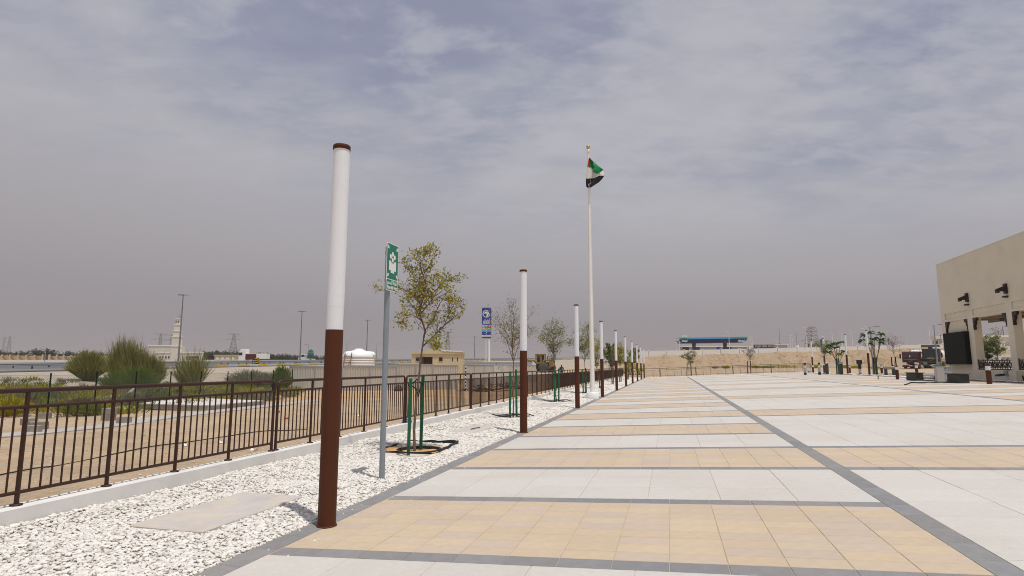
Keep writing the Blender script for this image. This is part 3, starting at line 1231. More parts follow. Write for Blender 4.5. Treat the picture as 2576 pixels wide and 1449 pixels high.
def grow(mb, p, d, L, r, lev, tips, maxlev, rng, spread=0.75, droop=0.0, n_kids=(3, 5), wig=0.22):
    """one branch with its side branches; collects twig points for leaves"""
    n = 5
    pts, rr = [Vector(p)], [r]
    q, dd = Vector(p), Vector(d).normalized()
    for i in range(n):
        dd = (dd + Vector((rng.gauss(0, wig), rng.gauss(0, wig), rng.gauss(0.02 - droop, wig * .7)))).normalized()
        q = q + dd * (L / n)
        pts.append(q.copy())
        rr.append(r * (1 - 0.72 * (i + 1) / n))
    mb.tube(pts, rr, 6 if r > 0.012 else 4, caps=False)
    if lev >= maxlev - 1:
        for i in range(1, n + 1):
            tips.append((pts[i], (pts[i] - pts[i - 1]).normalized()))
    if lev < maxlev:
        for k in range(rng.randint(*n_kids)):
            f = 0.25 + 0.75 * rng.random()
            i = min(n - 1, int(f * n))
            b = pts[i].lerp(pts[i + 1], f * n - i) if i < n else pts[-1]
            a = rng.random() * 6.283
            side = Vector((math.cos(a), math.sin(a), 0.25 + 0.5 * rng.random()))
            nd = (dd * (1 - spread) + side.normalized() * spread).normalized()
            grow(mb, b, nd, L * (0.45 + 0.25 * rng.random()), max(rr[i] * 0.55, 0.0022), lev + 1, tips, maxlev, rng, spread, droop, n_kids, wig)


def young_tree(name, label, loc, trunk, limbs, nleaf, leaf, lm, seed, maxlev=2, n_kids=(3, 5), r0=0.03, wid=0.22, scat=0.05, cat='tree', group=None,
               droop=0.0, gscale=0.007):
    rng = random.Random(seed)
    r = thing(name, label, cat, loc, 0, group)
    mb = MB()
    n = len(trunk)
    mb.tube(trunk, [r0 * (1 - 0.55 * i / (n - 1)) for i in range(n)], 8)
    tips = []
    for (pts, lr) in limbs:
        pts = [Vector(p) for p in pts]
        mb.tube(pts, [lr * (1 - 0.7 * i / (len(pts) - 1)) for i in range(len(pts))], 6, caps=False)
        for i in range(1, len(pts)):
            seg = (pts[i] - pts[i - 1])
            for k in range(rng.randint(*n_kids)):
                b = pts[i - 1].lerp(pts[i], rng.random())
                a = rng.random() * 6.283
                dv = (seg.normalized() * 0.55 + Vector((math.cos(a), math.sin(a) * 0.9, 0.25)) * 0.75).normalized()
                grow(mb, b, dv, (0.28 + 0.30 * rng.random()) * trunk[-1][2] / 2.2 * min(1.0, lr * (1 - .6 * i / len(pts)) / gscale), lr * 0.32, 1, tips, maxlev, rng, 0.7, droop, (2, 4))
        tips.append((pts[-1], seg.normalized()))
    mb.build('trunk', M_BARK, r, fixn=False)
    T = np.array([t[0] for t in tips])
    Dr = np.array([t[1] for t in tips])
    k = RNG.integers(0, len(T), nleaf)
    C = T[k] + RNG.normal(size=(nleaf, 3)) * scat
    V, F, id_ = leaf_cloud(C, leaf, wid, 0.25, Dr[k] * 0.8)
    tone = np.clip(RNG.random(nleaf) ** 1.25, 0, 1)[id_]
    link('crown', npmesh('crown', V, F, tone), lm, r)
    return r


# ---------------------------------------------------------------- the staked trees along the gravel
q = 0.00735


def w2(x, y, dy=0.0):
    return ((x - 1046) * q, dy, (1136 - y) * q)


TR = [w2(1046, 1140), w2(1043, 1080, .01), w2(1047, 1010, -.01), w2(1052, 950, .02), w2(1056, 905, .0), w2(1060, 870), w2(1063, 845, .01)]
LIMBS = [([w2(1063, 845), w2(1066, 826, .03), w2(1058, 802, .02), w2(1050, 775), w2(1059, 746, -.04), w2(1066, 730), w2(1066, 706, .05), w2(1058, 681, .02), w2(1049, 650), w2(1049, 628)], .019),
         ([w2(1049, 650), w2(1060, 632), w2(1068, 617)], .008),
         ([w2(1058, 681), w2(1071, 655, .05), w2(1082, 634, .02), w2(1106, 616)], .010),
         ([w2(1059, 746), w2(1035, 726, -.05), w2(1000, 719, -.08), w2(945, 722, -.1)], .010),
         ([w2(1060, 868), w2(1085, 842, .1), w2(1115, 810, .12), w2(1140, 790, .1), w2(1170, 768, .05)], .016),
         ([w2(1115, 810, .1), w2(1132, 770, .1), w2(1150, 735, .05)], .009),
         ([w2(1058, 802), w2(1040, 770, .15), w2(1020, 750, .2), w2(1005, 735, .2)], .011),
         ([w2(1052, 785), w2(1076, 760, -.15), w2(1095, 735, -.2), w2(1110, 700, -.2)], .012),
         ([w2(1066, 826), w2(1085, 790, .2), w2(1100, 750, .25), w2(1125, 715, .2)], .012),
         ([w2(1058, 802), w2(1036, 785, -.15), w2(1018, 790, -.2), w2(1010, 812, -.25)], .009),
         ([w2(1062, 720), w2(1040, 690, .1), w2(1022, 668, .1), w2(1012, 650, .05)], .008),
         ([w2(1060, 760), w2(1090, 720, .05), w2(1118, 690, .05), w2(1150, 700, .0)], .010),
         ([w2(1064, 850), w2(1085, 868, -.1), w2(1108, 868, -.15)], .008)]
young_tree('staked_tree', 'young yellow leaved tree tied between two green stakes behind the green sign', ts(11.22, -1.42, -0.02), TR, LIMBS,
           3600, 0.056, L_YG, 3, 2, (2, 4), 0.028, 0.24, 0.04, group='young trees in the gravel strip', gscale=0.0125)


def simple_tree(label, loc, h, fork, rad_, seed, nleaf, leaf, lm, nl=7, maxlev=2, wid=0.17, lean=(0, 0), r0=0.025, name='staked_tree', group='young trees in the gravel strip', n_kids=(2, 4), shape=1.0):
    rng = random.Random(seed)
    top = fork
    tk = [(0, 0, -0.03)]
    for i in range(1, 6):
        f = i / 5
        tk.append((lean[0] * f + rng.gauss(0, .018) * h / 3, lean[1] * f + rng.gauss(0, .018) * h / 3, top * f))
    limbs = []
    for i in range(nl):
        a = 6.283 * i / nl + rng.gauss(0, .3)
        rr = rad_ * (0.25 + 0.75 * rng.random())
        hh = h - (rr / rad_) ** 1.5 * (h - fork) * 0.65 * shape - 0.1 * rng.random()
        b = Vector(tk[-1]) if i % 3 else Vector(tk[-2])
        e = Vector((tk[-1][0] + rr * math.cos(a), tk[-1][1] + rr * math.sin(a), hh))
        m1 = b.lerp(e, .35) + Vector((rng.gauss(0, .06), rng.gauss(0, .06), 0.02 * h))
        m2 = b.lerp(e, .7) + Vector((rng.gauss(0, .07), rng.gauss(0, .07), 0.02 * h))
        limbs.append(([b, m1, m2, e], r0 * 0.45))
    return young_tree(name, label, loc, tk, limbs, nleaf, leaf, lm, seed, maxlev, n_kids, r0, wid, 0.06 * h / 3.4, group=group)


simple_tree('thin grey green tree with sparse leaves behind the second light column', ts(19.1, -1.62, 0), 3.75, 2.15, 0.78, 21, 1350, 0.065, L_GREY, 9, 2, 0.16, n_kids=(2, 4))
simple_tree('slim grey green tree with a twisted double trunk just before the third light column', ts(27.35, -1.78, 0), 3.85, 2.1, 0.72, 33, 2000, 0.085, L_GREY, 9, 2, 0.16, (-.12, 0))
simple_tree('young tree half hidden by the third light column', ts(35.5, -1.62, 0), 4.1, 2.3, 1.0, 45, 1500, 0.11, L_GREY, 8, 2, 0.17)
simple_tree('low bushy young tree just left of the flagpole', ts(43.2, -1.6, 0), 3.7, 1.8, 1.05, 52, 1900, 0.12, L_YG, 8, 2, 0.17, (-.35, 0))
simple_tree('small dry young tree left of the fifth light column', ts(52.5, -1.6, 0), 2.6, 1.5, 0.7, 63, 700, 0.12, L_DRY, 7, 2, 0.17)
simple_tree('yellowish young tree left of the sixth light column', ts(60.5, -1.6, 0), 3.9, 1.8, 0.95, 71, 1800, 0.15, L_YG, 8, 2, 0.17)
simple_tree('last young tree of the gravel strip by the yellow heap', ts(71.5, -1.6, 0), 3.6, 1.7, 1.1, 84, 1500, 0.15, L_GREY, 8, 2, 0.17)


def stakes(t, s, dt, h, first, lab):
    """square green stakes either side of a trunk, each its own thing"""
    for sg_, (ds, dh, lx) in enumerate(((-dt, 0.0, .01), (dt, 0.06, -.01))):
        m = MB().box(-.029, .029, -.029, .029, -0.1, h + dh)
        o = m.build('tree_stake', M_STAKE, None, ts(t + (0.0 if sg_ == 0 else .04), s, 0.0) + Vector((ds, 0.25 * (1 if sg_ else -1) * first, 0)), bev=0.004,
                    rot=(rad(1.2 * (hsh(t, sg_) - .5)), rad(2.2 * (hsh(t + 3, sg_) - .5)), .25))
        tag(o, ('left' if sg_ == 0 else 'right') + ' green wooden stake beside ' + lab, 'stake', 'green tree stakes')


TREE_LAB = ['the yellow leaved tree', 'the sparse tree behind the second light column', 'the twisted tree before the third light column',
            'the tree hidden by the third light column', 'the bushy tree left of the flagpole', 'the dry little tree', 'the yellowish tree', 'the last tree of the gravel strip']
stakes(11.2, -1.42, 0.065, 1.36, 1.0, TREE_LAB[0])
for t, s, lb in ((19.1, -1.62, 1), (27.35, -1.78, 2), (35.3, -1.62, 3), (43.3, -1.6, 4), (52.5, -1.6, 5), (60.5, -1.6, 6), (71.5, -1.6, 7)):
    stakes(t, s, 0.10, 1.42, 0.5, TREE_LAB[lb])
st = MB()
st.tube([(-.12, -.1, 1.22), (-.02, .03, 1.30), (.0, .05, 1.34), (.06, .09, 1.27), (.12, .17, 1.24)], 0.014, 6)
st.tube([(-.12, -.1, 1.24), (.0, -.04, 1.17), (.05, .0, 1.02), (.07, .10, 1.2), (.10, .2, 1.26)], 0.012, 6)
tag(st.build('tree_tie', M_BLACK, None, ts(11.22, -1.42, 0)), 'black rubber strap tying the yellow leaved tree to its stakes', 'strap')

# the sandy pit of the first tree with black edging and drip hose
pit = thing('tree_pit', 'square sandy tree pit with black edging in the gravel', 'tree pit', ts(11.75, -1.55, 0), RZ)
V = []
for i in range(13):
    for j in range(13):
        a, b = -.62 + 1.24 * i / 12, -.57 + 1.14 * j / 12
        V.append((a, b, -0.012 + .03 * (vnoise(a * 5, b * 5) - .5) + 0.02))
F = [(i * 13 + j, (i + 1) * 13 + j, (i + 1) * 13 + j + 1, i * 13 + j + 1) for i in range(12) for j in range(12)]
MB().add(V, F, True).build('sand_fill', M_SANDO, pit)
ed = MB()
for (x0, y0, x1, y1, h0, h1) in ((.62, .57, .62, -.57, .05, .085), (.62, .57, -.55, .57, .05, .03), (.62, -.57, -.30, -.57, .085, .035)):
    n = 8
    for i in range(n):
        f0, f1 = i / n, (i + 1) / n
        a0, b0 = lerp(x0, x1, f0), lerp(y0, y1, f0)
        a1, b1 = lerp(x0, x1, f1), lerp(y0, y1, f1)
        z0 = lerp(h0, h1, f0) + .012 * math.sin(i * 2.1)
        z1 = lerp(h0, h1, f1) + .012 * math.sin((i + 1) * 2.1)
        w = 0.006
        dx, dy = (0, w) if x0 != x1 else (w, 0)
        ed.add([(a0 - dx, b0 - dy, -.05), (a1 - dx, b1 - dy, -.05), (a1 + dx, b1 + dy, -.05), (a0 + dx, b0 + dy, -.05),
                (a0 - dx, b0 - dy, z0), (a1 - dx, b1 - dy, z1), (a1 + dx, b1 + dy, z1), (a0 + dx, b0 + dy, z0)],
               [(3, 2, 1, 0), (4, 5, 6, 7), (0, 1, 5, 4), (1, 2, 6, 5), (2, 3, 7, 6), (3, 0, 4, 7)])
ed.build('edging', M_BLACK, pit)
hp = []
for i in range(62):
    a = i / 24 * 6.283
    rr = 0.36 + 0.022 * (i // 24) + .02 * math.sin(a * 2)
    hp.append((rr * math.cos(a), rr * 0.95 * math.sin(a), 0.022 + 0.012 * (i / 24)))
tag(MB().tube(hp, 0.011, 6).build('drip_hose', M_BLACK, None, ts(11.2, -1.32, 0.0)), 'black drip hose coiled round the foot of the yellow leaved tree', 'hose')
for t, s, lb in ((19.1, -1.62, 'second'), (27.35, -1.75, 'third'), (35.3, -1.6, 'fourth')):
    m = MB()
    for k in range(3):
        a0 = k * 2.1
        m.tube([(0.75 * math.cos(a0) * f + 0.08 * math.sin(5 * f), 0.45 * math.sin(a0) * f, 0.05 + .05 * math.sin(f * 4 + k)) for f in (-1, -.5, 0, .5, 1)], 0.016, 5)
    tag(m.build('drip_hose', M_BLACK, None, ts(t, s, 0.0), rot=(0, 0, .2)), 'black drip hose lying round the foot of the %s staked tree' % lb, 'hose')
tag(MB().lathe([(0.02, 0), (.11, .01), (.13, .05), (.09, .09), (0.02, .1)], 10).build('blue_bag', mat('blue_plastic', (0.04, 0.17, 0.55), .5), None, ts(14.35, -3.05, KERB_Z - .02), rot=(.1, .1, 0)),
    'crumpled blue plastic bag on top of the white kerb', 'bag')

# ================================================================ flagpole and flag
FP = ts(29.7, -0.45, 0.0)
fpo = thing('flagpole', 'tall ivory flagpole with a gold ball on a round white plinth', 'flagpole', FP, 0)
MB().lathe([(0.30, 0), (0.30, 0.30), (0.27, 0.32), (0.15, 0.33)], 32).build('plinth', M_WHITE, fpo)
FTOP = sight(1487, 384, FP.y).z
MB().lathe([(0.125, 0.33), (0.115, 0.6), (0.108, 3), (0.07, FTOP * .75), (0.042, FTOP - .2), (0.04, FTOP)], 24).build('pole', M_POLE, fpo)
zb = sight(1487, 370, FP.y).z
MB().lathe([(0.055, FTOP - .02), (0.072, FTOP), (0.066, FTOP + .17), (0.05, FTOP + .18)], 16).build('truck_cap', M_WHITE, fpo)
fin = MB().tube([(0, 0, FTOP + .17), (0, 0, zb - .08)], 0.014, 8)
sp = [(max(0.003, 0.1 * math.sin(math.pi * i / 12)), -0.1 * math.cos(math.pi * i / 12)) for i in range(13)]
fin.lathe(sp, 20, (0, 0, zb))
fin.build('gold_ball', M_GOLD, fpo)
rp = MB()
rp.tube([(.05, -.05, FTOP - .1), (.06, -.09, FTOP - 1.2), (.08, -.12, FTOP - 2.4), (.11, -.14, 1.6)], 0.006, 4)
rp.build('halyard', M_POLE, fpo)


def flag():
    """the cloth hangs nearly limp; columns run from the hoist to the fly"""
    def W(x, y, d):
        return ((x - 350) * .00262 * (1.16 if x > 350 else 1.0) + 0.02, -d, (1075 - y) * .00262)
    # rows of the draped cloth, top to bottom: outline from hoist (left) to fly (right)
    hoist = [(346, 490), (330, 560), (305, 672), (290, 760), (281, 870), (279, 960), (286, 1058)]
    fly = [(350, 488), (410, 556), (500, 640), (578, 748), (600, 800), (618, 890), (562, 926)]
    me = MB()
    nu, nv = 22, 30

    def samp(L, f):
        f *= len(L) - 1
        i = min(len(L) - 2, int(f))
        return Vector(L[i]).lerp(Vector(L[i + 1]), f - i)
    rows = []
    for j in range(nv + 1):
        v = j / nv
        a, b = samp(hoist, v), samp(fly, v)
        if v > 0.72:                                            # the foot of the cloth curls back to the pole
            b = b.lerp(Vector((372, 1078)), sst(v, .72, 1.0) ** 0.8)
        row = []
        for i in range(nu + 1):
            u = i / nu
            p = a.lerp(b, u)
            d = 0.10 + 0.10 * math.sin(u * 7.5 + v * 3.0) * (0.3 + v) + 0.05 * math.sin(u * 15 + v * 5)
            sagy = 16 * math.sin(math.pi * u) * (v - .3)
            row.append(W(p.x, p.y + sagy, d))
        rows.append(row)
    vs = [p for r_ in rows for p in r_]
    for j in range(nv):
        for i in range(nu):
            u, v = (i + .5) / nu, (j + .5) / nv
            if v < 0.13 + .0 * u or (u < 0.28 - 0.5 * (v - .1) and v < 0.36):
                m = 0
            elif v < 0.35 + 0.16 * max(0, u - .22):
                m = 1
            elif v < 0.72 + 0.02 * u:
                m = 2
            else:
                m = 3
            a = j * (nu + 1) + i
            me.add([vs[a], vs[a + 1], vs[a + nu + 2], vs[a + nu + 1]], [(0, 1, 2, 3)], True, m)
    # the upper fly corner has dropped over the white stripe
    fold = [(405, 590), (578, 752), (562, 770), (528, 800), (478, 838), (440, 822), (402, 795), (412, 740), (416, 690)]
    c = Vector((480, 735))
    ring = [W(x, y, 0.30) for x, y in fold]
    mid = [W(*(Vector(p).lerp(c, .45)), 0.345 + .03 * math.sin(k * 2.2)) for k, p in enumerate(fold)]
    n = len(fold)
    me.add(ring + mid + [W(c.x, c.y, .33)], [(k, (k + 1) % n, n + (k + 1) % n, n + k) for k in range(n)] + [(n + k, n + (k + 1) % n, 2 * n) for k in range(n)], True, 1)
    m = me.mesh('flag', fixn=False)
    bm = bmesh.new()
    bm.from_mesh(m)
    bmesh.ops.remove_doubles(bm, verts=bm.verts, dist=0.0005)
    bm.to_mesh(m)
    bm.free()
    zb_ = sight(1487, 473, FP.y).z
    o = link('flag', m, [M_RED, M_FGREEN, M_FWHITE, M_FBLACK], None, FP + Vector((0, -.05, zb_)))
    md = o.modifiers.new('thickness', 'SOLIDIFY')
    md.thickness = 0.004
    md.offset = 0
    tag(o, 'limp red green white and black flag hanging at the flagpole top', 'flag')


flag()


# ================================================================ the field behind the fence
def chain_link():
    cf = -23.3
    tops = []
    r = thing('chain_link_fence', 'dark green chain link fence with thin posts across the scrub field', 'fence', (0, 0, 0), 0)
    pm = MB().tube([(0, 0, -0.3), (0, 0, 1.5)], 0.028, 8).mesh('post')
    pm.materials.append(M_DGREEN)
    Y = 20.55 - 1.81 * 2
    P = []
    while Y < 38:
        X = cf + 0.26 * Y
        z = ter(X, Y)
        P.append(Vector((X, Y, z)))
        link('post', pm, None, r, (X, Y, z))
        Y += 1.81
    # woven wire: two families of slanting strands, thin three sided wires
    w = MB()
    V, F = [], []
    L = (P[-1] - P[0]).length
    dirv = (P[-1] - P[0]) / L
    Hh, stp = 1.36, 0.085

    def pt(d, h):
        d = max(0, min(L, d))
        i = min(len(P) - 2, int(d / L * (len(P) - 1)))
        f = d / L * (len(P) - 1) - i
        b = P[i].lerp(P[i + 1], f)
        return Vector((b.x, b.y, b.z + 0.03 + h))
    nrm = Vector((dirv.y, -dirv.x, 0)).normalized()
    n = int((L + Hh) / stp)
    for fam in (1, -1):
        for k in range(n):
            d0 = k * stp - (Hh if fam > 0 else 0)
            a, b = (d0, 0.0), (d0 + fam * Hh if fam > 0 else d0 - Hh, Hh)
            # clip to the fence length
            if fam > 0:
                if a[0] < 0:
                    a = (0, -d0)
                if b[0] > L:
                    b = (L, L - d0)
            else:
                if b[0] < 0:
                    b = (0, d0)
                if a[0] > L:
                    a = (L, d0 - L)
            if a[1] >= Hh or b[1] <= 0 or b[1] - a[1] < 0.02:
                continue
            p0, p1 = pt(*a), pt(*b)
            o = nrm * 0.004 * fam
            u = (p1 - p0).normalized().cross(nrm) * 0.0024
            v = nrm * 0.0024
            m = len(V)
            for p in (p0, p1):
                V += [p + o + u, p + o - u * .5 + v, p + o - u * .5 - v]
            for c in range(3):
                c2 = (c + 1) % 3
                F.append((m + c, m + c2, m + 3 + c2, m + 3 + c))
    me = npmesh('wire_mesh', np.array([tuple(p) for p in V]), np.array(F))
    stuff(link('wire_mesh', me, M_CHAIN, r))
    tw = MB()
    for h in (0.05, 0.7, 1.38):
        tw.tube([p + Vector((0, 0, h + .02)) for p in P], 0.004, 4)
    tw.build('tension_wire', M_CHAIN, r)


chain_link()


def bush(name, label, loc, w, h, n, mats, lobes=1, seed=0, cat='shrub', group=None, blade=0.5, width=0.012, woody=True, hks=None):
    """many thin upright shoots fanning out of a few woody stems"""
    r = thing(name, label, cat, loc, 0, group)
    rs = np.random.default_rng(seed)
    cen = []
    for k in range(lobes):
        cen.append(((k - (lobes - 1) / 2) * w / (lobes + 0.6), rs.normal() * w * .1, hks[k] if hks else (0.75 + 0.3 * rs.random() if lobes > 1 else 1.0)))
    nn = n // lobes
    P0, P1 = [], []
    for (cx_, cy_, hk) in cen:
        wl_ = w / 2 if lobes == 1 else w / lobes * 0.85
        th = rs.random(nn) * 6.283
        e = np.sqrt(rs.random(nn)) * 1.15
        rad_ = 0.25 + 0.75 * rs.random(nn) ** 0.6
        x = np.sin(e) * np.cos(th) * wl_ * rad_ * 1.1 + cx_
        y = np.sin(e) * np.sin(th) * wl_ * rad_ * 1.1 + cy_
        z = np.cos(e) * h * hk * rad_ * (0.9 + 0.2 * rs.random(nn)) + 0.05 * h
        tip = np.stack([x, y, z], 1)
        root_ = np.stack([np.full(nn, cx_), np.full(nn, cy_), np.full(nn, h * 0.02)], 1)
        d = tip - root_
        d[:, 2] += 0.35 * h * (1 - rad_) + 0.10 * h
        d /= np.linalg.norm(d, axis=1, keepdims=True)
        L = blade * h * (0.35 + 0.75 * rs.random(nn) ** 1.5)[:, None] * 0.6
        P0.append(tip - d * L)
        P1.append(tip + d * L * (.1 + .5 * rs.random(nn)[:, None]) + rs.normal(size=(nn, 3)) * 0.035 * h)
    P0, P1 = np.concatenate(P0), np.concatenate(P1)
    P0[:, 2] = np.maximum(P0[:, 2], 0.0)
    V, F, id_ = blades(P0, P1, np.full(len(P0), width), -0.02)
    tone = np.clip(0.25 + 0.75 * rs.random(len(P0)), 0, 1)[id_]
    link('foliage', npmesh('foliage', V, F, tone), mats, r)
    if woody:
        st_ = MB()
        for (cx_, cy_, hk) in cen:
            for k in range(9):
                a, e = rs.random() * 6.283, 0.2 + 0.6 * rs.random()
                t_ = Vector((cx_ + math.sin(e) * math.cos(a) * w / lobes * .45, cy_ + math.sin(e) * math.sin(a) * w / lobes * .45, math.cos(e) * h * .65 * hk))
                m_ = t_ * 0.5 + Vector((cx_ * .5, cy_ * .5, .05 * h))
                st_.tube([(cx_, cy_, -.1), m_, t_], [0.03, .02, .008], 5, caps=False)
        st_.build('stems', M_BARK, r, fixn=False)
    return r


bush('broom_bush', 'round olive broom bush beyond the chain link fence beside the road', on(217, 49), 3.4, 2.35, 7000, L_BROOM, 1, 1, group='large broom bushes', width=0.014, blade=.62)
bush('broom_bush', 'largest olive broom bush, three lobed, in front of the white mosque', on(340, 45), 4.3, 3.75, 9000, L_BROOM, 3, 2, group='large broom bushes', width=0.014, blade=.62, hks=(1.0, .86, .62))
bush('broom_bush', 'lower bright green broom bush at the foot of the largest bush', on(335, 40), 3.4, 1.7, 7000, L_SCRUBN, 2, 9, group='large broom bushes', width=0.012)
bush('broom_bush', 'open feathery twin stemmed broom bush in front of the minaret', on(472, 47), 2.9, 3.2, 1500, L_BROOM, 2, 3, group='large broom bushes', width=0.013, blade=.7)
bush('leafy_bush', 'deep green leafy bush against the left end of the cream hoarding', on(708, 40), 1.5, 1.75, 3500, L_SCRUBN, 1, 4, group='shrubs by the hoarding', width=0.02, blade=.3)
bush('scrub_bush', 'grey green spreading scrub on the slope below the painted kerb', on(655, 46), 4.2, 1.35, 5200, L_SCRUBG, 2, 5, group='shrubs by the hoarding', width=0.016)
bush('scrub_bush', 'yellow green scrub beside the left edge post of the chain link fence', on(25, 21.0), 1.7, 0.75, 2600, L_SCRUBY, 2, 6, group='scrub by the chain link fence', width=0.012)
bush('scrub_bush', 'dry grey thorn scrub behind the second fence post', on(205, 23.0), 1.5, 0.55, 2400, L_DRY, 1, 7, group='scrub by the chain link fence', width=0.006)
bush('scrub_bush', 'fresh green low scrub just left of the block stack', on(222, 21.5), 1.5, 0.45, 1800, L_SCRUBN, 2, 8, group='scrub by the chain link fence', width=0.010)


def scrub():
    """ground cover nobody could count"""
    P0, P1, T, M3 = [], [], [], []
    rs = np.random.default_rng(5)
    clumps = []
    tries = 0
    while len(clumps) < 620 and tries < 9000:
        tries += 1
        u = rs.random()
        px = 0 + 760 * rs.random()
        Y = 21 + 30 * rs.random() ** 1.1
        x = (px - CX) / FOC * Y
        c = x - 0.26 * Y
        if c > -22.2 or x - 0.3 * Y < -53:
            if not (c > -22.2 and c < -20.0 and rs.random() < 0.25):
                continue
        if vnoise(x * 0.33, Y * 0.33) < 0.36 and rs.random() < 0.85:
            continue
        if x - 0.3 * Y < -38 and rs.random() < 0.72:
            continue
        clumps.append((x, Y))
    for k in range(42):                       # strip of weeds behind the concrete platform
        px, Y = 330 + 380 * rs.random(), 29.5 + 5 * rs.random()
        clumps.append(((px - CX) / FOC * Y, Y))
    out = {0: [], 1: [], 2: [], 3: []}
    for (x, y) in clumps:
        z = ter(x, y)
        v = vnoise(x * 0.5 + 40, y * 0.5)
        kind = 0 if v > 0.56 else (1 if v > 0.36 else (2 if v > 0.2 else 3))
        if rs.random() < 0.2:
            kind = int(rs.integers(0, 4))
        w, h = 0.45 + 0.55 * rs.random(), 0.22 + 0.32 * rs.random()
        n = 95
        th, e = rs.random(n) * 6.283, np.sqrt(rs.random(n)) * 1.3
        rr = 0.4 + 0.6 * rs.random(n)
        tip = np.stack([x + np.sin(e) * np.cos(th) * w * rr, y + np.sin(e) * np.sin(th) * w * rr, z + 0.04 + np.cos(e) * h * rr + .04], 1)
        d = np.stack([np.sin(e) * np.cos(th), np.sin(e) * np.sin(th), np.cos(e) + .5], 1)
        L = (0.10 + 0.14 * rs.random(n))[:, None]
        out[kind].append((tip - d * L, tip))
    for kind, (m, lb) in enumerate(((L_SCRUBY, 'yellow flowering ground scrub spread over the field'), (L_SCRUBG, 'grey saltbush scrub spread over the field'),
                                    (L_SCRUBN, 'green weeds spread over the field'), (L_DRY, 'dead dry scrub spread over the field'))):
        a = np.concatenate([q_[0] for q_ in out[kind]])
        b = np.concatenate([q_[1] for q_ in out[kind]])
        V, F, id_ = blades(a, b, 0.012 + 0.012 * RNG.random(len(a)))
        stuff(tag(link('scrub', npmesh('scrub', V, F, RNG.random(len(a))[id_]), m), lb, 'scrub'))


scrub()


def field_stones():
    bm = bmesh.new()
    bmesh.ops.create_icosphere(bm, subdivisions=1, radius=1)
    bv = np.array([v.co for v in bm.verts])
    bf = np.array([[v.index for v in f.verts] for f in bm.faces])
    bm.free()
    n = 2600
    P, S = [], []
    for k in range(n):
        px = -20 + 820 * RNG.random()
        Y = 6 + 50 * RNG.random() ** 1.2
        x = (px - CX) / FOC * Y
        t, s = to_ts(x, Y)
        if s > -3.4:
            continue
        P.append((x, Y, ter(x, Y)))
        S.append((0.012 + 0.03 * RNG.random() ** 3) * (2.2 if x - .3 * Y < -22 else 1))
    P, S = np.array(P), np.array(S)
    n = len(P)
    V = bv[None] * (1 + .5 * (RNG.random((n, 12, 1)) - .5)) * np.array([1, .8, .55]) * S[:, None, None] + P[:, None]
    F = (np.arange(n)[:, None, None] * 12 + bf[None]).reshape(-1, 3)
    m = mat('field_stone', (0.46, 0.40, 0.32), .95, tone=.25)
    stuff(tag(link('field_stones', npmesh('field_stones', V.reshape(-1, 3), F, np.repeat(RNG.random(n), 20)), m), 'small stones and rubble littering the sand field', 'stones'))


field_stones()

# concrete path, platform and loose blocks
def strip(name, pts, wid, z_off, m, thick=0.06):
    """flat ribbon lying on the ground through plan points"""
    mb = MB()
    L_, R_ = [], []
    for i, p in enumerate(pts):
        a, b = pts[max(0, i - 1)], pts[min(len(pts) - 1, i + 1)]
        d = Vector((b[0] - a[0], b[1] - a[1])).normalized()
        nn = Vector((-d.y, d.x))
        w = wid * (0.9 + .2 * hsh(i))
        for side, lst in ((1, L_), (-1, R_)):
            x, y = p[0] + nn.x * w / 2 * side, p[1] + nn.y * w / 2 * side
            lst.append((x, y, max(ter(p[0], p[1]), ter(x, y)) + z_off))
    n = len(pts)
    vs = L_ + R_ + [(x, y, z - thick) for x, y, z in L_] + [(x, y, z - thick) for x, y, z in R_]
    fs = []
    for i in range(n - 1):
        fs += [(i, n + i, n + i + 1, i + 1), (2 * n + i, i, i + 1, 2 * n + i + 1), (n + i, 3 * n + i, 3 * n + i + 1, n + i + 1)]
    mb.add(vs, fs)
    return mb.build(name, m, None)


pth = [tuple(on(px, Y).xy) for px, Y in ((-60, 14.2), (60, 15.2), (160, 16.4), (270, 17.8), (400, 20.2), (520, 22.0), (640, 24.6), (720, 27.5), (800, 31))]
structure(strip('path', pth, 1.0, 0.03, M_CONC, 0.15))

plat = thing('concrete_platform', 'flat concrete platform edged with grey blocks in the sand field', 'platform', (0, 0, 0), 0)
A_, B_, C_, D_ = on(350, 24.6), on(524, 23.4), on(662, 26.6), on(462, 29.2)
zt = -0.20 + 0.26
pv = [Vector((p.x, p.y, zt)) for p in (A_, B_, C_, D_)]
sl = MB().add([*pv, *[p - Vector((0, 0, .35)) for p in pv]], [(0, 1, 2, 3), (0, 4, 5, 1), (1, 5, 6, 2), (2, 6, 7, 3), (3, 7, 4, 0)])
sl.build('slab', mat('pale_screed', (0.60, 0.58, 0.54), .9, .10, 1.5, c2=(.5, .47, .42), mixscale=1.2), plat)


def block_mesh(l, w, h):
    me = MB().box(-l / 2, l / 2, -w / 2, w / 2, 0, h).mesh('block', bev=.008)
    me.materials.append(M_BLOCK)
    return me


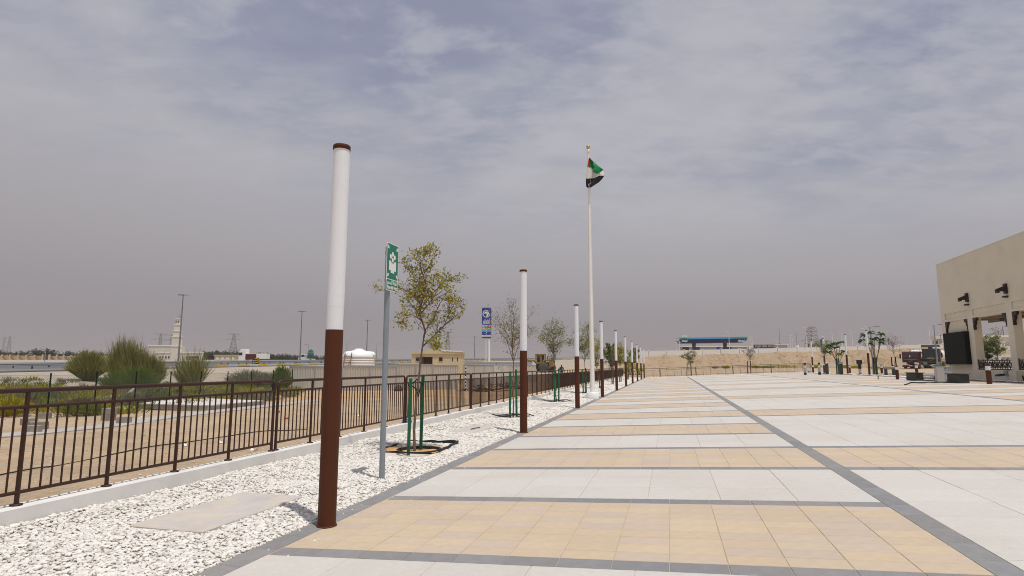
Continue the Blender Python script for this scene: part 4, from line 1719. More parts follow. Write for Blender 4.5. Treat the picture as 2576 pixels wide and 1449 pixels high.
BM = block_mesh(.40, .19, .20)
for (a, b) in ((pv[0], pv[1]), (pv[1], pv[2])):
    L = (b - a).length
    n = int(L / 0.415)
    d = (b - a) / L
    nn = Vector((d.y, -d.x, 0))
    for k in range(n):
        p = a + d * (0.21 + k * L / n) + nn * 0.10
        o = link('block', BM, None, plat, (p.x, p.y, zt - .215 + .008 * hsh(k)), (0, 0, math.atan2(d.y, d.x) + .04 * (hsh(k, 2) - .5)))
for i, (px, Y, dz_, rz, lb) in enumerate((
        (266, 19.6, 0, .1, 'grey concrete block at the bottom left of the small block stack'), (279, 19.5, 0, .15, 'grey concrete block at the bottom right of the small block stack'),
        (266, 19.6, .2, .12, 'grey concrete block on top left of the small block stack'), (280, 19.5, .2, .08, 'grey concrete block on top right of the small block stack'),
        (312, 18.6, 0, .5, 'single concrete block lying right of the block stack'), (80, 15.6, 0, .1, 'flat concrete block lying on the concrete path'),
        (98, 16.9, 0, .3, 'concrete block on the sand above the path, right of the pile'), (88, 17.4, 0, -.5, 'half buried concrete block in the pile near the fence post'),
        (72, 18.4, 0, .9, 'thin concrete block behind the pile near the fence post'), (110, 20.3, .0, .2, 'concrete block lying by the chain link fence'))):
    p = on(px, Y)
    o = tag(link('concrete_block', BM, None, None, (p.x, p.y, p.z - .01 + dz_), (0, 0, rz)), lb, 'block', 'loose concrete blocks')
    if 262 < px < 285:
        o.scale = (0.55, 1, 1)
for px, Y, lb in ((545, 21.6, 'black cable lying across the sand beyond the railing'),):
    pts = [on(-40 + 820 * i / 16, 9.4 + 7.6 * (i / 16) ** 1.2) + Vector((0, .25 * math.sin(i * 1.1), .015 + .01 * math.sin(i))) for i in range(17)]
    tag(MB().tube(pts, .012, 5).build('black_cable', M_BLACK, None), lb, 'cable')
for i, (px, Y, c) in enumerate(((470, 13, 0), (640, 12.2, 0), (700, 22, 1), (355, 20, 0), (720, 20, 1), (905, 21, 0), (390, 26, 0), (720, 26, 0), (560, 13.5, 0))):
    p = on(px, Y)
    m = MB()
    for k in range(4):
        a = k * 1.7 + i
        m.add([(0, 0, .02), (.09 * math.cos(a), .07 * math.sin(a), .05 + .02 * k), (.08 * math.cos(a + 1.2), .08 * math.sin(a + 1.2), .015)], [(0, 1, 2)])
    o = m.build('paper_scrap', M_WHITE if c == 0 else mat('red_plastic', (.45, .06, .05), .6), None, p, fixn=False)
    md = o.modifiers.new('t', 'SOLIDIFY')
    md.thickness = .003
    tag(o, ['white paper scrap nearest the kerb, left of centre of the first railing', 'white paper scrap on the sand near the double posts of the railing', 'red scrap left of the second railing panel', 'white scrap in front of the concrete platform', 'red scrap on the orange sand by the double posts', 'white scrap on the sand behind the near column', 'white scrap in the weeds by the platform', 'white scrap on orange sand near the hoarding end', 'white scrap near the black cable'][i], 'litter', 'scraps of litter on the sand')
p = on(350, 30.5)
wb = tag(MB().add([(-.18, 0, .25), (.05, .02, .30), (.2, 0, .52), (0, .05, .45)], [(0, 1, 2, 3)]).build('plastic_scrap', M_WHITE, None, on(328, 27.5) + Vector((0, 0, .25)), fixn=False), 'white plastic scrap caught in the scrub', 'litter')
wb.modifiers.new('t', 'SOLIDIFY').thickness = .004


# ---------------------------------------------------------------- hoarding, tank, cabin
def sheet(w, h, pitch=0.18, dep=0.035):
    """trapezoid profiled steel sheet standing in the xz plane"""
    mb = MB()
    prof, x = [], 0.0
    while x < w - 1e-6:
        for dx, dy in ((0, 0), (pitch * .5, 0), (pitch * .62, dep), (pitch * .88, dep)):
            if x + dx < w:
                prof.append((x + dx, dy))
        x += pitch
    prof.append((w, 0))
    n = len(prof)
    mb.add([(a, b, 0) for a, b in prof] + [(a, b, h) for a, b in prof], [(i, i + 1, n + i + 1, n + i) for i in range(n - 1)])
    return mb


def hoarding(p0, p1, h, label, bent=0.0, dz_=0.0, name='hoarding_panel', m=None, group='cream hoarding panels', pitch=.18):
    d = p1 - p0
    w = Vector((d.x, d.y)).length
    r = thing(name, label, 'hoarding', p0, math.atan2(d.y, d.x), group)
    sm = sheet(w - .06, h - .08, pitch)
    if bent:
        sm.v = [(x, y + bent * math.sin(math.pi * x / w) * (z / h) ** 1.5 + .3 * bent * math.sin(7 * x) * (z / h), z - abs(bent) * .3 * (z / h) * (x / w)) for x, y, z in sm.v]
    sm.v = [(x + .03, y, z + .06) for x, y, z in sm.v]
    s_ = sm.build('sheet', m or M_HOARD, r, fixn=False)
    s_.modifiers.new('t', 'SOLIDIFY').thickness = .004
    fr = MB()
    if not bent:
        fr.tube([(0, -.01, h), (w, -.01, h)], .022, 6)
    else:
        fr.tube([(w * i / 8, bent * math.sin(math.pi * i / 8) - .01, h - abs(bent) * .3 * i / 8) for i in range(9)], .022, 6)
    fr.build('top_tube', M_HOARDF, r)
    MB().tube([(0, -.01, .08), (w, -.01, .08)], .02, 6).build('bottom_tube', M_HOARDF, r)
    pm = MB().box(-.035, .035, -.05, .02, -.3, h + .03)
    pm.build('post', M_HOARDF, r)
    MB().box(-.22, .22, -.2, .16, 0, .14).build('footing', M_CONC, r, bev=.01)
    return r


hz = -0.28
HX = [(726, 42.0), (791, 42.2), (860, 42.4), (930, 42.6), (997, 42.8), (1046, 42.8), (1089, 43.0), (1153, 43.4)]
for i in range(len(HX) - 1):
    (xa, ya), (xb, yb_) = HX[i], HX[i + 1]
    a, b = on(xa, ya), on(xb, yb_)
    a.z = b.z = hz + (0.06 if i in (4, 5) else 0)
    hoarding(a, b, 1.86 + (.08 if i >= 4 else 0), ['leftmost cream corrugated hoarding panel beside the leafy bush', 'cream hoarding panel left of the white tank, partly behind the near light column',
             'cream hoarding panel in front of the white tank', 'cream hoarding panel with a white speckled post at its right', 'cream hoarding panel behind the grey sign pole',
             'cream hoarding panel left of the cabin door', 'cream hoarding panel below the cabin window'][i])
HB = [(1166, 43.5), (1192, 47), (1217, 51), (1240, 55), (1262, 58.5), (1282, 60), (1318, 63), (1349, 66)]
for i in range(len(HB) - 1):
    (xa, ya), (xb, yb_) = HB[i], HB[i + 1]
    a, b = on(xa, ya), on(xb, yb_)
    a.z = b.z = max(a.z, b.z) - .05
    if a.z < hz:
        a.z = b.z = hz
    hoarding(a, b, 1.9, ['first panel of the receding cream hoarding beyond the gap', 'second panel of the receding cream hoarding', 'third panel of the receding cream hoarding',
             'crumpled bent panel of the receding cream hoarding', 'dented pale panel just right of the crumpled one', 'plain pale panel behind the second light column',
             'last cream hoarding panel, beside the wheel loader'][i], bent=(.0, .0, .06, .38, .18, .0, .0)[i], pitch=(.18, .18, .18, .18, .9, .9, .9)[i])
for i, (xa, ya, xb, yb_) in enumerate(((868, 72, 905, 72), (905, 72, 945, 72.5), (945, 72.5, 990, 73), (990, 73, 1035, 73.5), (1160, 74, 1205, 75), (1205, 75, 1250, 76), (1250, 76, 1300, 77), (1300, 77, 1340, 78))):
    a, b = on(xa, ya), on(xb, yb_)
    hh = sight(xa, 911.5 if i > 3 else 915, ya).z - a.z
    b.z = a.z
    hoarding(a, b, hh, ['pale blue hoarding sheet at the far left behind the white tank', 'pale blue hoarding sheet behind the tank centre', 'pale blue hoarding sheet between tank and cabin', 'pale blue hoarding sheet touching the cabin left end',
             'pale blue hoarding sheet touching the cabin right end', 'pale blue hoarding sheet under the blue pylon sign', 'pale blue hoarding sheet left of the second light column', 'pale blue hoarding sheet right of the second light column'][i],
             name='blue_hoarding_panel', m=M_HBLUE, group='pale blue hoarding behind the cabin', pitch=.4)

tp = on(900, 50)
tk = thing('water_tank', 'white ribbed plastic water tank with domed top behind the hoarding', 'water tank', tp, 0)
tr_, th = 1.36, 2.45
pr = [(tr_ * .98, 0)]
for k in range(11):
    z = .1 + k * .2
    pr += [(tr_, z), (tr_, z + .13), (tr_ - .045, z + .155), (tr_ - .045, z + .175)]
pr += [(tr_, 2.3), (tr_, th), (tr_ * .93, th + .22), (tr_ * .72, th + .38), (tr_ * .42, th + .50), (.35, th + .58), (.3, th + .66), (.02, th + .68)]
MB().lathe(pr, 40).build('shell', M_TANK, tk)
hump = MB()
for a in (-2.25, -0.15, 1.9):
    hump.tube([(tr_ * .25 * math.cos(a), tr_ * .25 * math.sin(a), th + .36), (tr_ * .93 * math.cos(a), tr_ * .93 * math.sin(a), th + .24), (tr_ * 1.0 * math.cos(a), tr_ * 1.0 * math.sin(a), th + .1)], [.14, .17, .17], 10)
hump.build('lifting_lugs', M_TANK, tk)
ld = thing('timber_ladder', 'rough timber ladder leaning on the white water tank', 'ladder', tp + Vector((-.55, -1.75, 0)), 0)
for sx in (-.27, .27):
    MB().tube([(sx - .05, -.25, 0), (sx + .03, .45, 2.75)], .04, 6).build('rail', M_WOOD, ld)
for k in range(5):
    z = .45 + k * .5
    MB().tube([(-.32, -.25 + .7 * z / 2.75 - .04, z), (.34, -.25 + .7 * z / 2.75 - .04, z + .02)], .03, 6).build('rung', M_WOOD, ld)

cb0 = on(1034, 62)
cbn = thing('site_cabin', 'cream site cabin with a dark open doorway and ragged roof edge', 'cabin', cb0, 0)
CL, CH = 5.45, sight(1034, 890, 62).z - cb0.z
kx = CL / 128.0


def cx2(px):
    return (px - 1034) * kx


def cz2(py):
    return sight(1100, py, 62).z - cb0.z


x0, x1 = cx2(1034), cx2(1160)
dl, dr_ = cx2(1063), cx2(1086)
dtop = cz2(898)
wl_ = MB()
wins = [(cx2(1044), cx2(1054)), (cx2(1102), cx2(1111))]
wz0, wz1 = cz2(909), cz2(899)
edges = [x0, wins[0][0], wins[0][1], dl, dr_, wins[1][0], wins[1][1], x1]
wl_.box(x0, wins[0][0], 0, .08, 0, CH)
wl_.box(wins[0][0], wins[0][1], 0, .08, 0, wz0)
wl_.box(wins[0][0], wins[0][1], 0, .08, wz1, CH)
wl_.box(wins[0][1], dl, 0, .08, 0, CH)
wl_.box(dl, dr_, 0, .08, dtop, CH)
wl_.box(dr_, wins[1][0], 0, .08, 0, CH)
wl_.box(wins[1][0], wins[1][1], 0, .08, 0, wz0)
wl_.box(wins[1][0], wins[1][1], 0, .08, wz1, CH)
wl_.box(wins[1][1], x1, 0, .08, 0, CH)
wl_.box(x0, x1, 2.5, 2.58, 0, CH)
wl_.box(x0, x0 + .08, .08, 2.5, 0, CH)
wl_.box(x1 - .08, x1, .08, 2.5, 0, CH)
wl_.build('wall', M_CABIN, cbn)
rf = MB()
rf.prism([(x0 - .06, CH), (x0 - .06, CH + .22), (cx2(1095), CH + .42), (x1 + .1, CH + .28), (x1 + .1, CH)], -.12, 2.7)
rf.build('roof', M_CABIN, cbn)
rg = MB()
for k in range(9):
    a, b = lerp(cx2(1108), x1 + .1, k / 9), lerp(cx2(1108), x1 + .1, (k + 1) / 9)
    rg.box(a, b, -.16, -.10, CH + .30 - .06 * hsh(k) - k * .012, CH + .42 - k * .015 - .05 * hsh(k, 2))
rg.build('torn_roof_edge', M_WHITE, cbn)
MB().box(dl - .35, dl + .02, -.16, -.12, 0, dtop).build('door', M_GDARK, cbn)
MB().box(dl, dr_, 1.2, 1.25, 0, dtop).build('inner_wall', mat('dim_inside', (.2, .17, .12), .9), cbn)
for k, (a, b) in enumerate(wins):
    f = MB()
    for (p0_, p1_, q0, q1) in ((a - .04, b + .04, wz0 - .05, wz0), (a - .04, b + .04, wz1, wz1 + .05), (a - .05, a, wz0, wz1), (b, b + .05, wz0, wz1)):
        f.box(p0_, p1_, -.03, .0, q0, q1)
    wf = f.build('window', M_CREAMW, cbn)
    MB().box(a, b, .03, .06, wz0, wz1).build('pane', M_BLOCK if k == 0 else M_GLASS, wf)
    if k == 0:
        MB().lathe([(.14, 0), (.16, .05), (.05, .07)], 14).build('fan', M_DARK, wf, ((a + b) / 2, .02, (wz0 + wz1) / 2), rot=(math.pi / 2, 0, 0))
for px in (1134.5, 1147):
    MB().box(cx2(px), cx2(px) + .1, -.012, .0, wz0, wz1 - .02).build('vent_slit', M_DARK, cbn)
p = on(1002, 41.6)
bg_ = tag(MB().lathe([(.02, 0), (.32, .02), (.33, .22), (.2, .42), (.05, .52), (.02, .56)], 10).build('brown_sack', M_GATE, None, (p.x, p.y, hz + .05)), 'dark brown sack standing against the cream hoarding', 'sack')
p = on(1170, 43.2)
pst = thing('leaning_post', 'black and white painted post in the gap of the cream hoarding', 'post', (p.x, p.y, hz))
MB().tube([(0, 0, 0), (0.04, 0, 1.9)], .045, 8).build('shaft', M_WHITE, pst)
for k in range(7):
    MB().tube([(.003 + .0045 * k, 0, .15 + k * .25), (.006 + .0045 * k, 0, .27 + k * .25)], .05, 8).build('black_band', M_BLACK, pst)
# dark tangle of netting on the ground in front of the receding hoarding
nb = MB()
rr_ = random.Random(4)
for k in range(70):
    a = rr_.random()
    c0 = Vector(on(1185 + 110 * a, 40 + 9 * a)) + Vector((rr_.gauss(0, .5), rr_.gauss(0, .4), 0))
    pts = [c0]
    for j in range(4):
        pts.append(pts[-1] + Vector((rr_.gauss(0.1, .22), rr_.gauss(0, .2), rr_.gauss(0, .12))))
    pts = [Vector((q_.x, q_.y, max(ter(q_.x, q_.y) + .02, min(q_.z + .25 * math.sin(k), ter(q_.x, q_.y) + .9 * a + .15)))) for q_ in pts]
    nb.tube(pts, .022, 4, caps=False)
stuff(tag(nb.build('netting_heap', M_BLACK, None, fixn=False), 'tangled heap of dark netting and cable on the sand', 'netting'))


# ================================================================ the highway
def rline(c, Y, off=0.0):
    return (c + 0.3 * Y, Y, zroad(Y) + off)


def ribbon(name, c0, c1, Y0, Y1, off, m, step=10.0, thick=0.0):
    n = int((Y1 - Y0) / step) + 1
    ys = [Y0 + (Y1 - Y0) * i / n for i in range(n + 1)]
    vs = [rline(c0, y, off) for y in ys] + [rline(c1, y, off) for y in ys]
    fs = [(i + 1, i, n + 1 + i, n + 2 + i) for i in range(n)]
    mb = MB()
    if thick:
        vs += [(x, y, z - thick) for x, y, z in vs]
        k = 2 * (n + 1)
        fs += [(i, i + 1, k + i + 1, k + i) for i in range(n)] + [(n + 1 + i + 1, n + 1 + i, k + n + 1 + i, k + n + 2 + i) for i in range(n)]
    return mb.add(vs, fs).build(name, m, None)


structure(ribbon('road', -96.0, -62.6, 20, 900, 0.10, M_ASPH, thick=.4))
structure(ribbon('road_shoulder', -72.8, -67.6, 20, 900, 0.106, M_ASPHB))
structure(ribbon('road_line', -67.3, -66.8, 20, 900, 0.108, M_LINE))
mk = MB()
for k in range(60):
    y = 30 + k * 9
    a, b = rline(-78, y, .112), rline(-78, y + 3, .112)
    mk.add([(a[0] - .12, a[1], a[2]), (a[0] + .12, a[1], a[2]), (b[0] + .12, b[1], b[2]), (b[0] - .12, b[1], b[2])], [(0, 1, 2, 3)])
structure(mk.build('lane_markings', M_LINE, None))

rk = structure(MB().box(0, .01, 0, .01, 0, .01).build('road_kerb', M_CONC, None, rline(-63, 78.5, -.2)))
km = {}
for nm, m in (('kerb_stone_yellow', M_YEL), ('kerb_stone_white', mat('kerb_white', (.52, .52, .51), .85, .15, 1))):
    me = MB().box(0, 1.93, -.13, .13, -.15, .36).mesh('kerb_stone', bev=.02)
    me.materials.append(m)
    km[nm] = me
ra = math.atan2(1, .3)
y = 78.5
k = 0
while y < 330:
    p = Vector(rline(-63, y))
    o = link('kerb_stone', km['kerb_stone_yellow' if k % 2 == 0 else 'kerb_stone_white'], None, rk, p - rk.location, (0, 0, ra))
    y += 2.0 * .958
    k += 1


def guardrail(c, Y0, Y1, label):
    r = thing('guardrail', label, 'guardrail', rline(c, Y0), 0)
    o0 = Vector(rline(c, Y0))
    prof = [(0, .44), (-.05, .49), (0, .56), (.0, .60), (-.05, .67), (0, .74)]
    ys = [Y0 + 12 * i for i in range(int((Y1 - Y0) / 12) + 1)]
    vs, n = [], len(prof)
    for y in ys:
        b = Vector(rline(c, y)) - o0
        for dx, dz_ in prof:
            vs.append((b.x - dx, b.y, b.z + dz_))
    fs = [(i * n + j, i * n + j + 1, (i + 1) * n + j + 1, (i + 1) * n + j) for i in range(len(ys) - 1) for j in range(n - 1)]
    b_ = MB().add(vs, fs).build('beam', M_RAIL, r, fixn=False)
    b_.modifiers.new('t', 'SOLIDIFY').thickness = .02
    pm = MB().box(-.07, .07, -.05, .05, 0, .72).mesh('post')
    pm.materials.append(M_RAILD)
    y = Y0
    while y < min(Y1, 300):
        link('post', pm, None, r, Vector(rline(c - .12, y)) - o0)
        y += 4.0


guardrail(-73.5, 38, 560, 'double wave steel guardrail along the near side of the highway')
guardrail(-82.5, 44, 420, 'second steel guardrail in the middle of the highway')
dp = MB().tube([(0, 0, 0), (0, 0, 1.15)], .07, 8).mesh('marker_post')
dp.materials.append(M_RAILD)
for i, (px, Y) in enumerate(((641, 90), (872, 106), (921, 112), (1050, 150), (1086, 160), (1307, 220), (1330, 228), (1372, 235), (1387, 255), (1451, 300), (1469, 310))):
    y = Y
    o = tag(link('marker_post', dp, None, None, rline(-62.2, Y)), 'dark marker post on the painted kerb ' + ['beside the chevron board', 'left of the white tank', 'behind the tank right edge', 'first left of the site cabin', 'second left of the site cabin', 'first left of the second column', 'second left of the second column', 'left of the loader cab', 'behind the loader', 'first right of the loader', 'second right of the loader'][i], 'marker post', 'marker posts on the highway kerb')
    o.location.x = (px - CX) / FOC * Y
    o.location.z = zroad(Y) + .1
cv = thing('chevron_sign', 'small black and yellow striped hazard board at the guardrail', 'sign', rline(-66, 86.5), 0)
cv.location.x = (651 - CX) / FOC * 86.5
cv.location.z = zroad(86.5) + .15
MB().box(-.32, .32, -.02, .02, .25, 1.15).build('board', M_BLACK, cv)
for k in range(3):
    MB().prism([(-.30, .32 + k * .3), (-.30, .46 + k * .3), (.30, .72 + k * .3 - .12), (.30, .58 + k * .3 - .12)], -.03, -.021).build('stripe', M_YEL, cv)
MB().tube([(0, .05, 0), (0, .05, .9)], .04, 6).build('post', M_RAILD, cv)


def mast(label, px, pytop, Y, heads=4, m=M_MAST, thick=.16, group='tall lamp masts on the highway', arm=.62, name='lamp_mast', base=None):
    tp_ = sight(px, pytop, Y)
    zb_ = ter(tp_.x, Y) if base is None else base
    h = tp_.z - zb_
    r = thing(name, label, 'street lamp', (tp_.x, Y, zb_), 0, group)
    MB().tube([(0, 0, 0), (0, 0, h)], [thick, thick * .45], 8).build('pole', m, r)
    hd = [(1, .25), (-1, .25), (.45, -.9), (-.45, -.9)] if heads == 4 else ([(1, 0), (-1, 0)] if heads == 2 else [(heads, 0)])
    for a, b in hd:
        s_ = thick * 1.1
        MB().tube([(0, 0, h - .05), (a * arm * .55, b * arm * .55, h + .12 * arm), (a * arm, b * arm, h + .1 * arm)], thick * .28, 6).build('arm', m, r)
        l = MB().box(-.30 * arm, .30 * arm, -.16 * arm, .16 * arm, -.05 * arm, .06 * arm, M=Matrix.Translation((a * arm * 1.1, b * arm * 1.1, h + .08 * arm)))
        l.build('lamp_head', m, r)
    return r


for i, (px, py, Y, lb) in enumerate(((461, 743, 98, 'tallest lamp mast rising in front of the minaret'), (760, 784, 127, 'tall lamp mast left of the nearest light column'),
                                     (925, 806, 152, 'tall lamp mast above the white water tank'), (1099, 828, 190, 'faint lamp mast behind the crown of the yellow leaved tree'),
                                     (1194, 846, 232, 'lamp mast just left of the blue pylon sign'), (1303, 858, 270, 'slim lamp mast behind the sparse second tree'))):
    mast(lb, px, py, Y, 4)
for i, (px, py, Y, hd, lb) in enumerate(((116, 873, 150, -1, 'thin street lamp in front of the date palms and tan wall'), (364, 876, 190, -1, 'thin street lamp behind the largest broom bush'),
                                         (583, 886, 150, -1, 'short street lamp beside the white lorry'), (776, 867, 170, -1, 'small street lamp right of the second tall mast'),
                                         (873, 861, 180, 1, 'small street lamp directly right of the nearest light column'), (948, 866, 200, 1, 'small street lamp right of the mast above the tank'))):
    mast(lb, px, py, Y, hd, M_MAST if i else M_RAIL, .10, 'small street lamps beyond the highway', .8, 'street_lamp')

# ---------------------------------------------------------------- mosque, wall, palms
ZM = 4.2
mq = thing('mosque', 'pale mosque with a stepped square minaret behind the bushes', 'mosque', (0, 0, 0), 0)
MY = 235.0


def mx(px, py=890):
    return sight(px, py, MY).x


def mz(py):
    return sight(450, py, MY).z


def mbx(name, pa, pb, y0, y1, pt, m, pbot=None, parent=mq):
    return MB().box(mx(pa, pt), mx(pb, pt), MY + y0, MY + y1, ZM - 1 if pbot is None else mz(pbot), mz(pt)).build(name, m, parent)


mbx('prayer_hall', 358.5, 424, 4, 8, 869, M_MOSQ)
mbx('parapet', 358, 424, 3.8, 8.2, 867, M_MOSQT, 870)
mbx('stair_block', 424.5, 446, 2, 6, 871, M_MOSQ)
mbx('front_wing', 398, 511, -2, .5, 888, M_MOSQ)
mbx('wing_parapet', 397.5, 511.5, -2.2, .7, 885, M_MOSQT, 888.5)
tiers = [(13.7, 907, 870.6), (13.3, 870.6, 846.8), (11.4, 846.8, 832.8), (9.3, 832.8, 817), (7.7, 817, 802.3)]
mnr = None
MXC = sight(449.2, 880, MY).x
for i, (hw, zb_, zt_) in enumerate(tiers):
    w = hw * MY / FOC * .70
    y0 = MY - 3
    d = w * 1.75
    o = MB().box(MXC - w, MXC + w, y0 + (4.2 - d) / 2 * .5, y0 + d, mz(zb_), mz(zt_)).build('minaret' if i == 0 else 'tier', M_MOSQ, mq if mnr is None else mnr)
    if mnr is None:
        mnr = o
    e = .16
    MB().box(MXC - w - e, MXC + w + e, y0 + (4.2 - d) / 2 * .5 - e, y0 + d + e, mz(zt_ + 1.6), mz(zt_) + .02).build('cornice', M_MOSQT, mnr)
for dx in (-.45, .42):
    MB().box(MXC + dx - .16, MXC + dx + .16, MY - 2.55, MY - 2.35, mz(812.5), mz(808.8)).build('minaret_window', M_DARK, mnr)
f = MB().tube([(MXC, MY - .5, mz(803)), (MXC, MY - .5, mz(796.5))], .09, 6)
f.tube([(MXC + .42 * math.cos(rad(a)), MY - .5, mz(793.8) + .42 * math.sin(rad(a))) for a in range(130, 430, 25)], [.03, .06, .1, .13, .14, .14, .14, .13, .1, .08, .05, .03], 6)
f.build('crescent_finial', M_MAST, mnr)
for k, px in enumerate((411, 418, 426, 433, 441, 448, 478, 484, 488, 493, 498, 503, 507)):
    o = MB()
    w = .45
    x = mx(px)
    o.prism([(x - w, mz(902)), (x - w, mz(896.8)), (x - w * .6, mz(895.6)), (x, mz(895)), (x + w * .6, mz(895.6)), (x + w, mz(896.8)), (x + w, mz(902))], MY - 2.08, MY - 2.02)
    wf = o.build('window', M_MOSQT, mq)
    MB().box(x - w * .7, x + w * .7, MY - 2.12, MY - 2.09, mz(901.5), mz(896.5)).build('pane', M_DARK if k % 3 else M_GLASS, wf)

gw = thing('boundary_wall', 'long tan panelled wall with cream piers in front of date palms', 'wall', (0, 0, 0), 0)
WP = [(-8, 262), (114, 262)]
panel_i = 0


def wallseg(pa, pb, n, mpan):
    for k in range(n + 1):
        px = lerp(pa, pb, k / n)
        Y = lerp(262, 285, (px + 10) / 440)
        x = (px - CX) / FOC * Y
        zt_, zb_ = sight(px, lerp(894.2, 898, (px + 10) / 440), Y).z, sight(px, lerp(905, 910, (px + 10) / 440), Y).z
        MB().box(x - .25, x + .25, Y - .25, Y + .25, zb_, zt_ + .45, taper=(1, 1)).build('pier', M_CREAMW, gw)
        if k < n:
            px2 = lerp(pa, pb, (k + 1) / n)
            Y2 = lerp(262, 285, (px2 + 10) / 440)
            x2 = (px2 - CX) / FOC * Y2
            MB().add([(x + .25, Y, zb_), (x2 - .25, Y2, zb_), (x2 - .25, Y2, zt_ - .15), (x + .25, Y, zt_ - .15), (x + .25, Y + .2, zb_), (x2 - .25, Y2 + .2, zb_), (x2 - .25, Y2 + .2, zt_ - .15), (x + .25, Y + .2, zt_ - .15)],
                     [(0, 1, 2, 3), (7, 6, 5, 4), (3, 2, 6, 7), (0, 4, 5, 1), (1, 5, 6, 2), (0, 3, 7, 4)]).build('wall_panel', mpan, gw)
            MB().box(x, x2, Y - .12, Y + .3, zt_ - .14, zt_ + .02).build('coping', M_CREAMW, gw)


M_TANW2 = mat('faded_wall_panel', (0.46, 0.35, 0.245), .9, .08, .4)
wallseg(-28, 115, 7, M_TANW)
wallseg(133, 290, 9, M_TANW2)
wallseg(388, 428, 2, M_TANW2)
gx = ((116 - CX) / FOC * 268, (132 - CX) / FOC * 268)
zg = sight(124, 908, 268).z
gt = thing('metal_gate', 'dark brown metal gate between the tan wall and the faded wall', 'gate', (0, 0, 0), 0)
for k in range(2):
    a, b = lerp(gx[0], gx[1], k / 2) + .03, lerp(gx[0], gx[1], (k + 1) / 2) - .03
    MB().box(a, b, 268, 268.1, zg, zg + 2.6).build('leaf', M_GATE, gt)
for k in range(2):
    MB().box(gx[k] - .3, gx[k] + .3, 267.7, 268.3, zg, zg + 2.9).build('pier', M_CREAMW, gt)


def palm_mesh(seed):
    rs = random.Random(seed)
    tr = MB()
    tr.tube([(0, 0, -.5), (.05, 0, 1.2), (.0, .05, 2.3)], [.32, .27, .25], 7)
    P0, P1, W, Bd = [], [], [], []
    for k in range(46):
        a, e = rs.random() * 6.283, rs.uniform(-.25, 1.35)
        L = rs.uniform(2.3, 3.1)
        d = Vector((math.cos(a) * math.cos(e), math.sin(a) * math.cos(e), math.sin(e)))
        p = Vector((0, 0, 2.3))
        pts = [p]
        for i in range(6):
            d = (d + Vector((0, 0, -.11 - .03 * i))).normalized()
            p = p + d * L / 6
            pts.append(p)
        for i in range(6):
            for j in range(3):
                b = pts[i].lerp(pts[i + 1], j / 3)
                dv = (pts[i + 1] - pts[i]).normalized()
                sd = dv.cross(Vector((0, 0, 1))).normalized()
                if i == 0 and j < 2:
                    continue
                for sgn in (-1, 1):
                    t = b + (sd * sgn * .75 + dv * .55 + Vector((0, 0, -.12))) * (.55 if i < 5 else .4)
                    P0.append(tuple(b))
                    P1.append(tuple(t))
                    W.append(.05)
        for i in range(6):
            P0.append(tuple(pts[i]))
            P1.append(tuple(pts[i + 1]))
            W.append(.04)
    V, F, id_ = blades(np.array(P0), np.array(P1), np.array(W))
    cm = npmesh('crown', V, F, RNG.random(len(P0))[id_])
    cm.materials.append(L_PALM)
    tm = tr.mesh('trunk')
    tm.materials.append(M_BARK)
    return tm, cm


PALM = [palm_mesh(s_) for s_ in (1, 2, 3)]


def palm(px, pytop, Y, label, group, s_=1.0, k=0):
    zt_ = sight(px, pytop, Y).z
    z0 = zt_ - 4.6 * s_
    x = (px - CX) / FOC * Y
    r = thing('date_palm', label, 'palm tree', (x, Y, z0), random.random() * 6.28, group)
    r.scale = (s_, s_, s_)
    tm, cm = PALM[k % 3]
    link('trunk', tm, None, r)
    link('crown', cm, None, r)


k = 0
for px, py in ((2, 879), (14, 884), (31, 888), (44, 886), (58, 885), (72, 883), (80, 889), (97, 879), (105, 883), (119, 878), (129, 879), (139, 881), (151, 890), (163, 891), (174, 884), (186, 885), (203, 888), (217, 883), (229, 884),
               (244, 888), (256, 887), (272, 889), (286, 890), (300, 891), (315, 893), (368, 892), (379, 894), (391, 893), (404, 895), (418, 894), (430, 895)):
    palm(px, py - 1, 292 + 14 * hsh(px), 'date palm in the row behind the ' + ('ochre stretch of the boundary wall' if px < 112 else 'brown gate of the boundary wall' if px < 136 else 'faded stretch of the boundary wall' if px < 300 else 'wall end beside the largest broom bush'), 'date palms behind the wall', 1.35 + .15 * hsh(px, 3), k)
    k += 1
for row in range(2):
    for i in range(34):
        px = 522 + i * 9.2 + row * 4.6 + 3 * hsh(i, row)
        if px > 832 or (px > 700 and row == 1 and i % 2):
            continue
        py = lerp(882, 894, (px - 522) / 310) + 3.5 * hsh(i, row + 5) + (2 if row == 0 else -1)
        palm(px, py, 330 + row * 16 + 8 * hsh(i), 'date palm of the grove ' + ('between the mosque and the roadside shed' if px < 553 else 'behind the roadside shed' if px < 607 else 'behind the white lorry' if px < 650 else 'between the white lorry and the tall mast' if px < 756 else 'behind the caged pickup truck') + (', front rank' if row == 0 else ', rear rank'), 'date palms of the grove', 1.5 + .15 * hsh(i, 2), k)
        k += 1
for i in range(26):
    px = 836 + i * 12.5 + 5 * hsh(i)
    palm(px, lerp(897, 908, i / 25) + 2 * hsh(i, 3), 470 + 20 * hsh(i), 'tiny far date palm on the skyline ' + ('right of the near light column' if px < 960 else 'between the sign pole and the cabin' if px < 1040 else 'behind the cabin'), 'far date palms on the skyline', 1.0, k)
    k += 1

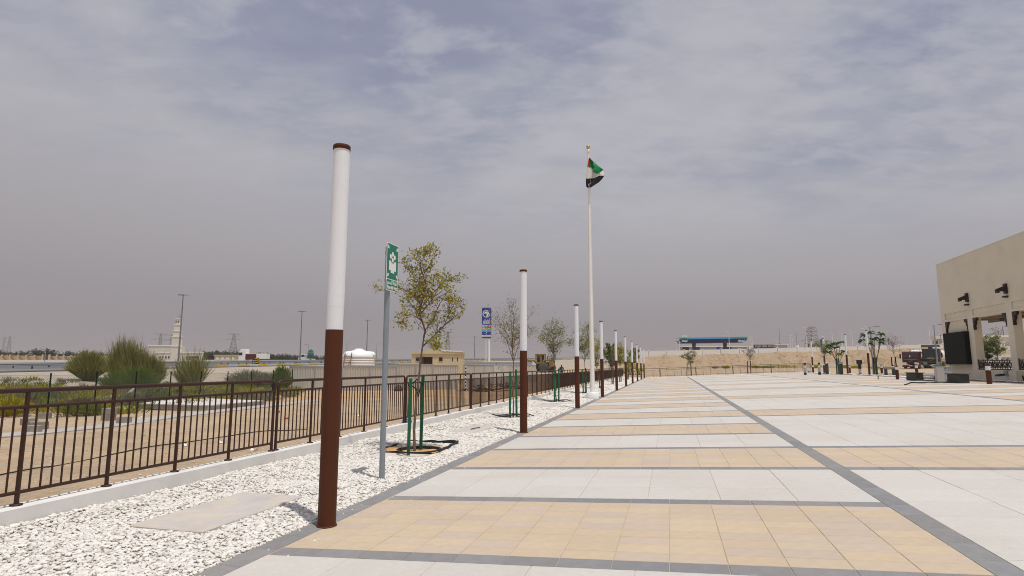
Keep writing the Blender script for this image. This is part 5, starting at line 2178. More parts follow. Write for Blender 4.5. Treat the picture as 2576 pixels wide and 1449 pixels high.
# ---------------------------------------------------------------- lorries on the highway and a low shed
def wheel(parent, x, y, z, r, w, axis='y', name='wheel'):
    rot = (math.pi / 2, 0, 0) if axis == 'y' else (0, math.pi / 2, 0)
    o = MB().lathe([(r * .55, -w / 2), (r * .93, -w / 2), (r, -w / 2 * .7), (r, w / 2 * .7), (r * .93, w / 2), (r * .55, w / 2)], 20).build(name, M_TYRE, parent, (x, y, z), rot=rot)
    MB().lathe([(r * .2, -w / 2 * .85), (r * .56, -w / 2 * .7), (r * .56, w / 2 * .7), (r * .2, w / 2 * .85)], 16).build('rim', M_RAIL, o)
    return o


Yl = 150.0
z0 = zroad(Yl) + .15
lr = thing('white_lorry', 'white cabbed lorry with a dark red and white load on the highway', 'lorry', ((628 - CX) / FOC * Yl, Yl, z0 - .3), 0)
MB().prism([(-1.9, .5), (-1.9, 2.2), (-1.5, 3.3), (-.2, 3.5), (-.1, .5)], -1.2, 1.2).build('cab', M_WHITE, lr, bev=.08)
MB().box(-1.8, -.9, -1.23, -1.21, 1.9, 2.6).build('window', M_GLASS, lr)
MB().box(-.05, 2.6, -1.2, 1.2, .9, 2.2).build('red_load', M_MAROON, lr)
MB().box(-.05, 5.2, -1.1, 1.1, 1.0, 2.35).build('white_load', M_WHITE, lr)
for x in (-1.2, 2.2, 3.6):
    wheel(lr, x, -1.0, .5, .5, .3)
lr.rotation_euler = (0, 0, 0)
Ys = 165.0
sh = thing('roadside_shed', 'long low cream shed behind the guardrail right of the mosque', 'shed', ((578 - CX) / FOC * Ys, Ys, zroad(Ys) - .5), 0)
MB().box(-3.0, 3.0, -1.5, 2, 0, 2.25).build('wall', M_CABIN, sh)
MB().box(-3.2, 3.2, -1.7, 2.2, 2.2, 2.4).build('roof', M_CREAMW, sh)
for k in range(4):
    MB().box(-2.5 + k * 1.4, -1.7 + k * 1.4, -1.53, -1.51, 1.1, 1.8).build('window', M_WHITE, sh)
Yp = 138.0
pk = thing('pickup_truck', 'white pickup truck with a caged green load on the highway', 'truck', ((771 - CX) / FOC * Yp, Yp, zroad(Yp) + .15), 0)
MB().prism([(-1.3, .3), (-1.3, 1.0), (-.85, 1.25), (-.5, 1.85), (.3, 1.85), (.35, .3)], -.85, .85).build('cab', M_WHITE, pk, bev=.06)
MB().prism([(-.75, 1.25), (-.45, 1.75), (.15, 1.75), (.2, 1.25)], -.87, -.86).build('window', M_GLASS, pk)
cg = MB()
for k in range(9):
    cg.tube([(.45 + k * .2, -.85, .7), (.45 + k * .2, -.85, 2.2)], .02, 4)
cg.tube([(.4, -.85, 2.2), (2.2, -.85, 2.2)], .03, 4)
cg.tube([(.4, .85, 2.2), (2.2, .85, 2.2)], .03, 4)
stuff(cg.build('cage', M_GSTEEL, pk))
MB().box(.4, 2.2, -.85, .85, .5, .8).build('load_bed', M_WHITE, pk)
MB().lathe([(.1, 0), (.75, .1), (.8, .6), (.5, 1.9), (.1, 2.2)], 12).build('green_load', mat('green_net', (.03, .12, .09), .9), pk, (1.3, 0, .8))
for x in (-.8, 1.6):
    wheel(pk, x, -.8, .35, .35, .22)

# ---------------------------------------------------------------- the blue pylon sign
Yb = 165.0


def bx(px):
    return (px - CX) / FOC * Yb


def bz(py):
    return sight(1224, py, Yb).z


bs = thing('fuel_brand_sign', 'tall blue fuel brand sign with a white bird emblem on a white pole', 'sign', (0, 0, 0), 0)
MB().tube([(bx(1230.5), Yb + .3, zroad(170) - 2), (bx(1229.5), Yb + .3, bz(776))], [.38, .30], 14).build('pole', M_WHITE, bs)
lad = MB()
for dx in (-.95, -.6):
    lad.tube([(bx(1230) + dx, Yb, zroad(165)), (bx(1230) + dx, Yb, bz(851))], .03, 4)
for k in range(22):
    z = lerp(zroad(165), bz(853), k / 21)
    lad.tube([(bx(1230) - .95, Yb, z), (bx(1230) - .6, Yb, z)], .025, 4)
stuff(lad.build('ladder', M_WHITE, bs))
MB().box(bx(1235) - .05, bx(1235) + .15, Yb - .1, Yb + .5, bz(851), bz(776)).build('side_panel', M_RAIL, bs)
xa, xb = bx(1212), bx(1235)
tpn = MB().prism(rrect(xa, xb, bz(817), bz(774), .35), Yb - .12, Yb + .2).build('top_panel', M_BLUE, bs)
xm = (xa + xb) / 2
ring = MB()
cz0, R0 = bz(789.5), bx(1223.5 + 9.6) - bx(1223.5)
n = 30
vs, fs = [], []
for k in range(n + 1):
    a = rad(38 + 322 * k / n)
    w = .10 + .14 * math.sin(math.pi * k / n)
    for rr in (R0, R0 - w):
        vs.append((xm + rr * math.cos(a), Yb - .15, cz0 + rr * math.sin(a)))
fs = [(2 * k, 2 * k + 1, 2 * k + 3, 2 * k + 2) for k in range(n)]
ring.add(vs, fs)
s_ = R0
bird = [(-.62, .18), (-.42, .42), (-.08, .62), (.30, .60), (.62, .36), (.80, -.02), (.78, -.34), (.62, -.52), (.66, -.2), (.52, -.02), (.50, -.36), (.28, -.70), (.02, -.86), (-.2, -.86),
        (.0, -.66), (.10, -.40), (.06, -.10), (-.10, .06), (-.36, .10), (-.50, .02)]
bp_ = [(xm + a * s_, cz0 + b * s_) for a, b in bird]
ring.prism(bp_, Yb - .16, Yb - .125)
ring.build('bird_emblem', M_WHITE, tpn)
lettering('arabic_lettering', '\uFED9\uFEEE\uFEE7\uFEA9\uFE83', 1.0, at(xm, Yb - .13, bz(806.5)), M_WHITE, tpn, .01, 2.0, .02)
lettering('latin_lettering', 'ADNOC', .75, at(xm, Yb - .13, bz(812.6)), M_WHITE, tpn, .01, 2.0, .02)
rows = [(820, 826.2, [((.12, .36, .62), 1), ((.02, .27, .13), 1), ((.45, .02, .04), 1)]), (827.2, 832.8, [((.62, .36, .03), 1.5), ((.20, .42, .08), 1.5)]), (833.6, 839.4, [((.13, .36, .70), 1)]),
        (840, 845.4, [((.018, .045, .29), 1)]), (846, 850.8, [((.018, .045, .29), 1)])]
rows = [(819.5, 825.0, rows[0][2]), (825.7, 831.2, rows[1][2]), (831.6, 836.6, rows[2][2]), (836.9, 842.2, rows[3][2]), (842.5, 847.6, rows[4][2])]
zz = [(822, 827.6), (828.0, 833.5), (833.9, 838.8), (839.0, 842.6)]
levels = [819.3, 825.6, 831.8, 837.6, 844.0, 848.6]
yy = 819.5
defs = [(5.6, rows[0][2]), (5.6, rows[1][2]), (5.2, rows[2][2]), (5.6, rows[3][2]), (3.6, rows[4][2]), (4.6, [((.75, .75, .74), 1)]), (4.4, [((.018, .045, .29), 1)])]
tot = sum(d for d, _ in defs)
sc_y = (851 - 819.5) / tot
for ri, (hh, cells) in enumerate(defs):
    y1 = yy + hh * sc_y
    tw = sum(w for _, w in cells)
    xx = xa
    for ci, (c, w) in enumerate(cells):
        x2 = xx + (xb - xa) * w / tw
        pnl = MB().box(xx + .02, x2 - .02, Yb - .1, Yb + .15, bz(y1) + .02, bz(yy) - .02).build('service_panel', mat('sign_%d_%d' % (int(c[0] * 1000), int(c[2] * 1000)), c, .45), bs)
        g = MB()
        zc_ = (bz(y1) + bz(yy)) / 2
        hgt = abs(bz(yy) - bz(y1)) * .5
        xc_ = (xx + x2) / 2
        if ri < 5:
            g.box(xc_ - hgt * .5, xc_ - hgt * .08, Yb - .13, Yb - .105, zc_ - hgt * .45, zc_ + hgt * .45)
            g.box(xc_ + hgt * .08, xc_ + hgt * .5, Yb - .13, Yb - .105, zc_ - hgt * .45, zc_ + hgt * .45)
            g.build('pictogram', M_WHITE, pnl)
        elif ri == 5:
            g.box(xc_ - .7, xc_ - .35, Yb - .13, Yb - .105, zc_ - hgt * .3, zc_ + hgt * .3)
            g.box(xc_ - .2, xc_ + .8, Yb - .13, Yb - .105, zc_ - hgt * .15, zc_ + hgt * .15)
            g.build('pictogram', M_RAILD, pnl)
        xx = x2
    yy = y1

# ---------------------------------------------------------------- wheel loader and worker
Yw = 98.0
wl0 = on(1372, Yw)
kx = Yw / FOC
zL = sight(1372, 934, Yw).z


def lx(px):
    return (px - 1372) * kx


def lz(py):
    return sight(1372, py, Yw).z - zL


wr = thing('wheel_loader', 'khaki wheel loader with a boxy cab and big dusty tyres', 'wheel loader', (wl0.x, Yw, zL), rad(-14))


def zpx(x, y):
    """pixel of the loader close-up -> local metres"""
    return (lx((1980 + x * .1104) / 1.528), lz((1320 + y * .1104) / 1.528))


P = lambda pts: [zpx(a, b) for a, b in pts]
MB().prism(P([(1050, 580), (1240, 580), (1340, 540), (1350, 800), (1230, 850), (1230, 880), (1050, 880)]), -.75, .75).build('engine_hood', M_LOAD, wr, bev=.04)
MB().prism(P([(1060, 600), (1235, 600), (1235, 650), (1060, 650)]), -.78, -.755).build('side_grille', M_DARK, wr)
MB().prism(P([(1080, 690), (1220, 690), (1220, 840), (1150, 840)]), -.78, -.755).build('engine_bay', M_DARK, wr)
lettering('number_lettering', 'WA 400', .22, at(*[zpx(1170, 628)[0], -.79, zpx(1170, 628)[1]]), M_WHITE, wr, .004, 1.0 * .75) if False else None
MB().prism(P([(1110, 615), (1160, 615), (1160, 640), (1110, 640)]), -.80, -.785).build('white_mark', M_WHITE, wr)
MB().prism(P([(1180, 620), (1225, 620), (1225, 638), (1180, 638)]), -.80, -.785).build('white_mark', M_WHITE, wr)
cabp = MB()
for a in ((735, 380, 775, 720), (890, 400, 960, 660), (1035, 390, 1055, 600)):
    cabp.prism(P([(a[0], a[1]), (a[2], a[1]), (a[2], a[3]), (a[0], a[3])]), -.7, -.6)
    cabp.prism(P([(a[0], a[1]), (a[2], a[1]), (a[2], a[3]), (a[0], a[3])]), .6, .7)
cabp.prism(P([(725, 365), (1060, 370), (1055, 410), (735, 400)]), -.78, .78)
cabp.prism(P([(735, 660), (960, 640), (1060, 570), (1060, 700), (900, 720), (735, 720)]), -.72, .72)
stuff(cabp.build('cab_frame', M_LOAD, wr))
MB().prism(P([(962, 400), (1036, 400), (1036, 570), (962, 600)]), -.66, -.64).build('rear_window', M_GLASS, wr)
MB().prism(P([(775, 410), (890, 410), (890, 655), (790, 655)]), .62, .64).build('cab_window', mat('cab_glass', (.20, .21, .22), .15), wr)
MB().prism(P([(800, 520), (880, 500), (890, 660), (810, 660)]), -.3, .3).build('seat', M_DARK, wr)
MB().prism(P([(750, 715), (900, 700), (960, 880), (760, 885)]), -.6, .6).build('chassis', M_DARK, wr)
ar = MB()
for yv in (-.55, .45):
    ar.prism(P([(520, 615), (640, 580), (735, 640), (735, 700), (690, 660), (640, 620), (520, 640)]), yv, yv + .12)
stuff(ar.build('lift_arms', M_LOAD, wr))
MB().prism(P([(380, 560), (440, 640), (530, 650), (540, 590), (450, 520)]), -1.2, 1.2).build('bucket', M_LOAD, wr)
MB().tube([(*(zpx(1130, 570)[0], 0), zpx(1130, 570)[1]), (*(zpx(1135, 480)[0], 0), zpx(1135, 480)[1]), (*(zpx(1165, 420)[0], 0), zpx(1165, 420)[1])], .07, 8).build('exhaust', M_BARK, wr)
MB().prism(P([(885, 700), (940, 640), (1040, 650), (1060, 690), (920, 720)]), -1.15, -.72).build('mudguard', M_LOAD, wr)
for (x, y), yv in ((zpx(1030, 840), -.95), (zpx(1215, 850), .85), (zpx(870, 850), .85)):
    w_ = wheel(wr, x, yv, y, .80, .55)
    w_.children[0].data.materials[0] = M_LOAD
    tm = MB()
    for k in range(20):
        a = k * 6.283 / 20
        tm.box(.76, .85, -.26, .26, -.05, .05, M=Matrix.Rotation(a, 4, 'Z') @ Matrix.Rotation(math.pi / 2, 4, 'X') @ Matrix.Rotation(.3, 4, 'X'))
    stuff(tm.build('tread', M_TYRE, w_))


def person(label, loc, rz=0.0, h=1.72):
    r = thing('person', label, 'person', loc, rz)
    vv = [(0, 0, .95), (0, .01, 1.15), (0, 0, 1.36), (0, -.01, 1.47), (0, -.02, 1.56), (0, -.02, 1.66),
          (.19, 0, 1.40), (.27, -.03, 1.14), (.22, -.14, .95), (-.19, 0, 1.40), (-.27, -.03, 1.14), (-.22, -.14, .95),
          (.09, 0, .88), (.10, -.03, .50), (.10, .02, .09), (.10, -.12, .04), (-.09, 0, .88), (-.11, .03, .50), (-.12, .06, .09), (-.12, -.08, .04),
          (.20, -.17, .88), (-.20, -.17, .88)]
    ee = [(0, 1), (1, 2), (2, 3), (3, 4), (4, 5), (2, 6), (6, 7), (7, 8), (2, 9), (9, 10), (10, 11), (0, 12), (12, 13), (13, 14), (14, 15), (0, 16), (16, 17), (17, 18), (18, 19), (8, 20), (11, 21)]
    rr = [.14, .14, .15, .06, .085, .085, .07, .05, .037, .07, .05, .037, .09, .065, .045, .04, .09, .065, .045, .04, .035, .035]
    me = bpy.data.meshes.new('body')
    me.from_pydata(vv, ee, [])
    o = link('body', me, M_CLOTH, r)
    o.modifiers.new('skin', 'SKIN')
    sk = me.skin_vertices[0].data
    for i, q_ in enumerate(rr):
        sk[i].radius = (q_ * (1.25 if i in (0, 1, 2) else 1), q_)
    sk[0].use_root = True
    s2 = o.modifiers.new('sub', 'SUBSURF')
    s2.levels = s2.render_levels = 2
    hd = MB().lathe([(.02, -.13), (.06, -.11), (.085, -.04), (.09, .03), (.075, .09), (.03, .125), (.005, .13)], 16)
    hd.v = [(x * .9, y * 1.08, z) for x, y, z in hd.v]
    hd.box(-.012, .012, -.115, -.085, -.03, .02)
    hd.build('head', M_SKIN, r, (0, -.03, 1.62))
    MB().lathe([(.095, .0), (.098, .05), (.07, .11), (.005, .135)], 16).build('cap', M_BLACK, r, (0, -.02, 1.63))
    MB().prism([(.02, 1.15), (.13, 1.17), (.12, 1.32), (.03, 1.31)], -.19, -.15).build('pale_patch', M_RAIL, r)
    return r


person('person in dark work clothes standing on the sand right of the wheel loader', on(1413, 75))

# ---------------------------------------------------------------- lattice towers and wires
def tower(px, pytop, Y, label, arms, wbase, zb_=None, wide=False):
    tp_ = sight(px, pytop, Y)
    z0 = 4.0 if zb_ is None else zb_
    H = tp_.z - z0
    r = thing('lattice_tower', label, 'pylon', (tp_.x, Y, z0), rad(20), 'power line towers')
    th = .19

    def wid(f):
        return wbase * (1 - f) ** 1.4 * .5 + (1.0 if not wide else 3.0)
    body = MB()
    n = 9
    lv = [i / n for i in range(n + 1)]
    for i in range(n):
        a, b = wid(lv[i]) / 1, wid(lv[i + 1]) / 1
        za, zb2 = lv[i] * H, lv[i + 1] * H
        ca = [(-a, -a), (a, -a), (a, a), (-a, a)]
        cb = [(-b, -b), (b, -b), (b, b), (-b, b)]
        for k in range(4):
            k2 = (k + 1) % 4
            body.tube([(*ca[k], za), (*cb[k], zb2)], th * 1.4, 4, caps=False)
            body.tube([(*ca[k], za), (*cb[k2], zb2)], th * .8, 4, caps=False)
            body.tube([(*ca[k2], za), (*cb[k], zb2)], th * .8, 4, caps=False)
            body.tube([(*cb[k], zb2), (*cb[k2], zb2)], th * .8, 4, caps=False)
    stuff(body.build('lattice_body', M_PYL, r, fixn=False))
    ends = []
    for (f, L) in arms:
        am = MB()
        z = f * H
        for sx in (-1, 1):
            am.tube([(0, -.8, z), (sx * L, 0, z + .4)], th, 4, caps=False)
            am.tube([(0, .8, z), (sx * L, 0, z + .4)], th, 4, caps=False)
            am.tube([(0, 0, z + 2.2), (sx * L, 0, z + .4)], th, 4, caps=False)
            am.tube([(sx * L * .5, 0, z + 1.2), (sx * L * .5, 0, z + .1)], th * .8, 4, caps=False)
            ends.append(r.matrix_basis @ Vector((sx * L, 0, z + .4)))
        stuff(am.build('cross_arm', M_PYL, r, fixn=False))
    return r


T3 = [(.62, 9), (.80, 10), (.97, 9)]
tower(25, 847, 1150, 'faint leftmost power tower above the tan wall', T3, 9)
tower(12, 849, 1400, 'faintest power tower at the left picture edge', T3, 9)
tower(405, 839, 880, 'power tower behind the mosque roof', [(.6, 11), (.8, 13), (.97, 11)], 8)
tower(432, 842, 1050, 'fainter power tower close left of the minaret', [(.6, 11), (.8, 13), (.97, 11)], 8)
tower(589, 840, 700, 'clear power tower between the mosque and the lorry', [(.46, 9), (.80, 8), (.97, 6.5)], 14)
tower(1127, 834, 820, 'faint power tower behind the young tree crown', T3, 9)
tower(332, 868, 1300, 'very faint power tower behind the broom bushes', T3, 8)
tower(2040, 824, 560, 'wide topped dead end power tower beyond the fuel station', [(.62, 13), (.98, 6)], 8, wide=True)
for (pa, ya, Ya, pb, yb_, Yb2, sg_, lb) in ((60, 862, 1150, 405, 862, 880, 5, 'lower power line left of the mosque'), (432, 860, 900, 589, 852, 700, 4, 'power line between minaret and clear tower'),
                                            (589, 846, 700, 1127, 842, 820, 26, 'upper sagging power line over the white tank'), (589, 868, 700, 1127, 862, 820, 24, 'lower sagging power line over the white tank'),
                                            (1127, 842, 820, 2040, 840, 620, 36, 'long sagging power line behind the flagpole'), (1127, 858, 820, 2040, 856, 620, 34, 'lower long power line behind the flagpole'),
                                            (2046, 848, 560, 2600, 866, 700, 16, 'power line running right from the wide topped tower')):
    a, b = sight(pa, ya, Ya), sight(pb, yb_, Yb2)
    pts = [a.lerp(b, i / 16) - Vector((0, 0, sg_ * .45 * math.sin(math.pi * i / 16))) for i in range(17)]
    tag(MB().tube(pts, .07, 4).build('power_line', M_PYL, None), lb, 'power line', 'power lines')


# ================================================================ the far bank, wall and fuel station
WT = 126.5
bw = []
pitch = 3.55
n0 = -2
mesh_cache = {}
for k in range(n0, 24):
    s0, s1 = 2.0 + pitch * k - 3, 2.0 + pitch * (k + 1) - 3
    a, b = ts(WT, s0, 0), ts(WT, s1, 0)
    zc0 = 3.5 + .017 * max(-4, min(s0, 70))
    zc1 = 3.5 + .017 * max(-4, min(s1, 70))
    top = 1.25
    r = thing('white_wall_panel', 'x', 'wall panel', (a.x, a.y, zc0), math.atan2(b.y - a.y, b.x - a.x), 'white boundary wall panels on the bank')
    mm = MB()
    dzz = zc1 - zc0
    mm.add([(0.03, 0, -1), (pitch - .03, 0, -1), (pitch - .03, 0, top + dzz), (.35, 0, top + .02), (0.03, 0, top + .10), (0.03, .14, -1), (pitch - .03, .14, -1), (pitch - .03, .14, top + dzz), (.35, .14, top + .02), (.03, .14, top + .10)],
           [(0, 1, 2, 3, 4), (9, 8, 7, 6, 5), (4, 3, 8, 9), (3, 2, 7, 8), (1, 6, 7, 2), (0, 4, 9, 5)])
    mm.build('panel', M_WALLW, r)
    MB().box(-.03, .03, .02, .12, -1, top + .02).build('joint_post', M_RAILD, r)
    MB().prism([(-.28, top + .06), (-.16, top + .15), (0, top + .18), (.16, top + .15), (.28, top + .06)], -.02, .16).build('cap', M_WALLW, r)
    px = CX + FOC * a.x / (a.y * _c)
    where = ('behind the light columns at the left end of the bank' if px < 1660 else 'under the fuel canopy' if px < 1880 else 'below the blue topped kiosk' if px < 1960 else
             'between kiosk and frangipani trees' if px < 2180 else 'above the two parked trucks')
    r['label'] = 'white boundary wall panel on top of the sand bank ' + where
    if k == n0:
        r['label'] = 'grey shaded first wall panel at the left end of the white boundary wall'

YC = 200.0


def sx(px, py=860, Y=YC):
    return sight(px, py, Y).x


def sz(py, Y=YC, px=1780):
    return sight(px, py, Y).z


cy = thing('fuel_canopy', 'boat shaped blue fuel station canopy on dark grey columns', 'canopy', (0, 0, 0), 0)
xa, xb = sx(1697), sx(1863)
zt, zm_, zb_ = sz(850.5), sz(856.5), sz(864)
hull = MB()
sec = []
NX = 24
for i in range(NX + 1):
    f = i / NX
    x = lerp(xa, xb, f)
    e = min(1, min(f, 1 - f) / .035)
    low = lerp(zm_, zb_, e ** .6)
    z_t = zt + .35 * (f - .5)
    sec.append((x, z_t, low + .35 * (f - .5)))
for j, (y0, y1) in enumerate(((YC - 6, YC - 5.8),)):
    vs, fs = [], []
    for (x, a, b) in sec:
        vs += [(x, YC - 6, a - .55), (x, YC - 5.6, b)]
    fs = [(2 * i, 2 * i + 1, 2 * i + 3, 2 * i + 2) for i in range(NX)]
    hull.add(vs, fs)
hull.build('navy_fascia', M_DBLUE, cy, fixn=False)
tb = MB()
vs = []
for (x, a, b) in sec:
    vs += [(x, YC - 6.05, a - .55), (x, YC - 6.05, a), (x, YC - 1, a)]
tb.add(vs, [(3 * i, 3 * i + 3, 3 * i + 4, 3 * i + 1) for i in range(NX)] + [(3 * i + 1, 3 * i + 4, 3 * i + 5, 3 * i + 2) for i in range(NX)])
for i in range(NX):
    m = 1 if (i < 4 or i > 18) else 0
    tb.mi[i] = m
tb.build('blue_band', [M_LBLUE, M_TEAL], cy, fixn=False)
sf = MB()
vs = []
for (x, a, b) in sec:
    vs += [(x, YC - 5.6, b), (x, YC - 1, b)]
sf.add(vs, [(2 * i, 2 * i + 1, 2 * i + 3, 2 * i + 2) for i in range(NX)])
sf.build('soffit', M_SOFF, cy, fixn=False)
for pa, pb in ((1702, 1716), (1839, 1856)):
    o = MB().box(sx(pa), sx(pb), YC - 6.12, YC - 6.0, sz(862), sz(857.3)).build('name_panel', M_LBLUE, cy)
    lettering('latin_lettering', 'ADNOC', .9, at(lerp(sx(pa), sx(pb), .27), YC - 6.14, sz(859.6)), M_WHITE, o, .01, .95, .02)
    lettering('arabic_lettering', '\uFED9\uFEEE\uFEE7\uFEA9\uFE83', 1.0, at(lerp(sx(pa), sx(pb), .75), YC - 6.14, sz(859.6)), M_WHITE, o, .01, .9, .02)
for px in (1734.5, 1739, 1811, 1815.5):
    x = sx(px, 872)
    MB().prism([(x - .22, 3.4), (x + .22, 3.4), (x + .22, zb_ - .9), (x + .3, zb_), (x - .3, zb_), (x - .22, zb_ - .9)], YC - 4.2, YC - 3.7).build('column', M_GDARK, cy)
for px in (1703, 1709):
    MB().tube([(sx(px), YC - 6.3, sz(848.5)), (sx(px) + .9, YC - 6.3, sz(848.3))], .16, 6).build('spotlight', M_WHITE, cy)

shp = thing('station_shop', 'long low grey shop behind the fuel canopy with dark and purple windows', 'building', (0, 0, 0), 0)
YS = 222.0
MB().box(sx(1716, 876, YS), sx(1886, 876, YS), YS, YS + 3, 3, sz(872.5, YS)).build('wall', mat('grey_shop', (.38, .40, .39), .6), shp)
MB().box(sx(1715, 876, YS), sx(1887, 876, YS), YS - .2, YS + 3.2, sz(872.5, YS), sz(870.5, YS)).build('roof_band', M_WALLW, shp)
for pa, pb, m in ((1717, 1733, M_DARK), (1743, 1760, M_GDARK), (1803, 1813, M_BLUE), (1819, 1840, mat('purple_panel', (.03, .02, .12), .5))):
    MB().box(sx(pa, 878, YS), sx(pb, 878, YS), YS - .15, YS - .02, 4, sz(873.2, YS)).build('window', m, shp)
for px, pt in ((1749, 867), (1787, 871.2), (1794, 871.2)):
    MB().box(sx(px, 870, YS), sx(px + 4.5, 870, YS), YS + 1, YS + 2, sz(872.5, YS), sz(pt, YS)).build('roof_unit', M_RAIL, shp)
ky = thing('car_wash_kiosk', 'kiosk with black framed sign board above a blue band', 'kiosk', (0, 0, 0), 0)
YK = 190.0
MB().box(sx(1887, 875, YK), sx(1950, 875, YK), YK + 1, YK + 3, 3, sz(871, YK)).build('wall', M_WALLW, ky)
MB().box(sx(1896, 875, YK), sx(1952, 875, YK), YK, YK + 1, sz(884, YK), sz(874.5, YK)).build('blue_band', mat('kiosk_blue', (.03, .15, .36), .5), ky)
MB().box(sx(1897, 870, YK), sx(1948, 870, YK), YK + .2, YK + .5, sz(874.3, YK), sz(867, YK)).build('sign_board', M_DARK, ky)
sb = MB()
for pa, pb in ((1899, 1904), (1906, 1915), (1917, 1930), (1932, 1941), (1943, 1947)):
    sb.box(sx(pa, 870, YK), sx(pb, 870, YK), YK + .12, YK + .19, sz(872.6, YK), sz(868.6, YK))
stuff(sb.build('board_picture', mat('board_grey', (.30, .29, .28), .5), ky))
plb = thing('plant_building', 'pale grey plant building right of the kiosk', 'building', (0, 0, 0), 0)
MB().box(sx(1949, 872, 205), sx(1980, 872, 205), 205, 207, 3, sz(867, 205)).build('wall', mat('pale_grey', (.46, .48, .48), .7), plb)
MB().box(sx(1948, 872, 205), sx(1983, 872, 205), 204.7, 207.3, sz(867, 205), sz(865.6, 205)).build('roof', M_WALLW, plb)
MB().box(sx(1963, 866, 205), sx(1967, 866, 205), 205.5, 206.5, sz(866, 205), sz(863, 205)).build('roof_unit', M_RAIL, plb)
lo = thing('low_white_building', 'low white building with a sloping roof left of the dead end tower', 'building', (0, 0, 0), 0)
MB().box(sx(1981, 876, 200), sx(2034, 876, 200), 200, 202, 3, sz(875, 200)).build('wall', M_WALLW, lo)
MB().box(sx(2008, 870, 200), sx(2013, 870, 200), 201, 202, sz(875, 200), sz(868.5, 200)).build('roof_unit', M_WALLW, lo)
gb = thing('mural_board', 'dark mural board with pale loops below the dead end tower', 'board', (0, 0, 0), 0)
YG = 150.0
o = MB().box(sx(2034, 872, YG), sx(2058, 872, YG), YG, YG + .2, 4, sz(865.5, YG)).build('board', M_GDARK, gb)
for i, (px, c) in enumerate(((2038, M_WHITE), (2043, M_WHITE), (2047.5, M_YEL), (2052, M_WHITE), (2055.5, M_RED))):
    mm = MB()
    x, z = sx(px, 870, YG), sz(870, YG)
    mm.tube([(x + .26 * math.cos(a_), YG - .04, z + .26 * math.sin(a_) + .05 * math.sin(3 * a_)) for a_ in [j * .6 for j in range(9)]], .05, 4)
    mm.build('painted_loop', c, o)
bn = thing('blue_banner', 'narrow dark blue banner behind the third right light column', 'banner', (0, 0, 0), 0)
MB().box(sx(2064.5, 860, 150), sx(2067.5, 860, 150), 150, 150.15, sz(874, 150), sz(853.5, 150)).build('cloth', M_BLUE, bn)
MB().tube([(sx(2068, 860, 150), 150.1, 3.5), (sx(2067.2, 850, 150), 150.1, sz(852, 150))], .06, 6).build('pole', M_RAILD, bn)
cr_ = thing('cream_block', 'small cream block building behind the white wall by the frangipani', 'building', (0, 0, 0), 0)
MB().box(sx(2179, 868, 170), sx(2199, 868, 170), 170, 171.5, 3, sz(863.5, 170)).build('wall', M_CABIN, cr_)
MB().box(sx(2148, 868, 172), sx(2179, 868, 172), 172, 173.5, 3, sz(869.5, 172)).build('annex', M_CABIN, cr_)
tw_ = thing('white_lookout', 'white square lookout building at the right end of the boundary wall', 'building', (0, 0, 0), 0)
YT = 140.0
for pa, pb in ((2352, 2355.5), (2360, 2362.5), (2366, 2369)):
    MB().box(sx(pa, 860, YT), sx(pb, 860, YT), YT, YT + .4, 3, sz(852, YT)).build('column', M_VILLA, tw_)
MB().box(sx(2353, 860, YT), sx(2368, 860, YT), YT + .8, YT + 1.2, 3, sz(856, YT)).build('rear_wall', M_VILLA, tw_)
MB().box(sx(2348, 850, YT), sx(2370, 850, YT), YT - .4, YT + 1.5, sz(852.5, YT), sz(846, YT)).build('roof', M_VILLA, tw_)
MB().box(sx(2353, 860, YT), sx(2357.5, 860, YT), YT - .05, YT + .35, sz(870, YT), sz(858, YT)).build('dark_window', M_DARK, tw_)
MB().box(sx(2350, 875, YT), sx(2362, 875, YT), YT - 6, YT - 5.6, 3, sz(868.5, YT)).build('gate_pier', M_WALLW, tw_)

# white lamp posts of the station
LP = [(1709, 858, 132, -1, 'white lamp post at the left end of the fuel canopy'), (1702, 862, 205, 2, 'short white post under the canopy edge'), (1833, 834.5, 140, -1, 'white lamp post in front of the right canopy end'),
      (1888, 848, 165, 2, 'twin headed white lamp post left of the kiosk'), (1892, 853, 180, -1, 'short white lamp post right beside the twin headed one'),
      (1954, 848.5, 175, -1, 'low white lamp post right of the kiosk'), (1960, 829.5, 140, -1, 'white lamp post in front of the pale grey plant building'),
      (1987, 844, 150, 1, 'white lamp post above the low white building'), (1993, 851, 175, 1, 'shorter lamp close right of the lamp above the low building'), (2003, 836.5, 170, 2, 'slim grey lamp post left of the dead end tower'),
      (2026, 825, 135, 2, 'tall white lamp post just left of the dead end tower'), (2044, 850, 170, -1, 'small white lamp in front of the dead end tower'), (2073, 847, 150, -1, 'white lamp right of the third right light column'),
      (2093, 838.5, 140, -1, 'white lamp post midway between two right light columns'), (2116, 838, 138, -1, 'white lamp post just left of the second right light column'),
      (2142, 832.5, 135, -1, 'white lamp post between the second and nearest right light columns'), (2173, 827, 132, -1, 'shorter curved white lamp behind the nearest right light column'),
      (2180, 822, 128, -1, 'taller curved white lamp behind the nearest right light column'), (2206, 822, 126, -1, 'white lamp post right of the frangipani above the wall'),
      (2086, 866, 150, 1, 'tiny white post above the wall by the mural board'), (2336, 822, 128, 0, 'bare white post left of the white lookout')]
for px, py, Y, hd, lb in LP:
    if hd == 0:
        a = sight(px, py, Y)
        z0 = 4.3
        tag(MB().tube([(a.x, Y, z0), (a.x, Y, a.z)], [.11, .07], 8).build('white_post', M_WHITE, None), lb, 'post')
    else:
        mast(lb, px, py, Y, hd, M_RAIL if 'grey' in lb else M_WHITE, .10, 'white lamp posts round the fuel station', .45, 'lamp_post', 4.3)
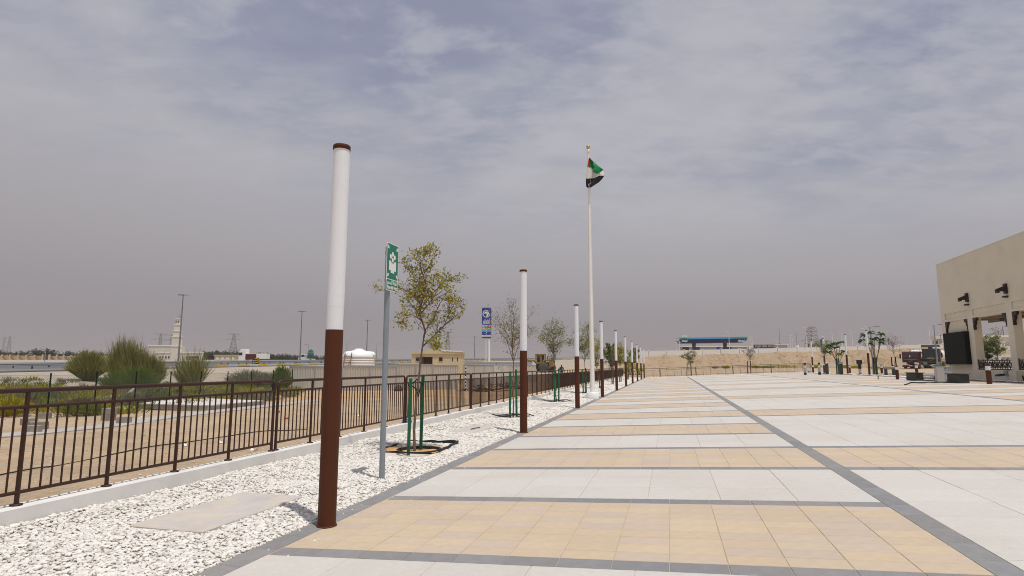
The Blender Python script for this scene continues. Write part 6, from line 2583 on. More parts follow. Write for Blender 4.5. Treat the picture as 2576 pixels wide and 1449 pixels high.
mast('grey street lamp rising behind the nearest frangipani tree', 2188, 823, 62, 1, M_GSTEEL, .085, 'grey street lamps by the trucks', .7, 'street_lamp', ter(*on(2218, 62).xy))
mast('grey street lamp in front of the dark grey truck', 2349, 818, 60, 1, M_GSTEEL, .085, 'grey street lamps by the trucks', .7, 'street_lamp', ter(*on(2368, 60).xy))
for px, py, Y, lb in ((2234, 846, 150, 'thin dark pole above the white wall right of the frangipani'), (2366, 842, 112, 'thin dark pole beside the white lookout')):
    a = sight(px, py, Y)
    tag(MB().tube([(a.x, Y, 4), (a.x, Y, a.z)], [.09, .05], 6).build('dark_pole', M_RAILD, None), lb, 'pole')

# ---------------------------------------------------------------- tanker trucks
def truck(name, label, px, Y, paint, high, scale=1.0, turn=-48):
    p = on(px, Y)
    r = thing(name, label, 'tanker truck', p, rad(turn), 'tanker trucks on the sand')
    r.scale = (scale,) * 3
    H = 2.95 if not high else 3.15
    c = MB()
    c.prism([(0, .85), (0, 1.95), (.18, H - .12), (.35, H), (1.9, H), (1.9, .85)], -1.2, 1.2, axis='y')
    c.v = [(y, x, z) for x, y, z in c.v]
    c.build('cab', paint, r, bev=.07)
    gl = MB().add([(-1.05, -.02, 1.98), (1.05, -.02, 1.98), (1.0, .14, H - .22), (-1.0, .14, H - .22)], [(0, 1, 2, 3)]).build('windscreen', M_GLASS, r, fixn=False)
    gl.modifiers.new('t', 'SOLIDIFY').thickness = .03
    for sx_ in (-1, 1):
        MB().box(-.012, .012, .25, 1.2, 2.0, 2.7, M=Matrix.Translation((sx_ * 1.21, 0, 0))).build('side_window', M_GLASS, r)
        MB().box(-.11, .11, -.15, .02, 1.75, 2.5, M=Matrix.Translation((sx_ * 1.42, 0, 0))).build('mirror', M_BLACK, r, bev=.02)
        MB().tube([(sx_ * 1.2, .1, 2.5), (sx_ * 1.42, -.05, 2.45)], .025, 6).build('mirror_arm', M_BLACK, r)
        MB().box(-.30, .30, -.10, .02, .62, 1.06, M=Matrix.Translation((sx_ * .88, 0, 0))).build('headlight', M_WHITE if not high else M_GSTEEL, r, bev=.03)
    MB().box(-1.0, 1.0, -.05, -.005, 1.12, 1.45).build('grille', M_BLACK, r)
    MB().prism([(-.36, 1.14), (-.26, 1.14), (.36, 1.43), (.26, 1.43)], -.07, -.052).build('badge_bar', M_RAIL, r)
    MB().box(-1.22, 1.22, -.12, .5, .32, .62).build('bumper', paint if not high else M_GDARK, r, bev=.04)
    MB().box(-.95, .95, -.02, .0, 1.5, 1.56).build('chrome_strip', M_RAIL, r)
    pl_ = MB().box(-.26, .26, -.15, -.125, .46, .57).build('number_plate', M_WHITE, r)
    if high:
        MB().prism([(.05, H), (.0, H + .45), (.1, H + .55), (1.6, H + .55), (1.5, H)], -1.15, 1.15, axis='x').build('sun_visor', paint, r) if False else \
            MB().box(-1.22, 1.22, -.12, 1.2, H + .25, H + .62, taper=(1, .8)).build('roof_deflector', paint, r, bev=.03)
        MB().box(-1.05, 1.05, .05, .12, H - .18, H + .0).build('sun_visor', M_GTRUCK, r)
        MB().box(-.5, .3, -.03, -.004, 1.60, 1.72).build('yellow_sticker', M_YEL, r)
        MB().box(-.3, .3, -.03, .0, H - .05, H + .26).build('deflector_stay', M_GDARK, r)
    else:
        MB().lathe([(.09, 0), (.1, .08), (.06, .2)], 10).build('red_beacon', mat('beacon_red', (.5, .02, .03), .3), r, (0, .3, H))
        MB().box(-.1, .05, -.03, .0, 2.0, 2.28).build('dash_paper', M_WHITE, r)
    for x in (-1.02, 1.02):
        for y in (1.0, 4.6, 5.8):
            wheel(r, x, y, .52, .52, .32, 'x')
    tkm = MB()
    prof = []
    N = 20
    vs, fs = [], []
    for yv, k in ((2.3, .2), (2.35, .85), (2.6, 1.0), (7.4, 1.0), (7.6, .85), (7.65, .2)):
        for a in range(N):
            an = 6.283 * a / N
            vs.append((1.2 * k * math.cos(an), yv, 2.25 + .98 * k * math.sin(an)))
    for i in range(5):
        for a in range(N):
            a2 = (a + 1) % N
            fs.append((i * N + a, i * N + a2, (i + 1) * N + a2, (i + 1) * N + a))
    fs += [tuple(range(N)), tuple(reversed(range(5 * N, 6 * N)))]
    tkm.add(vs, fs, True)
    tkm.build('tank', M_TANK, r)
    for yv in (3.4, 5.0, 6.6):
        MB().lathe([(.3, 0), (.3, .16), (.1, .2)], 12).build('hatch', M_RAIL, r, (0, yv, 3.2))
    MB().box(-.5, .5, .4, 7.6, .7, 1.1).build('chassis', M_DARK, r)
    MB().box(-1.2, 1.2, 4.1, 7.5, 1.08, 1.22).build('mudguard', M_RAIL, r)
    return r


truck('tanker_truck', 'maroon cabbed water tanker truck with a red beacon on the sand', 2292, 92, M_MAROON, False, .92)
truck('tanker_truck', 'dark grey high roofed tanker truck with a yellow sticker', 2345, 92, M_GTRUCK, True, .98, -43)

# ---------------------------------------------------------------- the sand coloured building on the right
S0 = 21.0
BB = thing('sand_building', 'sand coloured arcade building with recessed panels and dark timber details', 'building', ts(46.3, S0, 0.78), RZ)
# local: x = t - 46.3 (towards the camera is negative), y = -(s - 21), z above 0.78
T = lambda t: t - 46.3
Z = lambda z: z - 0.78
TE = 28.0
ZS, ZH, ZR = Z(1.38), Z(4.48), Z(8.42)
th_ = 0.42
bays = [(42.75, 45.75), (38.42, 42.08), (34.15, 37.85), (29.9, 33.6)]


def bbox(name, t0, t1, d0, d1, z0, z1, m, par=BB, bev=0.0):
    return MB().box(T(t0), T(t1), -d1, -d0, z0, z1).build(name, m, par, bev=bev)


bbox('upper_wall', TE, 46.3, 0, th_, Z(5.01) + .002, ZR, M_BLDG)
bbox('header_band', TE, 46.3, 0, th_, ZH, Z(4.62), M_BLDG)
bbox('base_wall', TE, 46.3, 0, th_, -.3, ZS, M_BLDG)
cols = [(45.75, 46.3), (42.08, 42.75), (37.85, 38.42), (33.6, 34.15), (28.0, 29.9)]
for a, b in cols:
    bbox('column', a, b, 0, th_, ZS + .002, ZH - .002, M_BLDG)
    bbox('frieze_pier', a, b, 0, th_, Z(4.62) + .002, Z(5.01), M_BLDG)
for i, (a, b) in enumerate(bays):
    bbox('frieze_panel', a + .003, b - .003, .07, th_ - .02, Z(4.62) + .002, Z(5.01), M_BLDG)
bbox('blind_wall', 42.753, 45.747, .10, th_ - .02, ZS + .002, ZH - .002, M_BLDG)
bbox('parapet_cap', TE, 46.32, -.02, th_ + .02, ZR, ZR + .03, M_BLDG)
bbox('end_wall', 45.9, 46.28, th_, 2.9, ZH + .6, ZR - .02, M_BLDG)
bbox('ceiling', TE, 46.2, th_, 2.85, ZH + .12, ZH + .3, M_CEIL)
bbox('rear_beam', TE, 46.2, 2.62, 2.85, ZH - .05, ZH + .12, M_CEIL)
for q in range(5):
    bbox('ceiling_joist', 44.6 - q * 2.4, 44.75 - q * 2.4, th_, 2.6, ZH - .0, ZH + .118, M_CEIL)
bbox('rear_column', 33.4, 34.1, 2.45, 2.87, -.3, ZH - .05, M_BLDG)
bbox('roof', TE, 46.2, th_, 2.9, ZR - .6, ZR - .4, M_BLDG)
bbox('plinth_pier', 37.45, 38.15, -.32, -.003, -.3, Z(1.32), M_BLDG)

# timber corbels in the bay corners, water spouts with pegs, railings
crb = [(a * .72, b * .92) for a, b in [(0, 0), (0, -.78), (.10, -.78), (.14, -.66), (.11, -.55), (.20, -.45), (.30, -.40), (.28, -.28), (.40, -.2), (.55, -.16), (.55, 0)]]
for i, (a, b) in enumerate(bays[:3]):
    for side, t in ((1, a), (-1, b)):
        pts = [(T(t) + side * (.012 + x), ZH - .004 + z) for x, z in crb]
        MB().prism(pts, -(.12 if i else .085), .02).build('timber_corbel', M_DWOOD, BB)
for t in (42.4, 38.1, 33.9):
    sp_ = MB()
    sp_.prism([(0, 5.48), (0, 6.02), (-.12, 6.02), (-.12, 5.90), (-.50, 5.74), (-.50, 5.52), (-.38, 5.54), (-.38, 5.62), (-.12, 5.62), (-.12, 5.50)], T(t) - .11, T(t) + .11, axis='x')
    sp_.v = [(x, -y - .003, z - .78) for x, y, z in sp_.v]
    s_ = sp_.build('timber_spout', M_DWOOD, BB)
    MB().box(T(t) - .11, T(t) + .11, .003, .20, Z(5.27), Z(5.36)).build('timber_peg', M_DWOOD, BB)


def railing(t0, t1):
    r = MB()
    zl, zh = ZS + .003, Z(1.93)
    y0 = -.06
    fr = bbox('iron_railing', t0 + .01, t1 - .01, .03, .09, zh - .05, zh, M_DWOOD)
    bbox('bottom_bar', t0 + .01, t1 - .01, .03, .09, zl, zl + .05, M_DWOOD, fr)
    n = 7
    for k in range(n + 1):
        t = lerp(t0 + .04, t1 - .04, k / n)
        MB().box(T(t) - .02, T(t) + .02, y0 - .02, y0 + .02, zl, zh + .06).build('upright', M_DWOOD, fr)
    sc_ = MB()
    for k in range(n):
        c0 = T(lerp(t0 + .04, t1 - .04, (k + .5) / n))
        zm = (zl + zh) / 2
        for (dx, dz_, rr, a0) in ((-.10, .10, .075, 0), (.10, .10, .075, 1), (-.10, -.1, .075, 2), (.10, -.1, .075, 3), (0, 0, .11, 0), (0, .16, .05, 1), (0, -.16, .05, 2), (-.17, 0, .05, 0), (.17, 0, .05, 0)):
            sc_.tube([(c0 + dx + rr * math.cos(a) * (1 - .06 * j), y0, zm + dz_ + rr * math.sin(a) * (1 - .06 * j)) for j, a in enumerate([a0 + .8 * q_ for q_ in range(9)])], .019, 4, caps=False)
    stuff(sc_.build('scrollwork', M_DWOOD, fr))


railing(38.42, 42.08)
railing(34.15, 37.85)
bbox('cornice_ledge', 42.75, 45.75, .05, .098, ZS + .003, ZS + .09, M_BLDG)
scr = thing('display_screen', 'large black display box mounted on the blind bay of the sand building', 'screen', ts(42.75, S0, 0.78), RZ)
scr.location = ts(46.3, S0, 0.78)
MB().box(T(42.7), T(45.6), .005, .27, Z(1.70), Z(3.72)).build('housing', M_SCREEN, scr, bev=.01)
MB().box(T(42.76), T(45.54), .271, .276, Z(1.76), Z(3.66)).build('panel', mat('screen_face', (.012, .0115, .011), .6, spec=.06), scr)
for q in range(2):
    MB().box(T(42.9 + q * 2.4), T(43.0 + q * 2.4), -.09, .01, Z(2.0), Z(3.2)).build('bracket', M_BLACK, scr)
ln = thing('hanging_lantern', 'black iron lantern hanging from the arcade ceiling', 'lantern', ts(41.0, S0 + 1.35, 4.5), RZ)
MB().tube([(0, 0, .1), (0, 0, -.12)], .012, 6).build('stem', M_DWOOD, ln)
lt = MB()
for k in range(6):
    a = k * 1.047
    lt.tube([(.06 * math.cos(a), .06 * math.sin(a), -.10), (.42 * math.cos(a), .42 * math.sin(a), -.14), (.40 * math.cos(a), .40 * math.sin(a), -.26), (.1 * math.cos(a), .1 * math.sin(a), -.42)], .014, 4)
for rr, z in ((.42, -.14), (.41, -.25), (.22, -.35)):
    lt.tube([(rr * math.cos(q_ * .5236), rr * math.sin(q_ * .5236), z) for q_ in range(13)], .014, 4)
stuff(lt.build('cage', M_DWOOD, ln))
bxm = thing('junction_box', 'small grey junction box on the building wall under the railing', 'box', ts(46.3, S0, .78), RZ)
MB().box(T(38.65), T(39.0), .003, .16, Z(1.08), Z(1.36)).build('housing', M_GSTEEL, bxm, bev=.015)

# ---------------------------------------------------------------- objects along the right plaza edge
def bench(label, px, py, Y):
    p = sight(px, py, Y)
    t, s = to_ts(p.x, p.y)
    r = thing('stone_bench', label, 'bench', ts(t, s), RZ, 'granite benches')
    nb_ = MB()
    L, W_ = 1.55, .5
    nx, nz = 14, 6
    b = nb_.box(0.06, L - .02, -W_ + .03, -.03, 0, .46)
    b.build('stone_base', M_GRAN, r, bev=.03)
    for k in range(15):
        x = .0 + k * (L / 15)
        MB().box(x, x + L / 15 - .025, -W_ - .02, .03, .462, .50).build('seat_slat', M_GATE, r)
    return r


b1 = bench('dark granite bench with brown slatted top in front of the trucks', 2303.5, 958, 36.0)
b2 = bench('dark granite bench with brown slatted top below the black screen', 2415, 961, 30.6)


def bollard(label, px, Y, h=.92, lit=True, m=M_BROWN, r_=.082, grp='brown bollard lights'):
    p = on(px, Y)
    t, s = to_ts(p.x, p.y)
    r = thing('bollard_light', label, 'bollard', ts(t, s), 0, grp)
    MB().lathe([(r_, 0), (r_, h * .70)], 20).build('base_tube', m, r)
    MB().lathe([(r_ * .96, h * .70), (r_ * .96, h * .92)], 20).build('diffuser', M_DIFF, r)
    MB().lathe([(r_ * .9, h * .92), (r_, h * .925), (r_, h * .985), (r_ * .9, h)], 20).build('cap', m, r)
    return r


bollard('large brown bollard light in front of the iron railing', 2489.5, 28.9, .95, r_=.11)
bollard('brown bollard light close left of the front granite bench', 2258, 39.5, .92, r_=.10)
bollard('brown bollard light left of the grey portal stand', 2219, 55, .95, r_=.10)
bollard('brown bollard light behind the grey portal stand', 2247.5, 50, .9, r_=.09)
bollard('brown bollard light partly hidden by the front granite bench', 2307.5, 44, .95, r_=.10)
bollard('small far brown bollard light between two right light columns', 2138.5, 70, .95, r_=.10)
bollard('short brown bollard light touching the farthest right light column', 2046, 72.5, 1.0, r_=.10)


def turnstile(label, px, Y, kind):
    p = on(px, Y)
    t, s = to_ts(p.x, p.y)
    r = thing('gate_post', label, 'bollard', ts(t, s), 0, 'dark gate posts')
    if kind == 'wrapped':
        MB().lathe([(.13, 0), (.13, .25)], 12).build('foot', M_BLACK, r)
        MB().lathe([(.11, .25), (.12, .6), (.105, 1.05)], 14).build('wrapped_shaft', M_WRAP, r)
        MB().lathe([(.115, 1.05), (.115, 1.22), (.09, 1.25)], 14).build('head', M_BLACK, r)
        MB().lathe([(.118, .78), (.118, .88)], 14).build('tape_band', M_WHITE, r)
    else:
        MB().lathe([(.17, 0), (.17, 1.05)], 16).build('shaft', M_GDARK, r)
        MB().lathe([(.15, 1.05), (.19, 1.07), (.19, 1.2), (.12, 1.24)], 16).build('head', M_RAIL, r)
    return r


turnstile('plastic wrapped black post left of the farthest right light column', 2026, 62, 'wrapped')
turnstile('plastic wrapped black post right of the farthest right light column', 2062, 61, 'wrapped')
turnstile('dark grey post with a pale round head under the white bar', 2081, 63, 'dark')
turnstile('dark grey post directly left of the second right light column', 2117, 58.5, 'dark')
p = on(2096, 64)
br_ = thing('barrier_bar', 'pale horizontal barrier bar on posts behind the right light columns', 'barrier', p, -ANG)
MB().box(-1.0, 1.6, -.05, .05, .92, 1.02).build('bar', M_WHITE, br_)
for x in (-.9, 1.45):
    MB().box(x - .05, x + .05, -.05, .05, 0, .92).build('leg', M_GDARK, br_)
p = on(2164, 61)
ic = thing('intercom_post', 'black box on a post wrapped in plastic behind the nearest right light column', 'intercom', p, 0)
MB().lathe([(.16, 0), (.16, .06), (.12, .08)], 12).build('foot', M_BLACK, ic)
MB().box(-.10, .10, -.08, .08, .06, .98).build('wrapped_shaft', M_WRAP, ic)
MB().box(-.12, .12, -.1, .1, .55, 1.0).build('neck', M_BLACK, ic)
MB().box(-.25, .25, -.12, .12, 1.0, 1.46).build('box', M_BLACK, ic, bev=.02)
p = on(2239, 49)
fr_ = thing('portal_stand', 'small grey concrete portal stand standing on the gravel', 'stand', p, -.3)
for x in (-.28, .28):
    MB().box(x - .1, x + .1, -.1, .1, -.05, .62).build('leg', M_GDARK, fr_)
MB().box(-.38, .38, -.1, .1, .622, .75).build('lintel', M_RAIL, fr_)
p = sight(2358, 957, 33.2)
t, s = to_ts(p.x, p.y)
ub = thing('utility_pillar', 'pale pinkish utility pillar in front of the plastic wrapped cabinet', 'pillar', ts(t, s), RZ)
MB().box(-.05, .30, -.36, 0, -.05, .80).build('casing', mat('pale_casing', (.47, .44, .42), .8), ub, bev=.01)
MB().box(.0, .3, -.30, .05, .80, .92).build('grey_top', M_GSTEEL, ub)
MB().box(.0, .28, -.25, .02, .922, .95).build('brown_lid', M_GATE, ub)
wc = thing('wrapped_cabinet', 'cabinet wrapped in crinkled clear plastic beside the building corner', 'cabinet', ts(t + .25, s + .35), RZ)
cb_ = MB()
for i in range(9):
    for j in range(9):
        cb_.v.append((-.0 + .04 * (vnoise(i * 1.3, j * .9) - .5), -.5 * i / 8, .82 * j / 8))
for i in range(8):
    for j in range(8):
        cb_.f.append((i * 9 + j, (i + 1) * 9 + j, (i + 1) * 9 + j + 1, i * 9 + j + 1))
        cb_.sm.append(True)
        cb_.mi.append(0)
cb_.box(.02, .5, -.5, 0, 0, .82)
cb_.build('wrapping', M_WRAP, wc, fixn=False)
MB().box(-.03, .52, -.52, .02, .822, .86).build('top_sheet', mat('pale_yellow_sheet', (.62, .60, .38), .6), wc)

# hose and cables on the paving
def gp(px, py, up=.016):
    """spot on the paving under a bearing"""
    v = sight(px, py, 10.0) - Vector((0, 0, EYE))
    z = .5
    for _ in range(12):
        k = (z - EYE) / v.z
        q_ = v * k
        z = zof(to_ts(q_.x, q_.y)[1])
    return Vector((q_.x, q_.y, z + up))


def smooth(pts, n=8):
    out = []
    for i in range(len(pts) - 1):
        p0, p1, p2, p3 = pts[max(0, i - 1)], pts[i], pts[i + 1], pts[min(len(pts) - 1, i + 2)]
        for k in range(n):
            f = k / n
            out.append(.5 * ((2 * p1) + (p2 - p0) * f + (2 * p0 - 5 * p1 + 4 * p2 - p3) * f * f + (3 * p1 - p0 - 3 * p2 + p3) * f ** 3))
    out.append(pts[-1])
    return out


HP = [(2276, 969), (2282, 967.5), (2291, 964), (2300, 963.8), (2320, 964.2), (2335, 962.7), (2352, 963.3), (2368, 962.7), (2385, 963.5), (2400, 962.8), (2405, 961.8), (2396, 960.6), (2370, 959.8), (2340, 958.6), (2315, 957.3), (2292, 955.5), (2281, 953.4), (2283, 951.3), (2296, 949.8), (2310, 949.4)]
tag(MB().tube(smooth([gp(*q_, .03) for q_ in HP]), .032, 6).build('garden_hose', M_BLACK, None), 'long black hose lying in loops on the paving near the bench', 'hose')
c0 = gp(2358.5, 959.5)
tag(MB().tube([c0 + Vector((.16 * math.cos(a * .5), .05 * math.sin(a * .5) + .02 * a * .1, .16 + .15 * math.sin(a * .5))) for a in range(26)], .022, 6).build('hose_loop', M_BLACK, None), 'small upright loop of black hose standing on the paving', 'hose')
HC = [(2500, 965.5), (2512, 963), (2524, 959), (2536, 957.6), (2546, 959), (2552, 962)]
m_ = MB().tube([ts(to_ts(*(sight(a, b, 30 - .0 * i).xy))[0], 20.45 + .06 * math.sin(i * 2), zof(20) + .05 + (.28 if 1 < i < 4 else .02)) for i, (a, b) in enumerate(HC)], .03, 6)
tag(m_.build('black_cable', M_BLACK, None), 'black cable bundle lying at the foot of the building wall', 'cable')
tag(MB().box(-.3, .3, -.12, .12, 0, .1).build('black_tray', M_BLACK, None, ts(38.6, 20.5, zof(20) + .28), rot=(0, .1, RZ), bev=.02), 'flat black fitting on the cable bundle by the building', 'fitting')
tag(MB().lathe([(.03, 0), (.03, .2), (.09, .22), (.09, .26)], 8).build('floor_fitting', M_DWOOD, None, gp(2209.5, 954, 0)), 'tiny dark fitting standing on the paving left of the bollards', 'fitting')
tag(MB().lathe([(.22, 0), (.28, .1), (.25, .3), (.1, .34)], 10).build('stone_lump', M_CONC, None, on(2072 - 34, 74)), 'pale lump at the right end of the far railing', 'stone')

# side road behind the plaza and grey asphalt by the trucks
sr = MB()
pts = [ts(28, 23.6, .80), ts(60, 21.8, .80), ts(92, 21.8, .86)]
A = [ts(60, 21.6, 0), ts(64, 21.6, 0), ts(76, 21.8, 0), ts(80, 21.8, 0), ts(56, 60, 0), ts(44, 60, 0), ts(47, 21.6, 0)]
vs = [Vector((p.x, p.y, max(zof(20), ter(p.x, p.y)) + .03)) for p in (ts(47.5, 21.4), ts(61, 20.9), ts(61, 46), ts(47.5, 46))]
sr.add(vs, [(0, 1, 2, 3)])
structure(sr.build('side_road', M_ASPH, None))
kbm = MB()
for a, b in ((ts(61.1, 21.2), ts(61.1, 46)), (ts(47.3, 21.9), ts(47.3, 46))):
    z = .80
    d = (b - a).normalized()
    nn = Vector((-d.y, d.x, 0)) * .1
    kbm.add([(*(a - nn).xy, z - .2), (*(b - nn).xy, z - .2), (*(b + nn).xy, z - .2), (*(a + nn).xy, z - .2), (*(a - nn).xy, z + .17), (*(b - nn).xy, z + .17), (*(b + nn).xy, z + .17), (*(a + nn).xy, z + .17)],
            [(3, 2, 1, 0), (4, 5, 6, 7), (0, 1, 5, 4), (1, 2, 6, 5), (2, 3, 7, 6), (3, 0, 4, 7)])
structure(kbm.build('side_road_kerb', M_KERB, None))

# trees on the right
def frangipani(label, px, Y, h, seed, lean=0.0, w=1.0):
    rng = random.Random(seed)
    p = on(px, Y)
    t, s = to_ts(p.x, p.y)
    r = thing('frangipani_tree', label, 'tree', Vector((p.x, p.y, p.z - .02)), 0, 'frangipani trees')
    mb = MB()
    C, Dv = [], []
    n = 6
    for k in range(n):
        a = 6.283 * k / n + rng.random() * .6
        sp_ = (.35 + .65 * rng.random()) * w
        hh = h * (.62 + .38 * rng.random())
        b0 = Vector((rng.gauss(0, .03), rng.gauss(0, .03), .9))
        tip = Vector((math.cos(a) * sp_ + lean, math.sin(a) * sp_ * .7, hh))
        mid = b0.lerp(tip, .5) + Vector((math.cos(a) * .05, 0, .12))
        mb.tube([(0, 0, 0), b0, mid, tip], [.04, .033, .028, .022], 6, caps=False)
        ends = [tip]
        if k % 2 == 0:
            e2 = mid + (tip - mid) * .7 + Vector((rng.gauss(0, .25) * w, rng.gauss(0, .2), -.05 - .25 * rng.random()))
            mb.tube([mid, e2], [.024, .02], 6, caps=False)
            ends.append(e2)
        for e in ends:
            for j in range(15):
                an, el = rng.random() * 6.283, rng.uniform(-.6, .5)
                C.append(e + Vector((0, 0, rng.uniform(-.08, .02))))
                Dv.append(Vector((math.cos(an) * math.cos(el), math.sin(an) * math.cos(el), math.sin(el))) * rng.uniform(.34, .58))
    mb.build('trunk', M_BARK, r, fixn=False)
    P0 = np.array([tuple(c) for c in C])
    P1 = P0 + np.array([tuple(d) for d in Dv])
    V, F, id_ = blades(P0, P1, np.full(len(P0), .065), .22)
    link('crown', npmesh('crown', V, F, RNG.random(len(P0))[id_]), L_DKG, r)


frangipani('frangipani tree with bare forked stems beside the nearest right light column', 2204, 53, 4.1, 5, .1, 1.0)
frangipani('dense frangipani tree behind the second right light column', 2110, 60, 3.55, 8, -.25, 1.1)
for px, Y, lb in ((2200, 53, 'left green stake of the near frangipani'), (2207, 52.7, 'right green stake of the near frangipani'), (2106, 60, 'left green stake of the dense frangipani'), (2112, 59.7, 'right green stake of the dense frangipani')):
    p = on(px, Y)
    tag(MB().box(-.05, .05, -.05, .05, -.1, 1.6).build('tree_stake', mat('dark_green_stake', (.012, .05, .022), .6), None, p, bev=.006), lb, 'stake', 'green tree stakes')
simple_tree('grey olive tree behind the third right light column', on(2076, 66), 3.9, 2.2, 1.2, 91, 1500, .13, L_GREY, 8, 2, .17, name='young_tree', group='young trees right of the plaza')
simple_tree('thin bare topped sapling with two stakes left of the maroon truck', on(2253, 62), 4.3, 2.6, .75, 92, 500, .12, L_DRY, 7, 2, .16, name='young_tree', group='young trees right of the plaza')
simple_tree('young olive tree between leaning stakes on the far plaza edge', on(1738, 83.6), 3.9, 1.9, 1.1, 93, 1700, .15, L_GREY, 8, 2, .17, name='young_tree', group='young trees at the far fence')
simple_tree('dry leaning sapling behind the second gap of the far railing', on(1889, 87), 3.8, 2.2, 1.1, 94, 800, .14, L_DRY, 8, 2, .15, (-.1, 0), name='young_tree', group='young trees at the far fence')
simple_tree('dark green bush tree behind the fourth light column', on(1540, 98), 5.2, 1.2, 2.2, 95, 5200, .24, L_DKG, 11, 2, .3, name='bushy_tree', group='dark trees by the bank')
simple_tree('loose grey tree at the left end of the bank behind the eighth column', on(1598, 100), 4.3, 1.2, 1.5, 96, 2200, .2, L_GREY, 9, 2, .2, name='bushy_tree', group='dark trees by the bank')
simple_tree('bright green tree seen through the arcade opening', on(2488, 47), 3.3, 1.3, 1.05, 97, 3200, .12, L_SCRUBN, 9, 2, .2, name='young_tree', group='trees behind the arcade')
simple_tree('taller sparse tree seen through the arcade opening', on(2514, 46), 3.9, 1.7, .95, 98, 1700, .12, L_GREY, 9, 2, .18, name='young_tree', group='trees behind the arcade')
for px, Y, lb, tilt in ((1728, 83.2, 'left dark stake of the far olive tree', .06), (1739.5, 83.0, 'right dark stake of the far olive tree', -.02), (1881, 82.8, 'left dark stake by the far railing gap', .05), (1889, 82.6, 'right dark stake by the far railing gap', .0),
                        (2246, 61, 'left stake of the bare topped sapling', 0), (2257, 60.8, 'right stake of the bare topped sapling', -.03)):
    p = on(px, Y)
    tag(MB().box(-.045, .045, -.045, .045, -.1, 1.75).build('tree_stake', M_DGREEN, None, p, rot=(0, tilt, 0), bev=.006), lb, 'stake', 'dark tree stakes')
mast('thin mast seen through the arcade opening', 2522, 822, 80, 1, M_RAILD, .07, 'thin masts behind the arcade', .6, 'street_lamp', 1.0)
vl = thing('white_villa', 'white villa with a dark window seen through the arcade opening', 'villa', (0, 0, 0), 0)
YV = 78.0
MB().box(sx(2464, 840, YV), sx(2545, 840, YV), YV, YV + 1.2, .8, sz(847, YV)).build('wall', M_VILLA, vl)
MB().box(sx(2463, 840, YV), sx(2546, 840, YV), YV - .15, YV + 1.3, sz(847, YV), sz(844, YV)).build('roof', M_WALLW, vl)
wf = MB().box(sx(2474.5, 860, YV), sx(2481, 860, YV), YV - .05, YV + .1, sz(872, YV), sz(862, YV)).build('window', M_DARK, vl)
MB().box(sx(2473.5, 860, YV), sx(2482, 860, YV), YV - .08, YV - .052, sz(873.2, YV), sz(872, YV)).build('sill', M_WALLW, wf)
MB().box(sx(2500, 890, 66), sx(2560, 890, 66), 66, 66.3, .8, sz(892, 66)).build('yard_wall', M_VILLA, vl)
MB().box(sx(2512, 880, 70), sx(2540, 880, 70), 70, 71, .8, sz(880, 70)).build('annex', M_CABIN, vl)
for px in (2503, 2521, 2533):
    MB().box(sx(px, 900, 65.9), sx(px + 5, 900, 65.9), 65.6, 65.95, sz(905, 65.9), sz(899, 65.9)).build('air_conditioner', M_RAIL, vl)

# small bushes at the foot of the bank and in the far field
rs_ = random.Random(3)
for i, (px, Y, w, h, mm_, lb) in enumerate(((2053, 99, 1.7, .7, L_SCRUBY, 'yellow green bush at the bank foot under the third right column'), (1826, 104, 1.5, .6, L_SCRUBY, 'round yellow green bush at the bank foot left of centre'),
        (1902, 103, 1.6, .55, L_SCRUBY, 'low green bush at the bank foot behind the far railing'), (1930, 102, 2.6, .5, L_SCRUBN, 'spreading green scrub behind the far railing, middle'), (1975, 102, 3.6, .55, L_SCRUBY, 'long yellow scrub behind the right end of the far railing'),
        (2125, 97, 1.5, .7, L_SCRUBY, 'round bush at the bank foot right of the second right column'), (2150, 96, 2.2, .6, L_SCRUBY, 'pair of bushes at the bank foot by the black box'), (2210, 92, 3.0, .5, L_SCRUBG, 'grey scrub at the bank foot behind the near frangipani'),
        (2240, 90, 2.6, .45, L_SCRUBY, 'yellow scrub left of the maroon truck'), (1798, 105, .9, .3, L_SCRUBN, 'tiny green bush high on the bank foot'), (1449, 84, 1.6, .6, L_SCRUBY, 'yellow green bush beyond the left fence'),
        (1478, 88, 1.3, .55, L_SCRUBN, 'dark green bush right of the bush beyond the left fence'), (1508, 90, 2.0, .6, L_SCRUBY, 'yellow bush beyond the left fence by the flagpole'))):
    bush('desert_bush', lb, on(px, Y), w, h, 900, mm_, 2, 100 + i, group='small desert bushes', width=.03, blade=.4, woody=False)

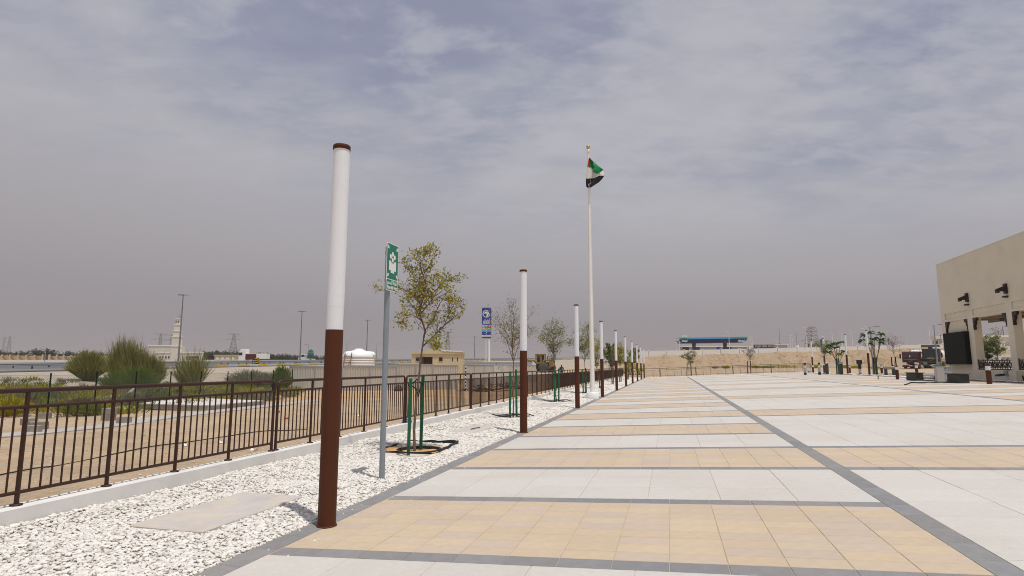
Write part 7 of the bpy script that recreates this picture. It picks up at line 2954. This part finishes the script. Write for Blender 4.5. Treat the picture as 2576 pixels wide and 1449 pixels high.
# yellow green heap of folded tarpaulin behind the corner of the fences
hp0 = on(1590, 92)
ht = thing('tarpaulin_heap', 'heap of yellow green striped tarpaulin behind the fence corner', 'heap', hp0, 0)
M_LIME = mat('lime_sheet', (.50, .52, .08), .6, .1, 3)
M_LIMEW = mat('pale_lime_sheet', (.66, .67, .36), .6)
for k in range(9):
    hb = MB()
    N = 10
    ox, oz = rs_.uniform(-2.0, 2.0), 0
    hgt = 1.5 * (1 - abs(ox) / 2.6) + .5
    for i in range(N + 1):
        for j in range(5):
            u, v = i / N, j / 4
            hb.v.append((ox + (u - .5) * 1.5, -.9 + k * .16 + v * .5, max(0, hgt * (math.sin(math.pi * u) ** .6) * (1 - .5 * v) + .10 * math.sin(9 * u + k))))
    for i in range(N):
        for j in range(4):
            hb.f.append((i * 5 + j, (i + 1) * 5 + j, (i + 1) * 5 + j + 1, i * 5 + j + 1))
            hb.sm.append(True)
            hb.mi.append((i + k) % 2)
    o = hb.build('folded_sheet', [M_LIME, M_LIMEW], ht, fixn=False)
    o.modifiers.new('t', 'SOLIDIFY').thickness = .02

# grey mesh fence closing the bank's left end
gf = thing('mesh_fence', 'grey mesh gate panel at the left end of the white boundary wall', 'fence', ts(127, -3.0, 3.1), rad(60))
for k in range(8):
    MB().box(-k * .5 - .04, -k * .5 + .04, -.03, .03, 0, 2.1).build('slat', M_MAST, gf)
MB().box(-3.6, .05, -.02, .02, 2.0, 2.1).build('top_rail', M_MAST, gf)

# ================================================================ desert haze
def haze():
    o = MB().box(-1900, 1700, -430, 2700, -3.5, 60).build('haze', None, None)
    m = bpy.data.materials.new('dust_haze')
    m.use_nodes = True
    n, l = m.node_tree.nodes, m.node_tree.links
    n.clear()
    out = n.new('ShaderNodeOutputMaterial')
    v = n.new('ShaderNodeVolumePrincipled')
    v.inputs['Color'].default_value = HAZE_COL
    v.inputs['Density'].default_value = HAZE_DENS
    v.inputs['Anisotropy'].default_value = 0.0
    l.new(v.outputs[0], out.inputs['Volume'])
    o.data.materials.append(m)
    o['kind'] = 'stuff'
    o['label'] = 'thin dusty haze hanging over the desert'


HAZE_COL = (0.60, 0.57, 0.59, 1)
HAZE_DENS = 0.0003
haze()
